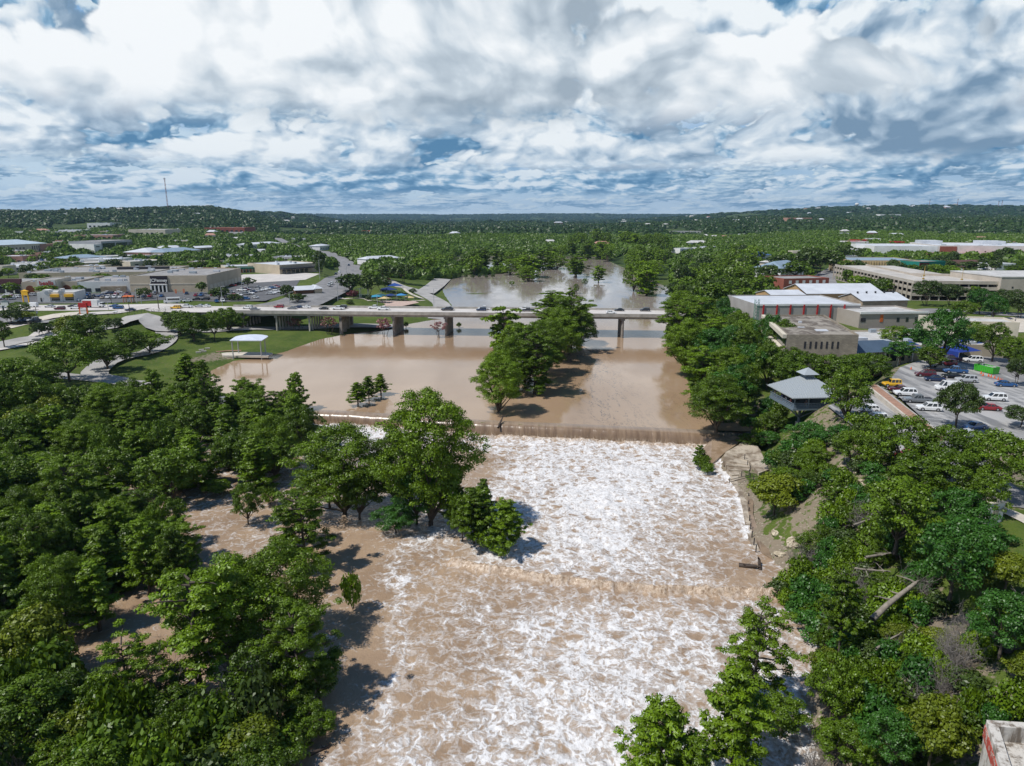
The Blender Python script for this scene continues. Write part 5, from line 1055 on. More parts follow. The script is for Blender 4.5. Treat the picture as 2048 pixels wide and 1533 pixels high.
# town car park
ea = math.atan2(en.y, en.x)
for ty, c_, px, py, a, lab in [('jeep', 'yellow', 1783, 773, 0.1, 'yellow off-road car at the end of the row beside the brick walk'), ('sedan', 'maroon', 1797, 782, 0, 'maroon car between the yellow and the white one beside the brick walk'), ('suv', 'white', 1810, 791, 0, 'white SUV parked beside the grey pickup along the brick walk'), ('pickup', 'grey', 1834, 805, 0, 'grey pickup truck parked nose in at the brick walk'), ('suv', 'white', 1857, 821, 0, 'white SUV alone in the middle of the town car park'),
                               ('hatchback', 'white', 1737, 823, .1, 'white hatchback in the lower lane, the farther of two'), ('suv', 'white', 1749, 842, .1, 'white SUV in the lower lane, closer to the bank trees'), ('suv', 'maroon', 1850, 753, 0, 'maroon SUV at the tree island of the town car park'), ('sedan', 'dark blue', 1869, 762, 0, 'dark blue sedan beside the maroon one at the tree island'), ('pickup', 'black', 1878, 743, 0, 'black pickup in the packed double row'), ('sedan', 'black', 1903, 756, 0, 'black sedan closest to the white van in the packed row'), ('pickup', 'blue', 1909, 746, 0, 'blue pickup behind the black sedan in the packed row'),
                               ('suv', 'red', 1893, 731, 0, 'red SUV in the packed row by the blue tents'), ('pickup', 'maroon', 1899, 723, 0, 'maroon pickup at the far end of the packed row'), ('suv', 'white', 1945, 724, 0, 'white SUV next to the green dumpster'), ('sedan', 'dark blue', 1918, 717, 0, 'dark blue car in the shade of the blue tents'), ('van', 'white', 1896, 781, 0, 'white cargo van with small blue lettering'), ('suv', 'silver', 1932, 764, 0, 'silver SUV parked right behind the white van'), ('sedan', 'blue', 2011, 773, math.pi, 'blue sedan passing the row of traffic cones'), ('suv', 'white', 1988, 801, 0, 'white SUV parked beyond the lone oak'),
                               ('sedan', 'red', 1976, 820, 0, 'red sedan parked behind the lone oak'), ('sedan', 'silver', 1932, 874, .5, 'silver car half hidden by trees at the lot exit'), ('sedan', 'blue', 1948, 858, .5, 'blue car under the lone oak at the lot exit'), ('sedan', 'red', 1816, 914, .4, 'bright red car glimpsed between the bank trees')]:
    z = 11.22 if lab.find('lower lane') > 0 else (10.9 if 'glimpsed' in lab else 12.02); o = car_px(ty, c_, px, py, z, ea + a, 'town', True, lab)
    if ty == 'van':
        m = MB(); m.box((1.0, -.985, 1.55), (1.7, .02, .28)); m.box((1.2, -.985, 1.2), (1.0, .02, .14)); m.build('blue_lettering', col_mat('blue_lettering', (.02, .12, .45)), o)
# special vehicles
def bus():
    p = G(345, 607, 10); r = empty('shuttle_bus', (p.x, p.y, 10.0), 0.35); tag(r, 'white shuttle bus with dark windows turning at the highway junction', 'bus')
    m = MB(); m.box((.6, 0, .5), (6.2, 2.3, 2.5)); m.box((-3.1, 0, .5), (1.4, 2.0, 1.2)); m.build('body', paint('white', PC_['white']), r); m = MB(); m.box((.8, 0, 1.7), (5.4, 2.36, .8)); m.box((-2.7, 0, 1.6), (.8, 1.8, .8), 0, 0, .8); m.build('glazing', CG, r)
    for x in (-2.6, 2.2):
        for y in (-1, 1): m = MB(); wheel(m, x, y, .45); m.build('wheel', TYRE, r)
bus()
def truck():
    p = G(190, 615.5, 10); r = empty('box_truck', (p.x, p.y, 9.95), 0); tag(r, 'red and white box truck driving along the highway', 'truck')
    m = MB(); m.box((-1.6, 0, 1.0), (7.4, 2.5, 2.8)); m.build('box', WHT, r); m = MB(); m.box((-2.9, 0, 1.02), (4.2, 2.54, 2.4)); m.build('red_panel', REDP, r); m = MB(); m.box((3.4, 0, .7), (2.2, 2.3, 1.9), 0, 0, .93); m.build('cab', paint('white', PC_['white']), r); m = MB(); m.box((3.9, 0, 1.6), (1.3, 2.2, .85)); m.build('windscreen', CG, r)
    for x in (-4, -2.8, 3.2):
        for y in (-1.05, 1.05): m = MB(); wheel(m, x, y, .5); m.build('wheel', TYRE, r)
truck()
# ---------------------------------------------------------------- trees
def leaf_mat(name, dark, light, sub=0.35, rough=0.55):
    t = MT(name); p = t.pos(coord='obj')
    oi = t.N('ShaderNodeObjectInfo')
    n = t.noise(t.pos(), 0.45, 3, 0.6)
    f = t.math('ADD', t.math('MULTIPLY', t.attr('tint'), 0.50), t.math('MULTIPLY', t.rng(n, 0.35, 0.65), 0.25))
    f = t.math('ADD', f, t.math('MULTIPLY', oi.outputs['Random'], 0.46), clamp=True)
    c = t.mix(f, dark, light)
    a = t.N('ShaderNodeBsdfDiffuse'); t.L(a, 'Color', c)
    b = t.N('ShaderNodeBsdfTranslucent'); t.L(b, 'Color', t.mix(0.5, c, (0.12, 0.20, 0.01)))
    m = t.N('ShaderNodeMixShader'); m.inputs[0].default_value = sub * 0.40; t.L(m, 1, a.outputs[0]); t.L(m, 2, b.outputs[0])
    g = t.N('ShaderNodeBsdfGlossy'); g.inputs['Roughness'].default_value = 0.45; g.inputs['Color'].default_value = (1, 1, 1, 1)
    m2 = t.N('ShaderNodeMixShader'); m2.inputs[0].default_value = 0.025; t.L(m2, 1, m.outputs[0]); t.L(m2, 2, g.outputs[0])
    return t.done(m2.outputs[0])
L_CYP = leaf_mat('cypress_leaf', (0.014, 0.034, 0.001), (0.150, 0.248, 0.006))
L_BRD = leaf_mat('broad_leaf', (0.010, 0.028, 0.001), (0.112, 0.190, 0.007))
L_OAK = leaf_mat('live_oak_leaf', (0.022, 0.044, 0.008), (0.062, 0.098, 0.016))
L_YEL = leaf_mat('yellow_green_leaf', (0.060, 0.092, 0.004), (0.165, 0.205, 0.010))
L_BLU = leaf_mat('deep_green_leaf', (0.013, 0.060, 0.006), (0.050, 0.140, 0.014))
L_PNK = leaf_mat('crape_myrtle_bloom', (0.06, 0.060, 0.020), (0.30, 0.12, 0.13), 0.2)
L_RED = leaf_mat('dark_red_leaf', (0.06, 0.012, 0.016), (0.13, 0.02, 0.03), 0.2)
BARK = simple('bark', (0.085, 0.068, 0.052), 0.95, 0.4, 2.0)
BARK_G = simple('grey_twig', (0.20, 0.18, 0.16), 0.95, 0.35, 3.0)

def tubes_np(paths, n=5):
    """paths: list of (points, radii) -> verts, quads"""
    V = []; Q = []; o = 0
    for pts, rad in paths:
        pts = np.asarray(pts, float); k = len(pts)
        d = np.gradient(pts, axis=0); d /= np.linalg.norm(d, axis=1, keepdims=True) + 1e-9
        a = np.where(np.abs(d[:, 2:3]) > 0.9, np.array([[1., 0, 0]]), np.array([[0, 0, 1.]]))
        u = np.cross(d, a); u /= np.linalg.norm(u, axis=1, keepdims=True) + 1e-9; w = np.cross(d, u)
        th = np.arange(n) * 2 * np.pi / n
        ring = pts[:, None] + (u[:, None] * np.cos(th)[None, :, None] + w[:, None] * np.sin(th)[None, :, None]) * np.asarray(rad)[:, None, None]
        V.append(ring.reshape(-1, 3))
        i = np.arange(k - 1)[:, None] * n; j = np.arange(n)[None]
        Q.append(np.stack([i + j, i + (j + 1) % n, i + n + (j + 1) % n, i + n + j], 2).reshape(-1, 4) + o); o += k * n
    return np.concatenate(V), np.concatenate(Q)
def cards_np(C, Nrm, size, rg, aspect=1.6):
    n = len(C)
    a = rg.normal(size=(n, 3)); u = np.cross(Nrm, a); u /= np.linalg.norm(u, axis=1, keepdims=True) + 1e-9
    w = np.cross(Nrm, u); w /= np.linalg.norm(w, axis=1, keepdims=True) + 1e-9
    s = (size * rg.uniform(0.65, 1.35, n))[:, None]
    u = u * s * aspect * 0.5; w = w * s * 0.5
    V = np.stack([C - u, C - w * 0.9 + u * 0.15, C + u, C + w * 0.9 + u * 0.15], 1).reshape(-1, 3)
    return V, np.arange(n * 4).reshape(-1, 4)
def pads(rg, centers, radii, flat, count, upbias=0.5, shell=0.55):
    """leaf sprays around pad centres; returns centres, normals, tint"""
    n = len(centers)
    tot = []; nr = []; ti = []
    for c, r in zip(centers, radii):
        k = max(6, int(count * (r ** 1.6)))
        d = rg.normal(size=(k, 3)); d /= np.linalg.norm(d, axis=1, keepdims=True)
        d[:, 2] = np.where(d[:, 2] < -0.25, -d[:, 2] * 0.6, d[:, 2])
        rr = r * (shell + (1 - shell) * rg.random(k)) ** 0.8
        off = d * rr[:, None]; off[:, 2] *= flat
        tot.append(c + off); m = d + rg.normal(size=(k, 3)) * 0.42; m[:, 2] += upbias
        nr.append(m / (np.linalg.norm(m, axis=1, keepdims=True) + 1e-9))
        ti.append(np.full(k, rg.random()) * 0.6 + rg.random(k) * 0.4)
    return np.concatenate(tot), np.concatenate(nr), np.concatenate(ti)
def crown_mesh(name, C, N_, T, size, rg, mat, aspect=1.6):
    v, q = cards_np(C, N_, size, rg, aspect)
    me = mesh_np(name, v, q, attrs={'tint': np.repeat(T, 4)}); me.materials.append(mat); return me
def wood_mesh(name, paths, mat):
    v, q = tubes_np(paths); me = mesh_np(name, v, q, smooth=True); me.materials.append(mat); return me
def bend(rg, p0, p1, k=5, amt=0.08, sag=0.0):
    p0 = np.array(p0, float); p1 = np.array(p1, float); L = np.linalg.norm(p1 - p0)
    t_ = np.linspace(0, 1, k)[:, None]; p = p0 + (p1 - p0) * t_
    p += np.cumsum(rg.normal(size=(k, 3)) * amt * L / k, 0) * np.minimum(t_ * 3, 1)
    p[:, 2] += np.sin(t_[:, 0] * np.pi) * sag * L; return p

def gen_cypress(seed, H=25.0, Rr=9.0, limbs=58, base=0.10, top=0.55, size=0.27, count=84, padr=1.25, flat=0.60, lean=0.0):
    """old bald cypress: layered, flat topped"""
    rg = np.random.default_rng(seed)
    tr = bend(rg, (0, 0, -2.0), (rg.normal() * .6, rg.normal() * .6, H * 0.93), 9, 0.03)
    paths = [(tr, np.linspace(0.024 * H, 0.005 * H, 9) * np.array([1.25] + [1] * 8))]
    PC = []; PR = []
    for i in range(limbs):
        f = base + (0.98 - base) * ((i + rg.random() * 0.8) / limbs)
        prof = np.interp(f, [base, base + .12, 0.42, top + 0.08, 0.82, 1.0], [0.70, 0.90, 1.0, 1.02, 0.90, 0.50])
        L = Rr * prof * rg.uniform(0.55, 1.12); az_ = i * 2.399 + rg.normal() * 0.5
        z0 = np.interp(f * H, tr[:, 2], tr[:, 2]); k = np.interp(f * H, tr[:, 2], np.arange(9))
        c = np.array([np.interp(f * H, tr[:, 2], tr[:, 0]), np.interp(f * H, tr[:, 2], tr[:, 1]), f * H])
        e = c + np.array([math.cos(az_) * L, math.sin(az_) * L, L * rg.uniform(-0.05, 0.42) + (f - 0.5) * 1.5])
        lp = bend(rg, c, e, 6, 0.16, 0.04)
        paths.append((lp, np.linspace(0.010 * H, 0.0018 * H, 6)))
        npd = max(3, int(L / (1.25 * padr)) + 1)
        for j in range(npd):
            u = 0.32 + 0.72 * (j + rg.random() * 0.7) / npd
            q = np.array([np.interp(min(u, 1), np.linspace(0, 1, 6), lp[:, a]) for a in range(3)])
            wdt = 0.30 * L * (1.2 - u)
            q = q + np.array([-math.sin(az_), math.cos(az_), 0]) * rg.normal() * wdt * 0.9 + rg.normal(size=3) * np.array([.35, .35, .65])
            PC.append(q); PR.append(padr * rg.uniform(0.75, 1.55))
    C, N_, T = pads(rg, PC, PR, flat, count, 0.45, 0.25)
    return crown_mesh('cypress_crown', C, N_, T, size, rg, L_CYP, 1.9), wood_mesh('cypress_trunk', paths, BARK), H, Rr
def gen_young(seed, H=14.0, Rr=3.6, limbs=80, size=0.20, count=110, power=0.8, mat=None):
    """young cypress: pointed, feathery"""
    rg = np.random.default_rng(seed)
    tr = bend(rg, (0, 0, -1.5), (rg.normal() * .3, rg.normal() * .3, H), 8, 0.02)
    paths = [(tr, np.linspace(0.022 * H, 0.003 * H, 8))]; PC = []; PR = []
    for i in range(limbs):
        f = 0.14 + 0.84 * (i + rg.random()) / limbs; L = Rr * ((1 - f) / 0.86) ** power * rg.uniform(0.65, 1.2) + 0.25; az_ = i * 2.399 + rg.normal() * 0.4
        c = np.array([np.interp(f * H, tr[:, 2], tr[:, 0]), np.interp(f * H, tr[:, 2], tr[:, 1]), f * H])
        e = c + np.array([math.cos(az_) * L, math.sin(az_) * L, L * rg.uniform(0.18, 0.55)])
        lp = bend(rg, c, e, 4, 0.12); paths.append((lp, np.linspace(0.005 * H, 0.001 * H, 4)))
        npd = max(2, int(L / 0.75) + 1)
        for j in range(npd):
            u = 0.3 + 0.75 * (j + rg.random() * 0.6) / npd
            q = np.array([np.interp(min(u, 1), np.linspace(0, 1, 4), lp[:, a]) for a in range(3)]) + rg.normal(size=3) * 0.14 * (1 + L * .2)
            PC.append(q); PR.append(rg.uniform(0.42, 0.85))
    C, N_, T = pads(rg, PC, PR, 0.55, count, 0.5, 0.15)
    return crown_mesh('young_cypress_crown', C, N_, T, size, rg, mat or L_CYP, 2.3), wood_mesh('young_cypress_trunk', paths, BARK), H, Rr
def gen_broad(seed, H=12.0, Rr=5.5, mat=None, base=0.12, size=0.27, count=82, lumps=95, lr=1.15, flatk=0.8, trunks=1, inner=.4):
    """spreading broadleaf with lumpy crown"""
    rg = np.random.default_rng(seed); PC = []; PR = []; paths = []
    cz = H * (base + (1 - base) * 0.5); hz_ = H * (1 - base) * 0.5
    ph = rg.random(6) * 6.28
    for i in range(lumps):
        zz = -0.75 + 1.72 * (i + .5) / lumps; a = i * 2.399 + rg.normal() * .25
        rr = math.sqrt(max(0.02, 1 - zz * zz)) if zz > 0 else math.sqrt(max(.02, 1 - (zz * 0.9) ** 2))
        lob = 1 + 0.22 * math.sin(2 * a + ph[0] + zz * 2) + 0.16 * math.sin(3 * a + ph[1] - 3 * zz) + 0.12 * math.sin(5 * a + ph[2] + 4 * zz)
        k = lob * (rg.uniform(0.50, 1.0) if rg.random() < inner else rg.uniform(0.86, 1.06)); s_ = (1 - lr / Rr * 0.8)
        PC.append(np.array([math.cos(a) * rr * Rr * k * s_, math.sin(a) * rr * Rr * k * s_, cz + zz * hz_ * (0.9 + 0.12 * math.sin(a * 2 + ph[3])) * s_])); PR.append(lr * rg.uniform(0.65, 1.35))
    for tn in range(trunks):
        off = rg.normal(size=2) * (0.0 if trunks == 1 else 0.5)
        fork = np.array([off[0] * 2, off[1] * 2, H * base * 1.1])
        paths.append((bend(rg, (off[0] * .6, off[1] * .6, -0.8), fork, 4, 0.05), np.linspace(0.028 * H, 0.018 * H, 4) * (1 if trunks == 1 else .6)))
        for i in range(int(14 / trunks)):
            q = PC[rg.integers(len(PC))]; paths.append((bend(rg, fork, fork + (q - fork) * 0.92, 5, 0.14, 0.05), np.linspace(0.012 * H, 0.002 * H, 5)))
    C, N_, T = pads(rg, PC, PR, flatk, count, 0.25, 0.45)
    return crown_mesh('broadleaf_crown', C, N_, T, size, rg, mat or L_BRD, 1.4), wood_mesh('broadleaf_trunk', paths, BARK), H, Rr
def gen_dead(seed, H=3.0, Rr=2.0, n=26):
    rg = np.random.default_rng(seed); paths = []
    for i in range(n):
        a = rg.random() * 6.28; L = rg.uniform(.5, 1); e = np.array([math.cos(a) * Rr * L, math.sin(a) * Rr * L, H * rg.uniform(.5, 1)])
        m = bend(rg, (0, 0, -0.3), e, 6, 0.22); paths.append((m, np.linspace(0.05, 0.012, 6)))
        for k in range(7):
            s_ = m[rg.integers(2, 6)]; e2 = s_ + rg.normal(size=3) * np.array([.6, .6, .4]) + np.array([0, 0, .35]); paths.append((bend(rg, s_, e2, 4, .2), np.linspace(.018, .006, 4)))
            for kk in range(2): paths.append((bend(rg, e2, e2 + rg.normal(size=3) * .4, 3, .2), [.009, .008, .004]))
    return None, wood_mesh('bare_twigs', paths, BARK_G), H, Rr
KIND = {}
def protos(kind, lst): KIND[kind] = lst
protos('cypress', [gen_broad(5, 25, 9, L_CYP, 0.03, 0.26, 66, 270, 1.7, .66, 1, inner=.5), gen_broad(6, 24, 9.5, L_CYP, 0.03, 0.26, 66, 260, 1.75, .64, 1, inner=.5), gen_cypress(3, 26, 8.2, 60, 0.08), gen_cypress(4, 22, 9.5, 50, 0.14)])
protos('open_cypress', [gen_cypress(11, 20, 7.0, 34, 0.15, size=0.26, count=84, padr=1.0, flat=.5), gen_cypress(12, 20, 8, 34, 0.2, size=0.26, count=84, padr=1.0, flat=.5)])
protos('young', [gen_young(21), gen_young(22, 13, 4.2, 74, power=.65), gen_young(23, 15, 3.2, 70), gen_young(24, 12, 4.6, 74, power=0.55)])
protos('broad', [gen_broad(31), gen_broad(32, 13, 5.0), gen_broad(33, 11, 6.0, base=0.16), gen_broad(34, 14, 5.2, base=0.1)])
protos('deep', [gen_broad(41, 11, 5.2, L_BLU, 0.12), gen_broad(42, 12, 5, L_BLU, 0.15)])
protos('oak', [gen_broad(51, 9, 6, L_OAK, 0.25, trunks=3, flatk=.7), gen_broad(52, 10, 5.5, L_OAK, 0.25, trunks=2)])
protos('yellow', [gen_broad(61, 8, 4.4, L_YEL, 0.15, size=.30), gen_broad(62, 9, 4.2, L_YEL, 0.12, size=.30)])
protos('bush', [gen_broad(71, 3.4, 2.4, L_BRD, 0.02, 0.26, 60, 34, 0.8), gen_broad(72, 3.0, 2.6, L_CYP, 0.02, 0.26, 60, 34, 0.8), gen_broad(73, 3.6, 2.2, L_OAK, 0.02, 0.26, 60, 34, 0.8)])
protos('deepbush', [gen_broad(74, 4.2, 3.0, L_BLU, 0.02, 0.30, 60, 38, 0.9)])
protos('myrtle', [gen_broad(81, 5.2, 2.5, L_PNK, 0.30, 0.26, 60, 34, 0.65, trunks=4), gen_broad(82, 4.8, 2.6, L_PNK, 0.32, 0.26, 60, 26, 0.6, trunks=4)])
protos('redtree', [gen_broad(85, 5.2, 3.0, L_RED, 0.2, 0.3, 60, 34, 0.8)])
protos('dead', [gen_dead(91), gen_dead(92, 2.6, 2.4)])
# lighter versions for the middle distance
protos('mcypress', [gen_broad(101, 25, 9, L_CYP, .05, .62, 16, 120, 1.7, .65), gen_broad(102, 23, 9.5, L_CYP, .08, .62, 16, 120, 1.7, .65), gen_cypress(103, 26, 8, 32, .14, size=.85, count=14, padr=1.35)])
protos('mbroad', [gen_broad(111, 12, 5.5, L_BRD, .2, .75, 14, 44, 1.5), gen_broad(112, 13, 5.2, L_BRD, .2, .75, 14, 44, 1.5), gen_broad(113, 11, 6, L_CYP, .2, .75, 14, 44, 1.5)])
protos('moak', [gen_broad(121, 9, 6, L_OAK, .22, .75, 14, 44, 1.5, trunks=3), gen_broad(122, 9, 5.4, L_OAK, .2, .7, 14, 40, 1.4, trunks=2)])
WORDS = {'cypress': ('bald_cypress', 'tall layered bald cypress'), 'open_cypress': ('bald_cypress', 'open branched bald cypress'), 'young': ('young_cypress', 'feathery pointed young cypress'), 'broad': ('leafy_tree', 'round leafy tree'),
         'deep': ('dark_green_tree', 'dense deep green tree'), 'oak': ('live_oak', 'dark spreading live oak'), 'yellow': ('yellow_green_tree', 'yellow green tree'), 'bush': ('bush', 'leafy bush'), 'deepbush': ('dark_green_bush', 'deep green bush'),
         'myrtle': ('crape_myrtle', 'pink flowering crape myrtle'), 'redtree': ('red_leaved_tree', 'dark red leaved tree'), 'dead': ('dead_shrub', 'bare grey dead shrub'), 'mcypress': ('bald_cypress', 'tall bald cypress'), 'mbroad': ('leafy_tree', 'leafy green tree'), 'moak': ('live_oak', 'dark live oak')}
CATS = {'bush': 'bush', 'deepbush': 'bush', 'dead': 'shrub'}
TREES = []     # (object, zone, kind, x, y, height)
_first = {}
def plant(kind, x, y, H=None, Rr=None, zone='', var=None, z=None, sink=0.0):
    ps = KIND[kind]; vi = rnd.randrange(len(ps)) if var is None else var % len(ps)
    cm, wmh, h0, r0 = ps[vi]
    s_ = (H / h0) if H else rnd.uniform(0.85, 1.1); sr = (Rr / r0) if Rr else s_ * rnd.uniform(0.92, 1.1)
    zz = (z if z is not None else hz(x, y)) - sink
    nm = WORDS[kind][0]
    if (kind, vi) in _first:
        o = copy_thing(_first[(kind, vi)]); o.location = (x, y, zz); o.rotation_euler = (0, 0, rnd.random() * 6.28)
    else:
        if cm is None:
            o = obj(nm, wmh)
        else:
            o = empty(nm, (0, 0, 0)); obj('crown', cm, o); obj('trunk', wmh, o)
        o.location = (x, y, zz); o.rotation_euler = (0, 0, rnd.random() * 6.28); _first[(kind, vi)] = o
    o.scale = (sr, sr, s_)
    TREES.append((o, zone, kind, x, y, s_ * h0)); return o
def tree_px(kind, px, py, top, rad_px=None, z=0.0, zone='', var=None):
    p = G(px, py, z); H = max(1.0, zat(top, p.y) - z)
    d = p.y / _c / 1.0; Rr = rad_px * p.y / FOC * 1.02 if rad_px else None
    return plant(kind, p.x, p.y, H * 1.0, Rr, zone, var, z=z)
def clear_of(x, y, rr, fac=0.55):
    for q in TREES:
        if (q[3] - x) ** 2 + (q[4] - y) ** 2 < ((rr + q[0].scale[0] * KIND[q[2]][0][3]) * fac) ** 2: return False
    return True
def grove(poly_px, z, kinds, n, hr, rr, zone, fac=0.5, tries=60, avoid=(), seed=0):
    poly = [G2(a, b, z) for a, b in poly_px]; r_ = random.Random(seed + 5)
    xs = [q[0] for q in poly]; ys_ = [q[1] for q in poly]; k = 0
    for _ in range(n * tries):
        if k >= n: break
        x = r_.uniform(min(xs), max(xs)); y = r_.uniform(min(ys_), max(ys_))
        if not inside(poly, x, y): continue
        if any(inside(a, x, y) for a in avoid) or any(inside(a, x, y) for a in GAPS): continue
        kd = r_.choice(kinds); R_ = r_.uniform(*rr)
        if not clear_of(x, y, R_, fac): continue
        plant(kd, x, y, r_.uniform(*hr), R_, zone); k += 1
GAPS = [PP([(265, 1035), (330, 1015), (400, 985), (470, 1000), (560, 985), (570, 1110), (430, 1120), (330, 1085)], LOW), PP([(150, 1235), (255, 1225), (330, 1300), (300, 1440), (215, 1400), (150, 1330)], LOW), PP([(560, 900), (600, 900), (590, 1010), (550, 1000)], LOW), PP([(1562, 838), (1640, 838), (1630, 905), (1570, 905)], 3), PP([(395, 860), (425, 860), (440, 960), (400, 980)], LOW)]
ZL = 'grove'
# --- the two great cypresses and their neighbours beside the rapids
for a in [('cypress', 862, 1052, 760, 98, LOW, 'beside_rapids', 0), ('cypress', 790, 1000, 860, 60, LOW, 'beside_rapids', 1), ('cypress', 690, 1030, 838, 92, LOW, 'beside_rapids', 1), ('open_cypress', 612, 1140, 992, 74, LOW, 'beside_rapids', 0),
          ('deep', 792, 1066, 1012, 44, LOW, 'beside_rapids', 0), ('young', 948, 1088, 975, 50, LOW, 'beside_rapids', 3), ('young', 1010, 1104, 1004, 46, LOW, 'beside_rapids', 3), ('broad', 925, 1082, 985, 34, LOW, 'beside_rapids', 2), ('bush', 975, 1098, 1050, 34, LOW, 'beside_rapids', 1), ('young', 912, 1058, 962, 36, LOW, 'beside_rapids', 3), ('young', 968, 1066, 958, 30, LOW, 'beside_rapids', 2),
          ('bush', 1000, 1108, 1080, 30, LOW, 'beside_rapids', 1), ('bush', 706, 1222, 1146, 26, LOW, 'beside_rapids', 1), ('bush', 648, 1182, 1150, 18, LOW, 'beside_rapids', 0), ('open_cypress', 590, 1090, 1000, 50, LOW, 'beside_rapids', 1),
          ('deep', 835, 1050, 930, 52, LOW, 'beside_rapids', 1), ('broad', 720, 1040, 930, 48, LOW, 'beside_rapids', 3), ('broad', 880, 1020, 900, 40, LOW, 'beside_rapids', 0), ('broad', 660, 1015, 900, 46, LOW, 'beside_rapids', 1),
          ('cypress', 470, 1330, 1108, 120, LOW, 'near_grove', 0), ('cypress', 560, 1290, 1082, 105, LOW, 'near_grove', 1), ('open_cypress', 400, 1380, 1150, 120, LOW, 'near_grove', 0), ('cypress', 600, 1400, 1230, 90, LOW, 'near_grove', 3),
          ('broad', 640, 1400, 1320, 50, LOW, 'near_grove', 1), ('broad', 520, 1430, 1290, 80, LOW, 'near_grove', 0), ('broad', 600, 1450, 1390, 45, LOW, 'near_grove', 2), ('open_cypress', 262, 1450, 1285, 82, LOW, 'near_grove', 1), ('young', 200, 1262, 1120, 50, LOW, 'near_grove', 2),
          ('young', 92, 1225, 1060, 44, LOW, 'near_grove', 1), ('young', 172, 1110, 985, 40, LOW, 'near_grove', 0), ('young', 240, 1115, 1005, 44, LOW, 'near_grove', 3), ('young', 300, 1190, 1040, 50, LOW, 'near_grove', 1), ('young', 350, 1195, 1060, 46, LOW, 'near_grove', 3),
          ('yellow', 80, 1340, 1215, 70, -1.5, 'near_grove', 0), ('yellow', 500, 1560, 1450, 85, -2.6, 'near_grove', 1), ('deep', 210, 1560, 1465, 60, -1.5, 'near_grove', 0), ('broad', 60, 1500, 1360, 95, -1.0, 'near_grove', 1), ('bush', 592, 1458, 1430, 16, LOW, 'near_grove', 0),
          ('broad', 130, 1450, 1345, 70, -1.0, 'near_grove', 3), ('young', 20, 1250, 1080, 50, -2, 'near_grove', 2), ('bush', 135, 1345, 1300, 32, -2.5, 'near_grove', 1), ('broad', 380, 1500, 1400, 60, -2.2, 'near_grove', 2), ('yellow', 330, 1570, 1490, 60, -1.5, 'near_grove', 0),
          ('dead', 320, 1420, 1320, 50, -2.6, 'near_grove', 0), ('dead', 225, 1400, 1350, 34, -2.8, 'near_grove', 1), ('dead', 470, 1350, 1270, 42, -2.6, 'near_grove', 1), ('dead', 30, 1560, 1500, 40, -1, 'near_grove', 0),
          # island shrubs in the flooded channels
          ('broad', 497, 1050, 962, 34, LOW, 'flooded_grove', 0), ('broad', 350, 1010, 890, 62, LOW, 'flooded_grove', 1), ('bush', 280, 1040, 990, 26, LOW, 'flooded_grove', 2), ('bush', 440, 990, 960, 24, LOW, 'flooded_grove', 0), ('bush', 540, 1010, 975, 20, LOW, 'flooded_grove', 1), ('broad', 480, 960, 860, 56, LOW, 'flooded_grove', 2), ('broad', 550, 960, 870, 52, LOW, 'flooded_grove', 3)]:
    tree_px(a[0], a[1], a[2], a[3], a[4], a[5], a[6], a[7])
grove([(380, 800), (640, 830), (600, 900), (540, 960), (430, 960), (400, 900), (330, 880)], -1, ['young', 'young', 'cypress', 'broad'], 34, (10, 17), (3.8, 5.4), 'flooded_grove', 0.42, seed=1)
grove([(-60, 860), (200, 830), (360, 820), (400, 930), (380, 990), (230, 1040), (0, 1080), (-80, 1050)], -1, ['cypress', 'broad', 'broad', 'young', 'young'], 56, (9, 15), (4.0, 5.8), 'flooded_grove', 0.40, seed=2)
grove([(-80, 1080), (60, 1060), (250, 1010), (400, 1110), (330, 1200), (120, 1260), (-80, 1290)], -2, ['young', 'young', 'cypress', 'broad'], 26, (9, 13), (3.4, 4.8), 'near_grove', 0.44, seed=3)
grove([(-80, 1290), (60, 1270), (140, 1350), (230, 1420), (560, 1460), (640, 1420), (560, 1533), (520, 1700), (-80, 1750)], -1, ['broad', 'bush', 'yellow', 'bush', 'broad'], 40, (4, 9), (2.6, 4.2), 'near_grove', 0.46, seed=4)
# --- saplings on the drowned lawn
for i, a in enumerate([(716, 812, 764, 22), (738, 800, 752, 22), (762, 790, 748, 18)]): tree_px('young', *a, 0.0, 'drowned_lawn', i)
# --- island row in mid river, ends before the bridge
for a in [('cypress', 997, 828, 692, 50, 0), ('cypress', 1022, 790, 668, 46, 1), ('mcypress', 1010, 722, 618, 38, 2), ('cypress', 1068, 790, 668, 44, 2), ('cypress', 1050, 770, 655, 44, 3), ('cypress', 1092, 752, 632, 46, 0), ('cypress', 1118, 725, 612, 44, 1), ('cypress', 1098, 715, 618, 40, 2),
          ('cypress', 1142, 706, 602, 44, 3), ('cypress', 1130, 690, 600, 42, 0), ('cypress', 1160, 690, 612, 36, 1), ('cypress', 1112, 680, 596, 38, 2), ('mcypress', 1105, 640, 584, 24, 0), ('mcypress', 1030, 745, 640, 34, 1)]:
    tree_px(a[0], a[1], a[2], a[3], a[4], -0.3, 'river_island', a[5])
# --- trees standing in the river above the bridge
for a in [('mcypress', 1142, 628, 578, 12), ('mcypress', 1170, 573, 556, 6), ('mcypress', 1024, 572, 562, 6), ('mcypress', 1152, 588, 566, 6), ('mcypress', 1108, 612, 583, 24), ('mbroad', 1072, 618, 604, 10), ('mbroad', 1180, 618, 607, 14)]:
    tree_px(a[0], a[1], a[2], a[3], a[4], 0.0, 'above_bridge')
for i in range(7): tree_px('moak', 905 + i * 13.5, 558, 548 + (i % 2) * 2, 4, 0.0, 'drowned_row')
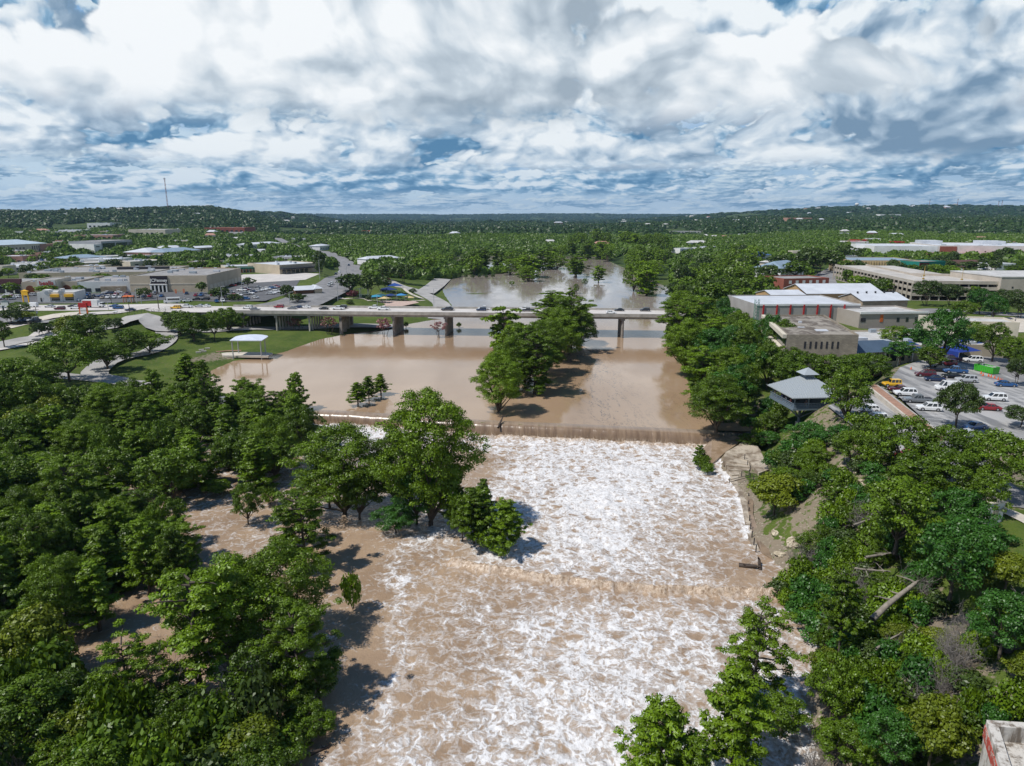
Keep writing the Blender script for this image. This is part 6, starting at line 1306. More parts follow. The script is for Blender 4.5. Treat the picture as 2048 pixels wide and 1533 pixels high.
# --- river trees beyond
grove([(1255, 598), (1290, 600), (1318, 560), (1320, 520), (1275, 515), (1258, 560)], 0, ['mcypress'], 15, (19, 25), (8, 10), 'river_point', 0.42, seed=6)
grove([(915, 553), (1010, 550), (1030, 562), (1110, 566), (1130, 545), (1120, 525), (900, 522)], 0, ['mcypress', 'mbroad', 'mcypress'], 26, (16, 22), (8, 11), 'river_wood', 0.45, seed=7)
for a in [('mcypress', 1152, 555, 513, 24), ('mcypress', 1197, 566, 533, 17), ('mcypress', 1150, 550, 518, 18)]: tree_px(a[0], a[1], a[2], a[3], a[4], 0, 'river_wood')
grove([(1120, 522), (1330, 530), (1330, 505), (1120, 500)], 0, ['mcypress'], 22, (20, 27), (9, 12), 'river_wood', 0.45, seed=8)
grove([(862, 540), (905, 545), (905, 525), (860, 525)], 2, ['mbroad', 'mcypress'], 4, (14, 18), (8, 10), 'river_wood', 0.5, seed=9)
# --- town bank, dense row along the water
for a in [('cypress', 1432, 862, 742, 62, 0), ('cypress', 1405, 800, 700, 46, 2), ('cypress', 1372, 745, 632, 48, 1), ('cypress', 1352, 700, 610, 40, 3), ('cypress', 1360, 660, 576, 40, 0), ('cypress', 1450, 800, 690, 50, 1), ('cypress', 1415, 730, 640, 44, 2), ('cypress', 1392, 690, 600, 44, 3)]:
    tree_px(a[0], a[1], a[2], a[3], a[4], 1.0, 'town_bank', a[5])
grove([(1440, 850), (1400, 770), (1370, 700), (1362, 650), (1420, 640), (1500, 690), (1560, 740), (1560, 800), (1530, 840)], 3, ['broad', 'cypress', 'broad', 'deep'], 34, (9, 15), (4.2, 6.0), 'town_bank', 0.45, seed=10)
grove([(1350, 640), (1352, 560), (1360, 530), (1480, 520), (1530, 545), (1500, 600), (1485, 640)], 5, ['mbroad', 'mcypress', 'mbroad', 'moak'], 46, (11, 18), (6, 8.5), 'town_wood', 0.46, seed=11)
for a in [('broad', 1600, 790, 700, 56, 8.0, 0), ('broad', 1670, 790, 705, 50, 9.0, 1), ('broad', 1690, 850, 724, 50, 10.0, 3), ('broad', 1740, 768, 704, 40, 11.0, 2), ('broad', 1570, 752, 690, 40, 8.0, 1), ('redtree', 1655, 735, 700, 22, 9.5, 0), ('broad', 1710, 760, 705, 34, 10.5, 3)]:
    tree_px(a[0], a[1], a[2], a[3], a[4], a[5], 'by_deck', a[6])
for a in [('broad', 1800, 945, 826, 62, 10.5, 0), ('broad', 1885, 960, 848, 62, 11.0, 1), ('broad', 1980, 990, 858, 76, 11.3, 2), ('broad', 1830, 1010, 905, 66, 9.5, 3), ('broad', 1900, 1010, 895, 60, 10.8, 0), ('broad', 1790, 1100, 950, 78, 7.5, 1), ('deep', 1900, 1190, 1040, 78, 9.0, 0), ('deep', 2000, 1310, 1180, 66, 9.5, 1),
          ('yellow', 1548, 1028, 945, 48, -0.6, 0), ('deep', 1610, 905, 840, 40, 4.0, 0), ('broad', 1700, 930, 860, 44, 8.0, 2), ('yellow', 2010, 1175, 1105, 46, 11.0, 1), ('young', 1680, 1290, 1150, 52, 1.5, 3), ('bush', 1402, 938, 908, 20, LOW, 1), ('bush', 1415, 948, 926, 16, LOW, 0), ('young', 1398, 935, 892, 16, LOW, 3),
          ('open_cypress', 1500, 1420, 1228, 88, LOW, 0), ('young', 1465, 1560, 1340, 96, LOW, 1), ('young', 1322, 1600, 1405, 96, LOW, 3), ('young', 1390, 1640, 1480, 60, LOW, 0), ('broad', 1560, 1480, 1390, 56, LOW, 1), ('broad', 1660, 1440, 1310, 70, -0.5, 2), ('yellow', 1860, 1520, 1400, 70, 4.0, 0), ('deep', 1780, 1533, 1420, 60, 2.0, 1), ('broad', 1690, 1530, 1450, 62, -1.0, 0),
          ('deepbush', 1680, 880, 850, 26, 9, 0), ('deepbush', 1640, 890, 862, 26, 7, 0), ('deepbush', 1580, 920, 880, 30, 3, 0), ('bush', 1560, 930, 900, 24, 2, 0), ('bush', 1725, 900, 862, 30, 10, 1)]:
    tree_px(a[0], a[1], a[2], a[3], a[4], a[5], 'rocky_bank', a[6])
grove([(1640, 920), (1720, 880), (1780, 900), (1760, 1000), (1690, 1010), (1650, 1000)], 8, ['bush', 'deepbush', 'bush'], 22, (2.4, 4.2), (1.8, 2.8), 'rocky_bank', 0.5, seed=12)
grove([(1545, 900), (1600, 880), (1640, 900), (1640, 960), (1600, 1000), (1560, 960)], 3, ['bush', 'deepbush', 'bush', 'broad'], 16, (2.2, 4.5), (1.6, 2.8), 'rocky_bank', 0.5, seed=22)
grove([(1490, 862), (1500, 830), (1550, 830), (1580, 860), (1530, 870)], 2, ['bush', 'deep', 'broad'], 10, (3, 7), (2, 3.6), 'rocky_bank', 0.5, seed=23)
grove([(1560, 1080), (1700, 1010), (1830, 1050), (1850, 1180), (1760, 1260), (1680, 1220), (1600, 1130)], 5, ['bush', 'deepbush', 'bush', 'broad', 'dead', 'bush'], 74, (2.5, 5.0), (1.8, 2.9), 'rocky_bank', 0.47, seed=13)
grove([(1660, 1260), (1850, 1230), (2048, 1340), (2048, 1480), (1900, 1533), (1650, 1650), (1640, 1400)], 3, ['bush', 'deepbush', 'bush', 'dead', 'bush', 'yellow'], 72, (2.2, 4.4), (1.5, 2.6), 'rocky_bank', 0.52, seed=14)
grove([(1880, 1030), (1960, 1040), (2000, 1180), (2048, 1220), (2100, 1400), (1980, 1290), (1900, 1200)], 10, ['broad', 'deep', 'broad'], 10, (5, 8), (3, 4.2), 'rocky_bank', 0.55, seed=15)
# --- trees around the town car park
for a in [('oak', 1912, 858, 765, 44, 12.0, 0), ('deep', 1880, 735, 612, 44, 12.0, 0), ('broad', 1860, 738, 690, 30, 12.0, 1), ('broad', 1935, 700, 640, 34, 12.2, 2), ('broad', 1985, 722, 640, 30, 12.2, 3), ('broad', 1955, 690, 650, 24, 12.2, 0), ('broad', 2020, 735, 670, 26, 12.2, 1), ('broad', 2048, 745, 690, 26, 12.2, 2), ('oak', 2032, 770, 715, 22, 12.2, 1), ('oak', 2040, 855, 812, 34, 12.0, 0),
          ('broad', 1790, 700, 650, 32, 11.5, 0), ('deep', 1825, 705, 655, 30, 11.5, 1), ('oak', 1850, 700, 660, 28, 11.5, 0), ('deep', 1800, 725, 680, 28, 11.6, 1),
          ('oak', 1855, 612, 560, 26, 12, 0), ('oak', 1900, 612, 568, 24, 12, 1), ('deep', 1958, 628, 575, 26, 12, 0), ('oak', 2010, 628, 578, 28, 12, 1), ('deep', 1985, 640, 590, 24, 12, 0), ('oak', 2040, 640, 585, 26, 12, 1), ('broad', 1925, 640, 600, 26, 12, 2)]:
    tree_px(a[0], a[1], a[2], a[3], a[4], a[5], 'town_lot', a[6])
# --- park side
for a in [('broad', 388, 682, 624, 34, 2.2, 0), ('broad', 362, 676, 618, 26, 2.4, 1), ('broad', 430, 680, 620, 22, 2.0, 2), ('broad', 458, 668, 612, 26, 1.6, 3), ('broad', 485, 662, 622, 16, 1.4, 0), ('oak', 345, 672, 622, 20, 2.4, 1),
          ('broad', 300, 708, 662, 38, 2.0, 0), ('broad', 262, 716, 655, 34, 2.0, 1), ('oak', 230, 665, 636, 20, 4.5, 0), ('broad', 140, 765, 662, 66, 2.6, 2), ('broad', 175, 705, 625, 44, 3.4, 3), ('yellow', 150, 690, 630, 30, 3.6, 0), ('broad', 215, 740, 680, 42, 2.2, 1), ('broad', 40, 800, 712, 58, 3.0, 0), ('broad', 95, 790, 720, 40, 2.8, 1), ('broad', 10, 830, 740, 46, 3.0, 2),
          ('oak', 78, 676, 645, 14, 5.0, 0), ('oak', 98, 672, 648, 12, 5.0, 1), ('oak', 24, 648, 618, 22, 7.5, 0), ('yellow', 52, 648, 622, 16, 7.0, 1), ('broad', 8, 690, 640, 18, 6, 1), ('broad', 40, 628, 603, 22, 9, 2), ('broad', 120, 660, 636, 18, 5, 3), ('broad', 300, 650, 622, 12, 3.5, 2), ('broad', 178, 655, 626, 16, 6, 1)]:
    tree_px(a[0], a[1], a[2], a[3], a[4], a[5], 'park', a[6])
grove([(-60, 800), (60, 800), (130, 860), (60, 900), (-80, 900)], 2, ['broad', 'broad', 'yellow'], 9, (9, 12), (4.4, 5.8), 'park', 0.5, seed=16)
for i, a in enumerate([(593, 664, 636, 16), (659, 670, 634, 20), (769, 672, 636, 18), (879, 674, 644, 17)]): tree_px('myrtle', *a, 0.2, 'by_bridge', i)
for i, a in enumerate([(812, 656, 643, 6), (918, 656, 645, 5)]): tree_px('bush', *a, 0.0, 'by_bridge', i)
for a in [('moak', 700, 588, 548, 28, 6.5), ('moak', 735, 590, 546, 28, 6), ('moak', 765, 580, 552, 20, 6), ('moak', 775, 560, 528, 22, 6), ('moak', 808, 562, 528, 24, 6), ('mbroad', 850, 548, 513, 24, 5), ('redtree', 707, 600, 580, 12, 6), ('moak', 826, 590, 577, 8, 5), ('moak', 738, 604, 591, 8, 5), ('moak', 700, 612, 600, 8, 5), ('redtree', 776, 566, 556, 7, 6), ('moak', 800, 592, 583, 7, 5),
          ('moak', 575, 600, 570, 14, 8), ('moak', 595, 608, 588, 18, 8), ('moak', 440, 603, 575, 22, 9), ('moak', 470, 606, 588, 18, 8.5), ('moak', 498, 575, 555, 12, 10), ('mbroad', 404, 588, 563, 12, 10), ('moak', 288, 598, 576, 15, 10), ('mbroad', 158, 592, 570, 14, 10), ('mbroad', 95, 590, 570, 22, 10), ('moak', 640, 548, 502, 14, 10), ('mbroad', 731, 556, 538, 8, 9), ('moak', 640, 552, 520, 10, 10), ('mbroad', 15, 600, 590, 9, 10),
          ('moak', 1640, 545, 500, 34, 12), ('mbroad', 1590, 560, 520, 26, 11), ('moak', 1660, 540, 505, 30, 12), ('moak', 1560, 545, 510, 26, 11), ('moak', 1620, 535, 495, 28, 12), ('moak', 1535, 575, 530, 26, 10), ('mbroad', 1525, 600, 550, 28, 9), ('moak', 1690, 520, 490, 24, 12), ('moak', 2010, 525, 495, 18, 12), ('moak', 1940, 545, 523, 26, 12), ('moak', 2040, 545, 530, 30, 12), ('moak', 1730, 515, 497, 10, 12), ('moak', 1780, 525, 508, 12, 12)]:
    tree_px(a[0], a[1], a[2], a[3], a[4], a[5], 'streets')
print("TREES", len(TREES))
# ---------------------------------------------------------------- trees of the middle distance, then the mass of far woodland
def avoid_mask(x, y):
    m = np.zeros(len(x), bool)
    for p in AVOID:
        xs = [q[0] for q in p]; ys_ = [q[1] for q in p]
        bb = (x > min(xs)) & (x < max(xs)) & (y > min(ys_)) & (y < max(ys_))
        if bb.any(): k = np.where(bb)[0]; m[k] |= inside(p, x[k], y[k])
    return m
rb = random.Random(41); BLK = []
for zone_, n_, a0, a1, y0_, y1_ in (('west', 44, -.80, -.27, 470, 1500), ('east', 26, .36, .78, 620, 1500)):
    k = 0
    while k < n_:
        y = math.exp(rb.uniform(math.log(y0_), math.log(y1_))); x = rb.uniform(a0, a1) * y; w = rb.uniform(16, 46); d = rb.uniform(12, 26)
        if avoid_mask(np.array([x - w / 2, x + w / 2, x, x]), np.array([y, y, y + d, y])).any() or inside(UPPER, x, y): continue
        z = hz(x, y); h = rb.choice([4.5, 5, 6, 7]); q = Bld('low_building', 'x', (x - w / 2, y + rb.uniform(-4, 4), 0), (x + w / 2, y, 0), z, d, h, rb.choice([TAN, CREAM, WHT, PINK, LROOF]), rb.choice([LROOF, WROOF, GROOF, WROOF])); q.windows(rb.randint(3, 6), 1, q.L - 1, 1, 3, .5); q.units(3, k, (1.5, 3)); BLK.append((q.o, x, y, zone_)); k += 1
        if rb.random() < .6:
            lp = [q.P(-4, -16, 0), q.P(q.L + 4, -16, 0), q.P(q.L + 4, -1, 0), q.P(-4, -1, 0)]; sheet('far_parking_lot', lp, float(np.max(HV(lp))) + .25, rb.choice([ASPH, ASPH_L, ROADC])); keep_clear(lp)
            for j in range(int(q.L / 3.6)):
                if rb.random() < .5: c_ = q.P(2 + 3.6 * j, -10, 0); car(rb.choice(TW), rb.choice(CW), c_[0], c_[1], float(np.max(HV(lp))) + .3, 1.57, 'far_' + zone_)
LAWNS = [PP(q, 4) for q in ([(640, 600), (720, 560), (830, 560), (880, 600), (880, 640), (700, 645), (640, 640)], [(330, 760), (330, 690), (480, 650), (640, 660), (640, 700), (440, 760)], [(-60, 660), (300, 640), (480, 640), (480, 612), (-60, 612)], [(0, 700), (330, 690), (240, 800), (0, 860)])]
r_ = random.Random(99); cnt = 0
for _ in range(12000):
    if cnt >= 235: break
    y = r_.uniform(330, 720); x = r_.uniform(-0.86, 0.80) * y
    px_, py_ = pix(x, y, 8)
    if -0.40 * y < x < 0.11 * y + 20 and y < 640: continue
    if inside(UPPER, x, y) or segdist(UPPER, x, y) < 8: continue
    if any(inside(a, x, y) for a in LAWNS): continue
    if avoid_mask(np.array([x]), np.array([y]))[0]: continue
    if x < -100 and y < 560 and r_.random() < 0.6: continue
    kd = r_.choice(['mbroad', 'moak', 'mbroad', 'moak', 'mbroad']); R_ = r_.uniform(4.0, 6.5)
    if not clear_of(x, y, R_, 0.55): continue
    plant(kd, x, y, r_.uniform(6.5, 11), R_, 'street_west' if x < 0 else 'street_east'); cnt += 1
tx = np.array([q[3] for q in TREES]); ty = np.array([q[4] for q in TREES]); tr_ = np.array([q[0].scale[0] * KIND[q[2]][0][3] for q in TREES])

def lump_proto(rg, ncards, cs):
    """rounded crown of dense facets with loose leaf sprays around it, unit radius"""
    a, b = 9, 5; V = []
    ph = rg.random(4) * 6.28
    for j in range(b + 1):
        e = -0.35 + (math.pi / 2 + 0.35) * j / b
        for i in range(a):
            t_ = i * 2 * math.pi / a + j * .35
            r = 1 + .16 * math.sin(2 * t_ + ph[0]) + .12 * math.sin(3 * t_ + ph[1] + 3 * e) + rg.normal() * .06
            V.append((r * math.cos(e) * math.cos(t_), r * math.cos(e) * math.sin(t_), (math.sin(e) * r + .4) * 0.62))
    V = np.array(V); Q = []
    for j in range(b):
        for i in range(a): Q.append((j * a + i, j * a + (i + 1) % a, (j + 1) * a + (i + 1) % a, (j + 1) * a + i))
    d = rg.normal(size=(ncards, 3)); d /= np.linalg.norm(d, axis=1, keepdims=True); d[:, 2] = np.abs(d[:, 2])
    C = d * rg.uniform(.90, 1.07, (ncards, 1)); C[:, 2] = (C[:, 2] + .35) * .66
    n = d + rg.normal(size=(ncards, 3)) * .4; n /= np.linalg.norm(n, axis=1, keepdims=True)
    v, q = cards_np(C, n, cs, rg, 1.3)
    tt = np.concatenate([np.full(len(V), 0.25), np.repeat(rg.random(ncards) * .4 + .25, 4)])
    return np.concatenate([V * np.array([.93, .93, .93]), v]), np.concatenate([np.array(Q), q + len(V)]), tt
def scatter(name, xs, ys_, rad, hgt, zs, tone, ncards, cs, label, seed=0, mat=None):
    rg = np.random.default_rng(seed); P_ = [lump_proto(rg, ncards, cs) for _ in range(7)]
    pick = rg.integers(0, 7, len(xs)); VV = []; QQ = []; TT = []; o = 0
    for k in range(7):
        s_ = np.where(pick == k)[0]
        if not len(s_): continue
        V, Q, T = P_[k]; th = rg.random(len(s_)) * 6.28; ca = np.cos(th)[:, None]; sa = np.sin(th)[:, None]
        R_ = rad[s_][:, None]
        X = (V[None, :, 0] * ca - V[None, :, 1] * sa) * R_ + xs[s_][:, None]; Y = (V[None, :, 0] * sa + V[None, :, 1] * ca) * R_ + ys_[s_][:, None]
        Z = V[None, :, 2] * hgt[s_][:, None] + zs[s_][:, None]
        VV.append(np.stack([X, Y, Z], 2).reshape(-1, 3)); n = len(V)
        QQ.append((Q[None] + (np.arange(len(s_)) * n)[:, None, None]).reshape(-1, 4) + o); o += n * len(s_)
        TT.append((T[None] * 0.7 + tone[s_][:, None] * 0.75).ravel())
    me = mesh_np(name, np.concatenate(VV), np.concatenate(QQ), attrs={'tint': np.concatenate(TT)}); me.materials.append(mat or L_WOOD)
    tag(obj(name, me), label, 'woodland', kind='stuff')
L_HILL = leaf_mat('hill_leaf', (0.007, 0.024, 0.006), (0.040, 0.074, 0.012), 0.2)
L_WOOD = leaf_mat('woodland_leaf', (0.010, 0.030, 0.003), (0.078, 0.136, 0.009), 0.2)
rg = np.random.default_rng(5)
def candidates(y0, y1, spacing, fan=0.92):
    out = []
    y = y0
    while y < y1:
        n = int(2 * fan * y / spacing); x = (np.arange(n) + .5) / n * 2 * fan * y - fan * y
        out.append(np.stack([x + rg.normal(size=n) * spacing * .32, np.full(n, y) + rg.normal(size=n) * spacing * .32], 1)); y += spacing * 0.92
    return np.concatenate(out)
c1 = candidates(560, 1500, 11.5)
X, Y = c1[:, 0], c1[:, 1]; A_ = X / Y
keep = ~avoid_mask(X, Y) & ~inside(UPPER, X, Y)
dens = np.ones(len(X)); town_w = (A_ < -0.26) & (Y < 1350); dens = np.where(town_w, np.where(fbm(X / 60, Y / 60, 4, 3) > .52, .70, .09), dens)
dens = np.where((A_ > .34) & (Y < 820), np.where(fbm(X / 50, Y / 50, 14, 3) > .5, .7, .15), dens)
keep &= rg.random(len(X)) < dens
for q in LAWNS: keep &= ~inside(q, X, Y)
idx = np.where(keep)[0]; near = idx[Y[idx] < 760]; bad = set()
for i in near:
    if (((tx - X[i]) ** 2 + (ty - Y[i]) ** 2) < (tr_ * .8 + 3) ** 2).any(): bad.add(i)
idx = np.array([i for i in idx if i not in bad]); X, Y = X[idx], Y[idx]
tone = np.clip((fbm(X / 90, Y / 60, 6, 3) - .5) * 2.2 + .45 + rg.normal(size=len(X)) * .10, 0, 1.1)
tone = np.where(X / Y < -.25, tone * .6, tone)
scatter('woodland', X, Y, rg.uniform(6.0, 8.8, len(X)), rg.uniform(8, 12.5, len(X)), height(X, Y) - 1, tone, 80, 0.20, 'green woodland mass filling the plain beyond the flooded river', 1)
c2 = candidates(1500, 3400, 26); X, Y = c2[:, 0], c2[:, 1]; A_ = X / Y
keep = ~avoid_mask(X, Y); scar = np.exp(-((A_ + .665) / .05) ** 2) * ridge(Y, 2350, 120) > .4
gap = fbm(X / 120, Y / 200, 24, 3) < np.where((A_ < -.2), .40, .36); keep &= ~scar & ~gap
X, Y = X[keep], Y[keep]; tone = np.clip((fbm(X / 260, Y / 160, 16, 3) - .5) * 1.8 + .18 + rg.normal(size=len(X)) * .14, 0, 1); tone = np.where((X / Y < -.2), tone * .45, tone)
scatter('far_woodland', X, Y, rg.uniform(11, 19, len(X)), rg.uniform(11, 19, len(X)), height(X, Y) - 2, tone, 26, 0.34, 'dark wooded slopes of the hills beyond the town', 2, L_HILL)
c3 = candidates(3400, 13500, 75); X, Y = c3[:, 0], c3[:, 1]; keep = fbm(X / 300, Y / 500, 44, 3) > .36; X, Y = X[keep], Y[keep]
tone = np.clip((fbm(X / 600, Y / 400, 26, 3) - .5) * 1.2 + .06 + rg.normal(size=len(X)) * .12, 0, 1)
scatter('hill_woodland', X, Y, rg.uniform(26, 46, len(X)), rg.uniform(14, 26, len(X)), height(X, Y) - 3, tone, 14, 0.4, 'hazy wooded ridges along the horizon', 3, L_HILL)
# little pale houses scattered over the far slopes
FH = MB(); r_ = random.Random(3); fh = []
for i in range(85):
    y = r_.choice([r_.uniform(900, 1500), r_.uniform(1500, 3200), r_.uniform(2600, 5200), r_.uniform(3500, 7800)]); a = r_.choice([r_.uniform(-.68, -.15), r_.uniform(-.1, .3), r_.uniform(0.0, .68), r_.uniform(.25, .68)]); x = a * y
    fh.append((x, y))
hs_ = height(np.array([q[0] for q in fh]), np.array([q[1] for q in fh]))
hm = [WHT, CREAM, LROOF, PINK, WROOF]; proto_h = {}
_ord = ['first', 'second', 'third', 'fourth', 'fifth', 'sixth', 'seventh', 'eighth', 'ninth', 'tenth', 'eleventh', 'twelfth', 'thirteenth', 'fourteenth', 'fifteenth', 'sixteenth', 'seventeenth', 'eighteenth', 'nineteenth', 'twentieth']
FARH = []
for (x, y), z in zip(fh, hs_):
    k = r_.randrange(5); s_ = r_.uniform(.55, .95) * (1 + y / 4200)
    if k not in proto_h:
        o = empty('far_house', (0, 0, 0)); m = MB(); m.box((0, 0, 0), (16, 10, 9)); m.build('wall', hm[k], o)
        m = MB(); m.add([(-8.6, -5.6, 9), (8.6, -5.6, 9), (8.6, 5.6, 9), (-8.6, 5.6, 9), (-5, 0, 12), (5, 0, 12)], [(0, 1, 5, 4), (1, 2, 5), (2, 3, 4, 5), (3, 0, 4), (3, 2, 1, 0)]); m.build('roof', [WROOF, LROOF, PINK, WROOF, LROOF][k], o); proto_h[k] = o
    else: o = copy_thing(proto_h[k])
    o.location = (x, y, z - 1 + (2 if y > 1500 else 0)); o.rotation_euler = (0, 0, r_.uniform(-.6, .6)); o.scale = (s_ * r_.uniform(.7, 1.6), s_, s_ * .9); FARH.append((o, x, y))
# ---------------------------------------------------------------- park, bank and street things
STEEL = simple('galvanised_steel', (.38, .39, .40), .5); WOODP = simple('pole_timber', (.075, .055, .04), .95); DGREEN = simple('park_green', (.03, .07, .04), .7)
# stage pavilion on the lawn
def stage():
    c = G(499, 710, 1.3); z = 1.3; r = empty('stage_canopy', (c.x, c.y, z), .05); tag(r, 'white curved roof canopy on four posts at the edge of the flood', 'canopy')
    m = MB(); n = 10; P_ = []
    for k in range(n + 1): a = math.pi * (1.02 + .96 * k / n); P_.append((6.2 * math.cos(a) + 0.3, -3.0 - 3.2 * math.sin(a) * -1 * -1 if False else 3.4 + 2.8 * -math.sin(a)))
    P_ += [(6.2, -3.6), (-5.8, -3.2)]
    k = len(P_); h0 = [6.0 + .30 * (1 - (x / 6.5) ** 2) + .05 * y for x, y in P_]
    m.add([(x, y, h + .25) for (x, y), h in zip(P_, h0)] + [(0, 0, 6.9)] + [(x, y, h) for (x, y), h in zip(P_, h0)], [(i, (i + 1) % k, k) for i in range(k)] + [(k + 1 + i, k + 1 + (i + 1) % k, (i + 1) % k, i) for i in range(k)] + [tuple(range(k + 1, 2 * k + 1))])
    m.build('roof', simple('canopy_white', (.56, .60, .68), .5), r)
    for x, y in ((-5.2, -2.6), (5.4, -3.0), (5.2, 3.0), (-5.0, 3.0)): m = MB(); m.tube([(x, y, -1.5), (x, y, 6.05)], .22, 8); m.build('post', STEEL, r)
    m = MB(); m.prism([(-9.5, -1.5), (8, -3.6), (8, 2.5), (4, 4.5), (-6, 5), (-12, 4)], -.6, .14); m.build('stage_slab', PATHC, r); m = MB(); m.tube([(-14, 4.5, .4), (-10, 5.6, .5), (-5, 6, .5)], .28, 6); m.build('low_wall', PINK, r)
stage()
def table(px, py, z, lab):
    c = G(px, py, z); r = empty('picnic_table', (c.x, c.y, z), .4); tag(r, lab, 'table', 'concrete picnic tables beside the stage')
    m = MB(); m.box((0, 0, .7), (1.8, .8, .1)); m.build('tabletop', CONC, r)
    for s_ in (-1, 1): m = MB(); m.box((0, s_ * .8, .42), (1.8, .3, .08)); m.box((-.6, s_ * .8, 0), (.12, .25, .42)); m.box((.6, s_ * .8, 0), (.12, .25, .42)); m.build('bench', CONC, r)
    m = MB(); m.box((-.6, 0, 0), (.15, .5, .7)); m.box((.6, 0, 0), (.15, .5, .7)); m.build('leg', CONC, r)
for px, py, l in [(403, 703, 'picnic table closest to the stage slab'), (408, 706, 'picnic table standing nearest to the flood edge'), (415, 700, 'picnic table behind the others beside the low wall'), (397, 708, 'picnic table farthest from the stage slab')]: table(px, py, 1.5, l)
# playground shade sails and structures
def sail(px, py, z, w, d, h, mat, lab, name='shade_sail'):
    c = G(px, py, z); r = empty(name, (c.x, c.y, hz(c.x, c.y)), rnd.uniform(-.4, .4)); tag(r, lab, 'sail', 'fabric shades over the playground')
    m = MB(); m.add([(-w, -d, h * .72), (w, -d, h * .78), (w, d, h * .7), (-w, d, h * .8), (0, 0, h), (-w, -d, h * .7), (w, -d, h * .76), (w, d, h * .68), (-w, d, h * .78)], [(0, 1, 4), (1, 2, 4), (2, 3, 4), (3, 0, 4), (8, 7, 6, 5)]); m.build('fabric', mat, r)
    for x, y in ((-w, -d), (w, -d), (w, d), (-w, d)): m = MB(); m.tube([(x, y, -.5), (x, y, h * .75)], .09, 6); m.build('post', STEEL, r)
fb = lambda n, c: simple('fabric_' + n, c, .8)
for a in [(778, 592, 4.5, 5.0, 4, 6.0, fb('navy', (.01, .03, .13)), 'large dark blue shade sail under the oaks of the playground'), (790, 585, 4.5, 4.6, 4, 6.5, fb('royal', (.01, .05, .22)), 'royal blue shade sail highest over the playground'), (754, 605, 4.5, 3.0, 3, 4.2, fb('turquoise', (.03, .22, .34)), 'turquoise shade nearest the pink plaza'), (769, 606, 4.5, 3.0, 3, 3.8, fb('sand', (.52, .40, .20)), 'sand coloured shade beside the turquoise one'), (783, 599, 4.5, 3, 3, 3.8, fb('navy', (.01, .03, .13)), 'small navy shade in the middle of the row'), (803, 599, 4.3, 3, 3, 4.0, fb('skyblue', (.04, .20, .42)), 'sky blue shade near the curving road'), (819, 599, 4.0, 2.8, 3, 3.4, fb('sand', (.52, .40, .20)), 'sand coloured shade nearest the curving road'), (764, 600, 4.5, 3, 3, 4, fb('darkteal', (.01, .07, .10)), 'dark teal shade behind the turquoise one')]: sail(*a)
def frame():
    c = G(724, 592, 5.5); r = empty('swing_shelter', (c.x, c.y, hz(c.x, c.y)), 0); tag(r, 'white framed swing shelter with sloping fabric top by dark oaks', 'shelter')
    m = MB(); m.add([(-4.5, -2, 5.2), (4, -2, 6.4), (4, 2, 6.4), (-4.5, 2, 5.2), (-4.5, -2, 5.1), (4, -2, 6.3), (4, 2, 6.3), (-4.5, 2, 5.1)], [(0, 1, 2, 3), (7, 6, 5, 4), (0, 4, 5, 1), (1, 5, 6, 2), (2, 6, 7, 3), (3, 7, 4, 0)]); m.build('fabric', WHT, r)
    for x, y in ((-1, -1.9), (4, -1.9), (4, 1.9), (-1, 1.9)): m = MB(); m.box((x, y, -.3), (.35, .35, 6.4)); m.build('post', WHT, r)
    m = MB(); m.box((1.5, -1.9, 2.2), (5, .15, .15)); m.build('rail', WHT, r)
frame()
# poles
def pole(px, py, top, z, lab, kind='lamp', cat='lamp post'):
    c = G(px, py, z); H = zat(top, c.y) - z; r = empty('utility_pole' if kind == 'util' else 'street_lamp', (c.x, c.y, z - .1)); tag(r, lab, cat)
    mt = WOODP if kind == 'util' else STEEL; m = MB(); m.tube([(0, 0, -.5), (0, 0, H)], [.22 if kind == 'util' else .16, .12], 7); m.build('pole', mt, r)
    m = MB()
    if kind == 'util': m.box((0, 0, H - .9), (2.6, .14, .16)); m.build('crossarm', mt, r); m = MB(); m.tube([(.35, 0, H - 2.6), (.35, 0, H - 1.6)], .28, 8); m.build('transformer', ACU, r)
    else: m.tube([(0, 0, H - .1), (1.4, 0, H + .1)], .07, 5); m.build('arm', mt, r); m = MB(); m.box((1.7, 0, H), (.9, .35, .16)); m.build('lamp_head', STEEL, r)
for a in [(262, 643, 592, 5.5, 'tall dark utility pole beside the ramp fence', 'util', 'pole'), (318, 622, 582, 9, 'utility pole at the highway verge before the department store', 'util', 'pole'), (223, 608, 585, 9.8, 'dark pole on the verge beside the mall lot', 'util', 'pole'), (75, 640, 615, 8.3, 'short dark pole among the frontage road cars', 'util', 'pole'), (10, 700, 638, 4, 'pale leaning pole at the park road bend', 'util', 'pole'), (445, 610, 573, 10, 'tall lamp post at the junction beside the dark tree'), (217, 622, 603, 9.5, 'thin lamp post on the highway shoulder'), (274, 607, 577, 10, 'pale lamp post on the grass by the maroon bush'), (283, 607, 590, 10, 'short lamp post beside the pale one'), (235, 598, 578, 10, 'lamp post in the mall car park facing the white block'),
          (868, 614, 577, 1.5, 'lamp post at the drowned end of the curving road'), (755, 612, 587, 4.6, 'lamp post beside the playground plaza'), (861, 550, 536, 4, 'lamp post at the overflow parking spur'), (693, 545, 524, 10, 'lamp post on the arterial road median'), (676, 600, 560, 8, 'lamp post at the head of the park path'), (580, 612, 584, 10, 'lamp post at the bridge end'), (1966, 655, 632, 12.6, 'banner post at the edge of the round plaza'), (640, 560, 520, 10, 'lamp post on the arterial beside the supermarket'), (485, 585, 560, 10, 'lamp post in the east mall lot')]:
    pole(*a)
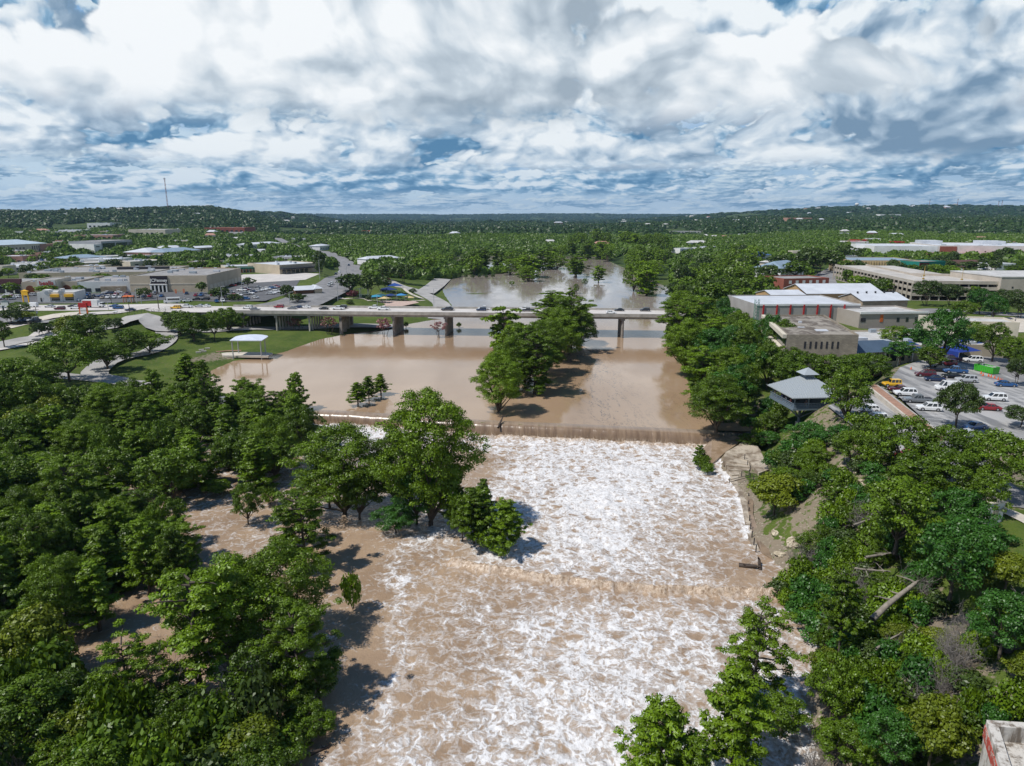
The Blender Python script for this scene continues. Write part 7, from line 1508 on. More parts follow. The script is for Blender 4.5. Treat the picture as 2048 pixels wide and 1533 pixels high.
# roadside signs
def pylon(px, py, top, z, w, mats, lab, kind):
    c = G(px, py, z); H = zat(top, c.y) - z; r = empty('pylon_sign', (c.x, c.y, z)); tag(r, lab, 'sign')
    for s_ in (-1, 1): m = MB(); m.box((s_ * (w / 2 - .25), 0, -.5), (.5, .5, H * .96 if kind != 'panel' else H)); m.build('post', mats[0], r)
    m = MB(); m.box((0, -.05, H * .62), (w, .7, H * .30)); m.build('sign_panel', mats[1], r)
    if kind == 'tower': m = MB(); m.add([(-w * .6, -.5, H * .93), (w * .6, -.5, H * .93), (w * .6, .5, H * .93), (-w * .6, .5, H * .93), (0, 0, H * 1.06)], [(0, 1, 4), (1, 2, 4), (2, 3, 4), (3, 0, 4), (3, 2, 1, 0)]); m.build('cap', mats[0], r)
    if kind == 'panel':
        for k in range(3): m = MB(); m.box((0, -.1, H * (.08 + .17 * k)), (w * .7, .5, H * .13)); m.build('name_board', WHT, r)
pylon(53, 607, 581, 10, 3.2, (YEL, YEL), 'yellow tower sign beside the white fast food restaurant', 'tower'); pylon(169, 634, 604, 8.5, 3.8, (ORNG, REDP), 'orange framed pylon sign with stacked boards behind the highway verge', 'panel'); pylon(14, 628, 602, 9.2, 3.2, (col_mat('pylon_dark', (.06, .09, .10)), WHT), 'dark pylon sign with pointed red cap beside the frontage road', 'tower')
for px, py, t_, l in [(353, 597, 582, 'thin red banner post at the mall entrance'), (369, 596, 583, 'second red banner post toward the tall conifer')]:
    c = G(px, py, 10); r = empty('banner_post', (c.x, c.y, 10)); tag(r, l, 'banner'); m = MB(); m.tube([(0, 0, 0), (0, 0, 5)], .08, 6); m.build('post', STEEL, r); m = MB(); m.box((0, 0, 2.6), (.9, .08, 2.2)); m.build('banner', ORNG, r)
c = G(258, 606, 10); r = empty('bus_shelter', (c.x, c.y, 10)); tag(r, 'small shelter with orange roof on the verge beside the highway', 'shelter'); m = MB(); m.box((0, 0, 3.2), (5, 3, .5), 0, 0, .7); m.build('roof', ORNG, r)
for x in (-2, 2):
    for y in (-1.2, 1.2): m = MB(); m.box((x, y, 0), (.4, .4, 3.2)); m.build('post', PINK, r)
c = G(298, 647, 4.2); r = empty('storage_container', (c.x, c.y, 4.2), .1); tag(r, 'white roofed utility container behind the park fence', 'container'); m = MB(); m.box((0, 0, 0), (7, 3, 2.6)); m.build('body', TAN, r); m = MB(); m.box((0, 0, 2.6), (7.4, 3.4, .25)); m.build('roof', WHT, r)
# ramp fence
def fence(pts, h, lab, mat, z=None, name='fence', step=2.5, wire=3):
    r = empty(name, (*pts[0][:2], 0)); tag(r, lab, 'fence'); o0 = Vector((pts[0][0], pts[0][1], 0)); P_ = []
    for a, b in zip(pts[:-1], pts[1:]):
        a = Vector(a[:2]); b = Vector(b[:2]); n = max(1, int((b - a).length / step))
        for k in range(n): q = a + (b - a) * k / n; P_.append((q.x, q.y))
    P_.append(tuple(pts[-1][:2])); Z = HV(P_) if z is None else np.full(len(P_), z)
    if len(P_) <= 90:
        for (x, y), zz in zip(P_, Z): m = MB(); m.box((x - o0.x, y - o0.y, zz - .3), (.1, .1, h + .3)); m.build('post', mat, r)
    m = MB()
    for k in range(wire): m.tube([(x - o0.x, y - o0.y, zz + h * (k + 1) / wire - .04) for (x, y), zz in zip(P_, Z)], .04, 4)
    m.build('rail', mat, r)
fence([G2(192, 648, 6.3), G2(230, 636, 8), G2(290, 627, 9.4), G2(345, 624, 9.7)], 1.1, 'dark guard rail along the outer edge of the highway ramp', DARKF, z=None, name='guard_rail', wire=2)
fence([G2(258, 652, 4.5), G2(300, 652, 4), G2(345, 648, 3.4)], 1.8, 'low park fence in front of the white roofed container', DGREEN, wire=3)
fence([G2(60, 674, 5), G2(120, 666, 5), G2(170, 660, 5)], 1.2, 'thin fence between the meadow and the park road', DGREEN, wire=2)
# concrete apron and steps at the town end of the weir
def apron():
    a0 = G(1450, 900, -1.5); r = empty('weir_apron', (a0.x, a0.y, 0)); tag(r, 'stepped concrete apron at the town end of the weir', 'apron')
    WET = MT('wet_muddy_slab'); n = WET.noise(WET.pos(), .5, 5, .6); WET = WET.done(WET.bsdf(WET.mix(WET.rng(n, .4, .6), (.23, .16, .10), (.30, .22, .15)), .15))
    DRY = MT('damp_concrete'); n = DRY.noise(DRY.pos(), .35, 6, .65); n2 = DRY.noise(DRY.pos((1, .3, 1)), 2.0, 4, .6); DRY = DRY.done(DRY.bsdf(DRY.mix(DRY.rng(n, .4, .6), (.20, .155, .11), (.43, .37, .29)), DRY.rng(n2, .35, .65, .25, .8)))
    def slab(pts, z0, mat, nm, dz=None, th=1.4):
        P_ = [G2(x, y, z0) for x, y in pts]; m = MB(); k = len(P_); Z = [z0 + (dz[i] if dz else 0) for i in range(k)]
        m.add([(p[0] - a0.x, p[1] - a0.y, z - th) for p, z in zip(P_, Z)] + [(p[0] - a0.x, p[1] - a0.y, z) for p, z in zip(P_, Z)], [tuple(range(k))[::-1], tuple(range(k, 2 * k))] + [(i, (i + 1) % k, k + (i + 1) % k, k + i) for i in range(k)]); o = m.build(nm, mat, r)
    slab([(1404, 893), (1422, 919), (1435, 911), (1451, 902), (1476, 891), (1487, 880), (1484, 873), (1441, 872), (1424, 880)], -1.6, WET, 'wet_ramp', [-1.0, -1.3, -.9, -.3, .5, .9, 1.1, 1.1, .5], 2)
    slab([(1451, 903), (1499, 921), (1518, 944), (1538, 939), (1521, 903), (1511, 890), (1507, 869), (1489, 871), (1488, 881), (1477, 892)], -1.0, DRY, 'upper_slab', [-.2, -.2, -.3, 0, .2, .4, .7, .8, .5, .2], 2)
    st = [((1451, 905), (1435, 926)), ((1498, 922), (1499, 946))]
    for i in range(5):
        f = i / 5; y0 = 905 + f * 50; slab([(1449 - 4 * math.sin(f * 3) + 14 * f, y0 + 4), (1498 + 1 * i, 922 + f * 26), (1499 + 1 * i, 930 + f * 28), (1446 + 14 * f + 3 * i, y0 + 16)], -1.5 - .25 * i, DRY, 'step', None, 1.2)
    slab([(1456, 958), (1500, 946), (1502, 962), (1494, 992), (1496, 1022), (1504, 1060), (1520, 1100), (1508, 1100), (1492, 1058), (1486, 1020), (1478, 985), (1466, 968)], -2.75, DRY, 'walkway', [0, .1, .1, 0, 0, -.1, -.3, -.45, -.2, -.05, 0, 0], 1.2)
    slab([(1500, 950), (1520, 945), (1508, 970), (1506, 1030), (1516, 1060), (1530, 1080), (1545, 1112), (1524, 1100), (1506, 1060), (1497, 1022), (1495, 992), (1503, 962)], -2.4, simple('flooded_walk', (.24, .175, .12), .2, .3, .4), 'flooded_walk', [.2, .3, .2, .1, 0, -.2, -.5, -.5, -.3, -.1, 0, 0], 1.2)
    m = MB(); p = G(1520, 872, 1.0); m.box((p.x - a0.x, p.y - a0.y, .2), (6.2, .9, .8), -.1); m.build('ledge_block', DRY, r); m = MB(); m.box((p.x - a0.x + 2.4, p.y - a0.y - 1.6, -.1), (5.5, .7, .7), -.25); m.build('ledge_block', DRY, r)
    for (x, y, z) in [(1489, 919, -1.2), (1495, 931, -1.3), (1500, 942, -1.3), (1498, 950, -1.5), (1500, 957, -1.6), (1507, 962, -1.6), (1459, 966, -2.5), (1483, 953, -2.0)]:
        p = G(x, y, z); m = MB(); m.box((p.x - a0.x, p.y - a0.y, z), (.12, .12, 1.2)); m.build('rail_post', DARKF, r)
    m = MB(); p = G(1461, 966, -2.2); q = G(1499, 957, -1.7); m.tube([(p.x - a0.x, p.y - a0.y, -1.5), (q.x - a0.x, q.y - a0.y, -.9)], .06, 5); m.tube([(p.x - a0.x, p.y - a0.y, -2.0), (q.x - a0.x, q.y - a0.y, -1.4)], .06, 5); m.build('handrail', DARKF, r)
    for k, (x, y) in enumerate([(1497, 995), (1497, 1010), (1498, 1024), (1499, 1040), (1501, 1056), (1504, 1072), (1508, 1086), (1512, 1100)]):
        p = G(x, y, -2.6); m = MB(); m.box((p.x - a0.x, p.y - a0.y, -3), (.14, .14, 1.3)); m.build('rail_post', DARKF, r)
apron()
# driftwood and debris
DRIFT = simple('driftwood', (.24, .21, .17), .9, .4, 2.0); WETW = simple('wet_wood', (.05, .035, .025), .6)
def log(px, py, z, L, rr, ang, lab, mat=DRIFT, tilt=0.0, branches=4, seed=0):
    c = G(px, py, z); rg = np.random.default_rng(seed); a = np.array([-L / 2 * math.cos(ang), -L / 2 * math.sin(ang), -tilt]); paths = [(bend(rg, a, -a, 7, .05), np.linspace(rr, rr * .55, 7))]
    for k in range(branches): s_ = paths[0][0][rg.integers(2, 7)]; paths.append((bend(rg, s_, s_ + rg.normal(size=3) * np.array([1, 1, .4]) * L * .16 + np.array([0, 0, .4]), 4, .2), np.linspace(rr * .4, rr * .1, 4)))
    v, q = tubes_np(paths, 8); me = mesh_np('driftwood_log', v, q, smooth=True); me.materials.append(mat); o = obj('driftwood_log', me); o.location = (c.x, c.y, z); tag(o, lab, 'log')
log(1790, 1203, 6.0, 8.5, .42, .50, 'great bleached fallen trunk lying on the rocky bank', tilt=1.2, branches=5, seed=1); log(1001, 846, .2, 3.2, .3, 1.2, 'dark snag caught on the crest of the weir', WETW, .9, 5, 2); log(1495, 1132, LOW + .25, 2.6, .5, -.3, 'dark tangled log awash beside the walkway', WETW, .2, 6, 3); log(1519, 1130, LOW + .3, 2.2, .35, 1.4, 'short dark stump standing in the water by the awash log', WETW, .5, 4, 4)
log(1760, 1110, 7, 5, .2, .3, 'grey fallen branch below the dark bank trees', branches=7, seed=5); log(1740, 1040, 7.5, 8, .18, .5, 'thin pale branch across the bare slope', branches=3, seed=6); log(1780, 1280, 4.5, 6, .16, .6, 'thin bleached branch above the gravel slope', branches=5, seed=7); log(1745, 1140, 5.5, 4.5, .16, -.2, 'twisted grey deadwood in the brush', branches=9, seed=8)
log(320, 1400, LOW + 1, 8, .22, -.5, 'bleached branching deadfall in the near grove', branches=10, seed=9); log(640, 1500, LOW + .2, 2.2, .2, .6, 'small branch drifting beside the near grove', WETW, 0, 4, 10)
# limestone blocks along the bank
RK = MT('limestone_rock'); n = RK.noise(RK.pos(), 1.1, 5, .65); RK = RK.done(RK.bsdf(RK.mix(RK.rng(n, .35, .65), (.26, .21, .14), (.56, .49, .36)), .95, normal=RK.bump(n, .2)))
def rock(seed, s_):
    rg = np.random.default_rng(seed); a, b = 9, 6; V = []; Q = []
    for j in range(b + 1):
        e = -math.pi / 2 + math.pi * j / b
        for i in range(a): t_ = i * 2 * math.pi / a; k = 1 + rg.normal() * .16; V.append((k * math.cos(e) * math.cos(t_), .75 * k * math.cos(e) * math.sin(t_), .55 * k * math.sin(e)))
    for j in range(b):
        for i in range(a): Q.append((j * a + i, j * a + (i + 1) % a, (j + 1) * a + (i + 1) % a, (j + 1) * a + i))
    me = mesh_np('limestone_rock', np.array(V) * s_, np.array(Q)); me.materials.append(RK); return me
rks = [rock(i, 1.0) for i in range(5)]; ROCKS = []; rr_ = random.Random(8); edge = [(1560, 1085), (1585, 1110), (1605, 1140), (1622, 1165), (1640, 1195), (1652, 1230), (1655, 1270), (1655, 1310), (1640, 1150), (1612, 1105)]
slope_ = [(1700, 1230), (1760, 1260), (1850, 1240), (1900, 1290), (1950, 1300), (1880, 1350), (1830, 1330), (1990, 1400), (1920, 1440), (1690, 990), (1720, 960), (1680, 960), (1660, 950), (1740, 1000), (1700, 930)]
for i in range(90):
    pl = edge if i < 50 else slope_; q = pl[rr_.randrange(len(pl))]; px, py = q[0] + rr_.gauss(0, 14), q[1] + rr_.gauss(0, 16); p = hit(px, py, 50, 300)
    if p.z < LOW + .25 or inside(LOWER, p.x, p.y): continue
    o = obj('limestone_rock', rks[rr_.randrange(5)]); s_ = rr_.uniform(.25, .95 if i < 50 else .6); o.scale = (s_, s_, s_ * .8); o.rotation_euler = (rr_.uniform(-.3, .3), rr_.uniform(-.3, .3), rr_.random() * 6); o.location = (p.x, p.y, p.z + .1 * s_); ROCKS.append((o, p.x, p.y, s_, 'edge' if i < 50 else 'slope'))
# dumpster, cones, tents in the town car park
c = G(1972, 745, 12); r = empty('dumpster', (c.x, c.y, 12.02), ea - 1.1); tag(r, 'bright green open topped dumpster full of pale rubbish', 'dumpster'); LG = simple('lime_green_paint', (.05, .36, .03), .5); r.scale = (.85, .85, .85); m = MB()
for q in ((0, -1.2, 6.4, .1), (0, 1.2, 6.4, .1)): m.hexa([(-3.2, q[1] - .05, .2), (3.2, q[1] - .05, .2), (3.2, q[1] + .05, .2), (-3.2, q[1] + .05, .2)], [(-3.3, q[1] * 1.06 - .05, 2.2), (3.3, q[1] * 1.06 - .05, 2.2), (3.3, q[1] * 1.06 + .05, 2.2), (-3.3, q[1] * 1.06 + .05, 2.2)])
for x in (-3.2, 3.2): m.box((x, 0, .2), (.1, 2.3, 2.0))
m.box((0, 0, .1), (6.2, 2.2, .15)); m.build('body', LG, r)
m = MB()
for k in range(9): m.box((-2.8 + .7 * k, -1.3, .2), (.12, .12, 1.95)); m.box((-2.8 + .7 * k, 1.3, .2), (.12, .12, 1.95))
m.build('stiffener', LG, r); m = MB(); rr_ = random.Random(4)
for k in range(26): m.box((rr_.uniform(-2.7, 2.7), rr_.uniform(-.8, .8), rr_.uniform(1.2, 1.7)), (rr_.uniform(.4, 1.2), rr_.uniform(.3, .9), rr_.uniform(.2, .6)), rr_.random() * 3)
m.build('rubbish', LROOF, r)
CONE = None; OR = simple('cone_orange', (.62, .12, .03), .6); CL = ['cone standing at the corner of the green dumpster', 'cone next in line after the dumpster corner one', 'third cone counted from the dumpster', 'fourth cone counted from the dumpster', 'fifth cone counted from the dumpster', 'sixth cone counted from the dumpster', 'seventh cone counted from the dumpster', 'last cone before the blue sedan', 'lone cone at the kerb of the tree island']
for k, (px, py) in enumerate([(1962, 748), (1966, 752), (1977, 753), (1982, 755), (1989, 757), (1996, 760), (2001, 762), (2004, 764), (1822, 739)]):
    p = G(px, py, 12); r = empty('traffic_cone', (p.x, p.y, 12.01)); tag(r, 'orange traffic ' + CL[k], 'cone', 'orange traffic cones in the town car park'); m = MB(); m.tube([(0, 0, .04), (0, 0, .75)], [.2, .04], 10); m.build('cone_body', OR, r); m = MB(); m.box((0, 0, 0), (.5, .5, .05)); m.build('foot', OR, r)
for k, (px, py, w, l) in enumerate([(1912, 716, 4.2, 'blue party tent nearest the parked cars'), (1930, 704, 4.6, 'larger blue party tent deep under the trees'), (1818, 712, 3.4, 'small blue tent beside the low hall')]):
    p = G(px, py, 12); r = empty('party_tent', (p.x, p.y, 12), .3); tag(r, l, 'tent', 'blue tents under the town trees'); m = MB(); m.add([(-w, -w, 2.6), (w, -w, 2.6), (w, w, 2.6), (-w, w, 2.6), (0, 0, 4.4)], [(0, 1, 4), (1, 2, 4), (2, 3, 4), (3, 0, 4), (3, 2, 1, 0)]); m.build('canopy', BLUEC, r); m = MB(); m.box((0, w, .2), (2 * w, .06, 2.4)); m.box((-w, 0, .2), (.06, 2 * w, 2.4)); m.build('side_wall', BLUEC, r)
    for x, y in ((-w, -w), (w, -w), (w, w), (-w, w)): m = MB(); m.tube([(x, y, 0), (x, y, 2.6)], .05, 6); m.build('pole', STEEL, r)
c = G(1980, 1040, 11.3); r = empty('utility_cabinet', (c.x, c.y, 11.0), .2); tag(r, 'small white plastered utility cabinet beside the lawn', 'cabinet'); m = MB(); m.box((0, 0, -.5), (2.2, 1.6, 3.6)); m.build('body', WHT, r); m = MB(); m.box((0, 0, 3.1), (2.5, 1.9, .15)); m.build('cap', CREAM, r); m = MB(); m.box((-.2, -.82, 0), (.9, .06, 2)); m.build('door', TAN, r)
c = G(1982, 645, 12.6); r = empty('plaza_sculpture', (c.x, c.y, 12.6)); tag(r, 'dark rust sculpture on a block in the round plaza', 'sculpture'); m = MB(); m.box((0, 0, 0), (3, 3, 1.2), .3); m.build('plinth', PINK, r); m = MB(); m.tube([(0, 0, 1.2), (.4, 0, 2.4), (-.2, .2, 3.6), (.3, 0, 4.8)], [.5, .3, .35, .1], 7); m.build('figure', DARKF, r)
# masts, water tower
def mast(px, base_y, top, lab, wdt=2.2, name='radio_mast'):
    p = hit(px, base_y); H = zat(top, p.y) - p.z; r = empty(name, (p.x, p.y, p.z)); tag(r, lab, 'mast'); m = MB(); n = int(H / 14); w = wdt
    L3 = [(w * math.cos(a), w * math.sin(a)) for a in (0.5, 2.6, 4.7)]
    for q in L3: m.tube([(q[0], q[1], -3), (q[0] * .8, q[1] * .8, H)], .5, 4)
    for k in range(n):
        z0 = H * k / n; z1 = H * (k + 1) / n
        for i in range(3): a = L3[i]; b_ = L3[(i + 1) % 3]; m.tube([(a[0], a[1], z0), (b_[0], b_[1], z1)], .28, 4)
    m.build('lattice', simple('mast_red', (.30, .12, .10), .7), r); m = MB(); m.tube([(0, 0, H), (0, 0, H + 6)], .4, 5); m.box((0, 0, H - 2), (7, 3, 3)); m.build('antenna', DARKF, r)
mast(336, 421, 358, 'tall thin red lattice mast on the western hill crest')
for px, t_, l in [(1858, 400, 'slim mast on the eastern ridge above the cleared strip'), (1914, 399, 'slim mast on the eastern ridge beside the cleared strip'), (1996, 403, 'western one of the paired masts at the ridge end'), (2003, 402, 'eastern one of the paired masts at the ridge end')]: mast(px, 416, t_, l, 1.6)
p = hit(1713, 418); r = empty('water_tower', (p.x, p.y, p.z)); tag(r, 'white water tower standing on the eastern ridge', 'tower'); s_ = p.y / 5200; m = MB(); prof_ = [(7, 0), (13, 5), (14, 10), (12, 16), (3, 19)]
m.tube([(0, 0, 22 * s_ + z * s_) for rr, z in prof_], [rr * s_ for rr, z in prof_], 14); m.build('tank', WHT, r)
for a in range(5): m = MB(); m.tube([(9 * s_ * math.cos(a * 1.257), 9 * s_ * math.sin(a * 1.257), -5), (8 * s_ * math.cos(a * 1.257), 8 * s_ * math.sin(a * 1.257), 24 * s_)], 1.1 * s_, 6); m.build('leg', WHT, r)
# people
def person_mesh(pose, seed):
    rg = random.Random(seed); me = bpy.data.meshes.new('person'); V = []; E = []; Rr = []
    def v(x, y, z, r): V.append((x, y, z)); Rr.append(r); return len(V) - 1
    lean = pose.get('lean', 0); pel = v(0, 0, .95, .15); ch = v(0, -lean * .5, 1.28, .17); nk = v(0, -lean, 1.47, .055); hd0 = v(0, -lean * 1.1, 1.56, .085); hd = v(0, -lean * 1.15, 1.68, .10); hd2 = v(0, -lean * 1.15, 1.75, .07)
    E += [(pel, ch), (ch, nk), (nk, hd0), (hd0, hd), (hd, hd2)]
    nose = v(0, -lean * 1.1 - .11, 1.65, .018); E.append((hd, nose))
    for s_ in (-1, 1):
        st = pose.get('step', 0) * s_; hp = v(s_ * .09, 0, .88, .10); kn = v(s_ * .11, -st * .5 - .02, .50, .065); an = v(s_ * .12, st * -.5 + .03, .08, .045); to = v(s_ * .13, st * -.5 - .13, .04, .04); E += [(pel, hp), (hp, kn), (kn, an), (an, to)]
        sh = v(s_ * .20, -lean * .8, 1.40, .065); fw = pose.get('arm', 0.0); el_ = v(s_ * .27, -lean - fw * .15 + .02, 1.13, .045); wr = v(s_ * .22, -lean - fw * .38 - .04, .98 + fw * .22, .03); pm = v(s_ * .21, -lean - fw * .45 - .05, .91 + fw * .24, .032); E += [(ch, sh), (sh, el_), (el_, wr), (wr, pm)]
        for k in range(5): f = v(s_ * (.21 + (.012 * (k - 2))), -lean - fw * .50 - .05 - (.03 if k else -.0), .84 + fw * .25 + .006 * abs(k - 2) + (.05 if k == 0 else 0), .009); E.append((pm, f))
    me.from_pydata(V, E, []); me.update(); return me, Rr, pel
SKIN = simple('skin', (.42, .24, .16), .6)
def person(x, y, z, rz, shirt, legs, lab, pose, seed, hair=(.03, .02, .012)):
    me, Rr, root = person_mesh(pose, seed); o = bpy.data.objects.new('person', me); col.objects.link(o); sk = o.modifiers.new('skin', 'SKIN')
    for i, r in enumerate(Rr): me.skin_vertices[0].data[i].radius = (r, r); me.skin_vertices[0].data[i].use_root = (i == root)
    sb = o.modifiers.new('sub', 'SUBSURF'); sb.levels = 1; sb.render_levels = 1; me.materials.append(SKIN)
    dg = bpy.context.evaluated_depsgraph_get(); m2 = bpy.data.meshes.new_from_object(o.evaluated_get(dg)); o.modifiers.clear(); o.data = m2
    if not m2.materials: m2.materials.append(SKIN)
    o.location = (x, y, z); o.rotation_euler = (0, 0, rz); tag(o, lab, 'person'); ln = pose.get('lean', 0)
    m = MB(); m.tube([(0, 0, .90), (0, -.0, 1.0), (0, -ln * .5, 1.28), (0, -ln * .85, 1.42), (0, -ln, 1.47)], [.18, .175, .20, .17, .08], 10)
    for s_ in (-1, 1): m.tube([(s_ * .15, -ln * .8, 1.42), (s_ * .21, -ln * .8, 1.38), (s_ * .27, -ln, 1.18)], [.07, .085, .065], 8)
    m.build('shirt', simple('cloth_%d%d%d' % tuple(int(c * 99) for c in shirt), shirt, .9), o, True); m = MB()
    for s_ in (-1, 1): st = pose.get('step', 0) * s_; m.tube([(s_ * .07, 0, .98), (s_ * .09, 0, .86), (s_ * .11, -st * .5 - .02, .50), (s_ * .12, st * -.5 + .03, .12)], [.13, .12, .09, .07], 8)
    m.build('trousers', simple('cloth_%d%d%d' % tuple(int(c * 99) for c in legs), legs, .9), o, True); m = MB(); m.tube([(0, -ln * 1.15 + .03, 1.66), (0, -ln * 1.15 + .02, 1.73), (0, -ln * 1.15 + .01, 1.80)], [.11, .115, .05], 9); m.build('hair', simple('hair', hair, .9), o, True)
Lm = lambda x, y: (LOOKC.x + x * math.cos(R(5)) - y * math.sin(R(5)), LOOKC.y + x * math.sin(R(5)) + y * math.cos(R(5)))
for k, (x, y, rz, sh, lg, lab, ps) in enumerate([(-5.2, -3.4, -1.4, (.45, .12, .10), (.03, .04, .09), 'person in red shirt leaning at the corner of the lookout rail', {'lean': .12, 'arm': .7}), (-5.2, -1.2, -1.5, (.55, .55, .55), (.10, .10, .11), 'person in white shirt at the river side rail of the lookout', {'lean': .10, 'arm': .7}), (-5.2, 1.0, -1.6, (.08, .14, .30), (.25, .22, .17), 'person in blue shirt watching the flood from the lookout', {'arm': .4}), (-5.2, 3.0, -1.5, (.30, .32, .12), (.03, .03, .04), 'person in olive shirt near the back of the lookout rail', {'arm': .2}), (-5.2, 4.4, -1.4, (.50, .40, .36), (.05, .06, .12), 'person in pale pink shirt at the back corner of the lookout', {'lean': .1, 'arm': .6}), (-2.6, -5.2, 0, (.05, .05, .06), (.20, .18, .14), 'person in black shirt at the downstream rail of the lookout', {'lean': .1, 'arm': .6}), (1.2, -5.2, .2, (.35, .10, .06), (.04, .05, .09), 'person in rust shirt in the shade of the lookout', {'arm': .3})]):
    p = Lm(x, y); person(p[0], p[1], 10.0, rz, sh, lg, lab, ps, k)
for k, (px, py, sh, lab) in enumerate([(1956, 652, (.05, .05, .06), 'person in dark shirt walking on the round plaza'), (2020, 643, (.06, .08, .2), 'person in blue shirt standing on the round plaza'), (2030, 645, (.3, .3, .3), 'person in grey shirt standing on the round plaza')]): p = G(px, py, 12.63); person(p.x, p.y, 12.63, k, sh, (.05, .05, .07), lab, {'step': .3}, 20 + k)
# grass islands in the upper flood, sunk signs
for k, (px, py, w) in enumerate([(955, 588, 9), (946, 588, 6)]):
    p = G(px, py, 0); m = MB(); n = 14; rg = np.random.default_rng(k); m.add([(w * math.cos(a) * (1 + rg.normal() * .2), 1.6 * math.sin(a), -.05) for a in np.linspace(0, 6.28, n, False)] + [(0, 0, .35)], [(i, (i + 1) % n, n) for i in range(n)]); o = m.build('grass_islet', L_BRD); o.location = (p.x, p.y, 0); tag(o, ['long grass islet rising from the upper flood', 'short grass islet beside the long one'][k], 'islet')
# ---------------------------------------------------------------- the air between here and the hills
m = MB(); m.hexa([(-16500, -190, -9), (16500, -190, -9), (16500, 17200, -9), (-16500, 17200, -9)], [(-16500, -190, 420), (16500, -190, 420), (16500, 17200, 420), (-16500, 17200, 420)])
t = MT('haze_air'); pv = t.N('ShaderNodeVolumePrincipled'); pv.inputs['Color'].default_value = (0.42, 0.66, 0.95, 1); pv.inputs['Density'].default_value = 3.6e-5; pv.inputs['Anisotropy'].default_value = 0.2
t.t.links.new(pv.outputs[0], t.out.inputs['Volume'])
o = m.build('haze', t.m); tag(o, 'pale blue haze filling the air toward the hills', 'haze', kind='stuff')
# ---------------------------------------------------------------- words for everything that repeats
ORD = ['first', 'second', 'third', 'fourth', 'fifth', 'sixth', 'seventh', 'eighth', 'ninth', 'tenth', 'eleventh', 'twelfth', 'thirteenth', 'fourteenth', 'fifteenth', 'sixteenth', 'seventeenth', 'eighteenth', 'nineteenth', 'twentieth']
ZP = {'beside_rapids': ('beside the rapids', 'trees beside the rapids'), 'near_grove': ('in the park side grove', 'grove below the rapids'), 'flooded_grove': ('in the flooded grove', 'flooded grove below the weir'),
      'drowned_lawn': ('on the drowned lawn', 'saplings on the drowned lawn'), 'river_island': ('of the mid river row', 'tree row in mid river'), 'above_bridge': ('standing in water above the bridge', 'trees in water above the bridge'),
      'drowned_row': ('of the drowned row above the bridge', 'drowned row above the bridge'), 'river_point': ('on the spit above bridge', 'tree spit above the bridge'), 'river_wood': ('in the upper flood wood', 'wood across the upper flood'),
      'town_bank': ('on the town bank', 'trees on the town bank'), 'town_wood': ('of the town wood', 'town wood beside the bridge'), 'by_deck': ('around the lookout pavilion', 'trees around the lookout'),
      'rocky_bank': ('on the rocky bank', 'growth on the rocky bank'), 'town_lot': ('around town car park', 'trees around town car park'), 'park': ('of the park lawn', 'trees of the park lawn'), 'by_bridge': ('beside the bridge piers', 'small trees beside the bridge'),
      'streets': ('among far streets', 'trees among shops and streets'), 'street_west': ('behind the western shops', 'trees behind the western shops'), 'street_east': ('behind the town blocks', 'trees behind the town blocks')}
def size_word(h): return 'giant' if h > 24 else 'tall' if h > 15 else 'medium' if h > 9 else 'low' if h > 4 else 'tiny'
LOOKS = {'cypress': 'layered cypress', 'open_cypress': 'open layered cypress', 'mcypress': 'cypress', 'young': 'pointed feathery cypress', 'broad': 'round leafy tree', 'mbroad': 'leafy tree', 'deep': 'deep green tree', 'oak': 'dark live oak', 'moak': 'dark oak', 'yellow': 'yellow green tree', 'bush': 'green bush', 'deepbush': 'deep green bush', 'myrtle': 'pink crape myrtle', 'redtree': 'dark red tree', 'dead': 'bare grey shrub'}
from collections import defaultdict
zs_ = defaultdict(list)
for q in TREES: zs_[(q[1], LOOKS[q[2]] if q[2] not in ('mcypress',) else 'cypress')].append(q)
used = {}
for (zone, look), L_ in zs_.items():
    L_.sort(key=lambda q: q[4]); n = len(L_); k = max(1, math.ceil(n / 12)); per = math.ceil(n / k)
    rows = [L_[i * per:(i + 1) * per] for i in range(k)]
    for ri, row in enumerate(rows):
        row.sort(key=lambda q: q[3] / max(q[4], 1))
        for ci, q in enumerate(row):
            w = size_word(q[5])
            if n == 1: lab = f"{w} {look}, only one {ZP[zone][0]}"
            elif len(rows) == 1: lab = f"{w} {look}, {ORD[ci]} from park side {ZP[zone][0]}"
            else: lab = f"{w} {look}, {ORD[ci]} from park side, {ORD[ri]} row {ZP[zone][0]}"
            ws = lab.split()
            if len(ws) > 16: lab = lab.replace(w + ' ', '', 1)
            tag(q[0], lab, CATS.get(q[2], 'tree'), ZP[zone][1])
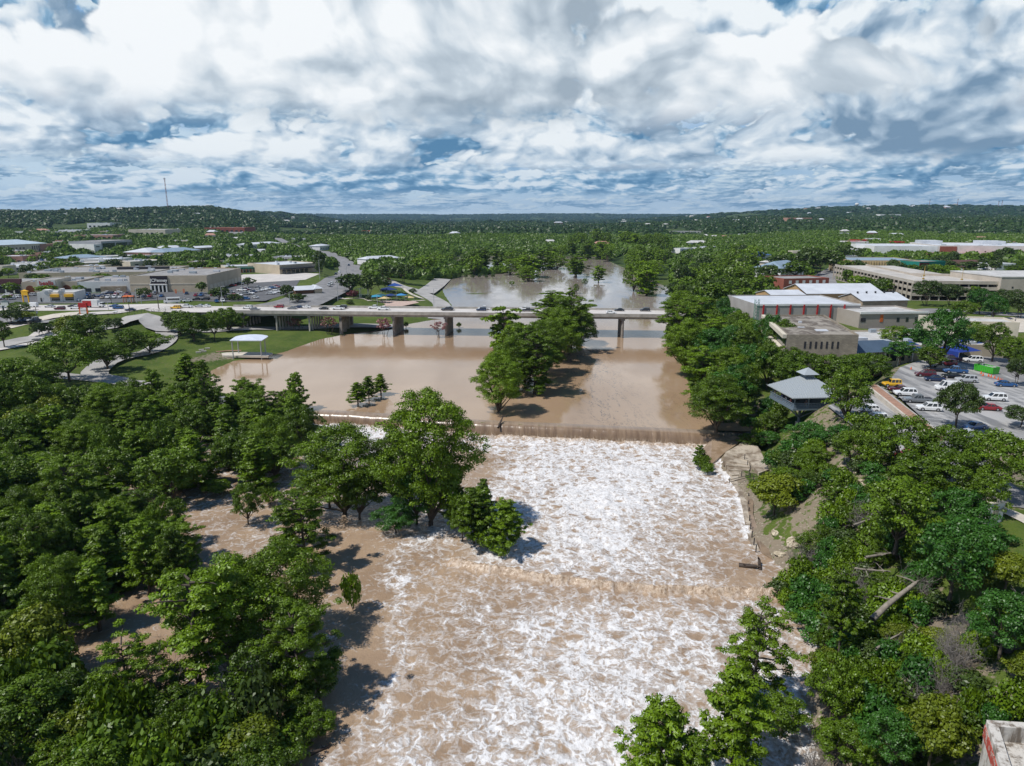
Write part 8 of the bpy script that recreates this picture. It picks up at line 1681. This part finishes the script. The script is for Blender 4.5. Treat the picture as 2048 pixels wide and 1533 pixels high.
CZ = {'far_west': ('in far western lots', 'cars in the far western lots'), 'far_east': ('in far eastern lots', 'cars in the far eastern lots'), 'bridge': ('crossing the bridge', 'vehicles crossing the bridge'), 'highway': ('on the western highway', 'vehicles on the western highway'), 'mall': ('in the mall car park', 'cars in the mall car park'), 'clinic': ('in the clinic car park', 'cars in the clinic car park'), 'arterial': ('on the arterial road', 'cars on the arterial road'), 'retail_park': ('in the far retail park', 'cars in the far retail park'), 'town': ('in the town car park', 'cars in the town car park')}
cz_ = defaultdict(list)
for c_ in CARS:
    if c_[6]: tag(c_[0], c_[6], NOUN[c_[1]].split()[0].lower() if c_[1] != 'jeep' else 'car', CZ[c_[3]][1])
    else: cz_[(c_[3], c_[1], c_[2])].append(c_)
for (zone, ty, cc), L_ in cz_.items():
    L_.sort(key=lambda q: q[4] / q[5])
    for i, q in enumerate(L_):
        lab = f"{cc} {NOUN[ty]} {CZ[zone][0]}" + (f", {ORD[i]} such from park side" if len(L_) > 1 else ", only one of its colour")
        tag(q[0], lab, {'pickup': 'pickup', 'van': 'van'}.get(ty, 'car'), CZ[zone][1])
FARH.sort(key=lambda q: q[2])
for ri in range(0, len(FARH), 20):
    row = FARH[ri:ri + 20]; row.sort(key=lambda q: q[1] / q[2])
    for i, (o, x, y) in enumerate(row): tag(o, f"pale far house, {ORD[i]} from the west in belt {ORD[ri // 20]} toward hills", 'house', 'houses scattered over the far slopes')
for part_, txt in (('edge', 'at the bank water edge'), ('slope', 'on the bare slope')):
    L_ = sorted([q for q in ROCKS if q[4] == part_], key=lambda q: q[2])
    for ri in range(0, len(L_), 15):
        row = sorted(L_[ri:ri + 15], key=lambda q: q[1])
        for i, q in enumerate(row): tag(q[0], f"{'large' if q[3] > 1 else 'small'} pale rock, {ORD[i]} toward town, row {ORD[ri // 15]} {txt}", 'rock', 'pale limestone rocks')
print("COUNTS", len(TREES), len(CARS), len(FARH), len(ROCKS))

for zone_ in ('west', 'east'):
    L_ = sorted([q for q in BLK if q[3] == zone_], key=lambda q: q[2])
    for ri in range(0, len(L_), 11):
        row = sorted(L_[ri:ri + 11], key=lambda q: q[1] / q[2])
        for i, q in enumerate(row): tag(q[0], f"low flat roofed building, {ORD[i]} from the west, {ORD[ri // 11]} row of the {zone_} side blocks", 'building', 'low buildings of the ' + zone_ + ' side')
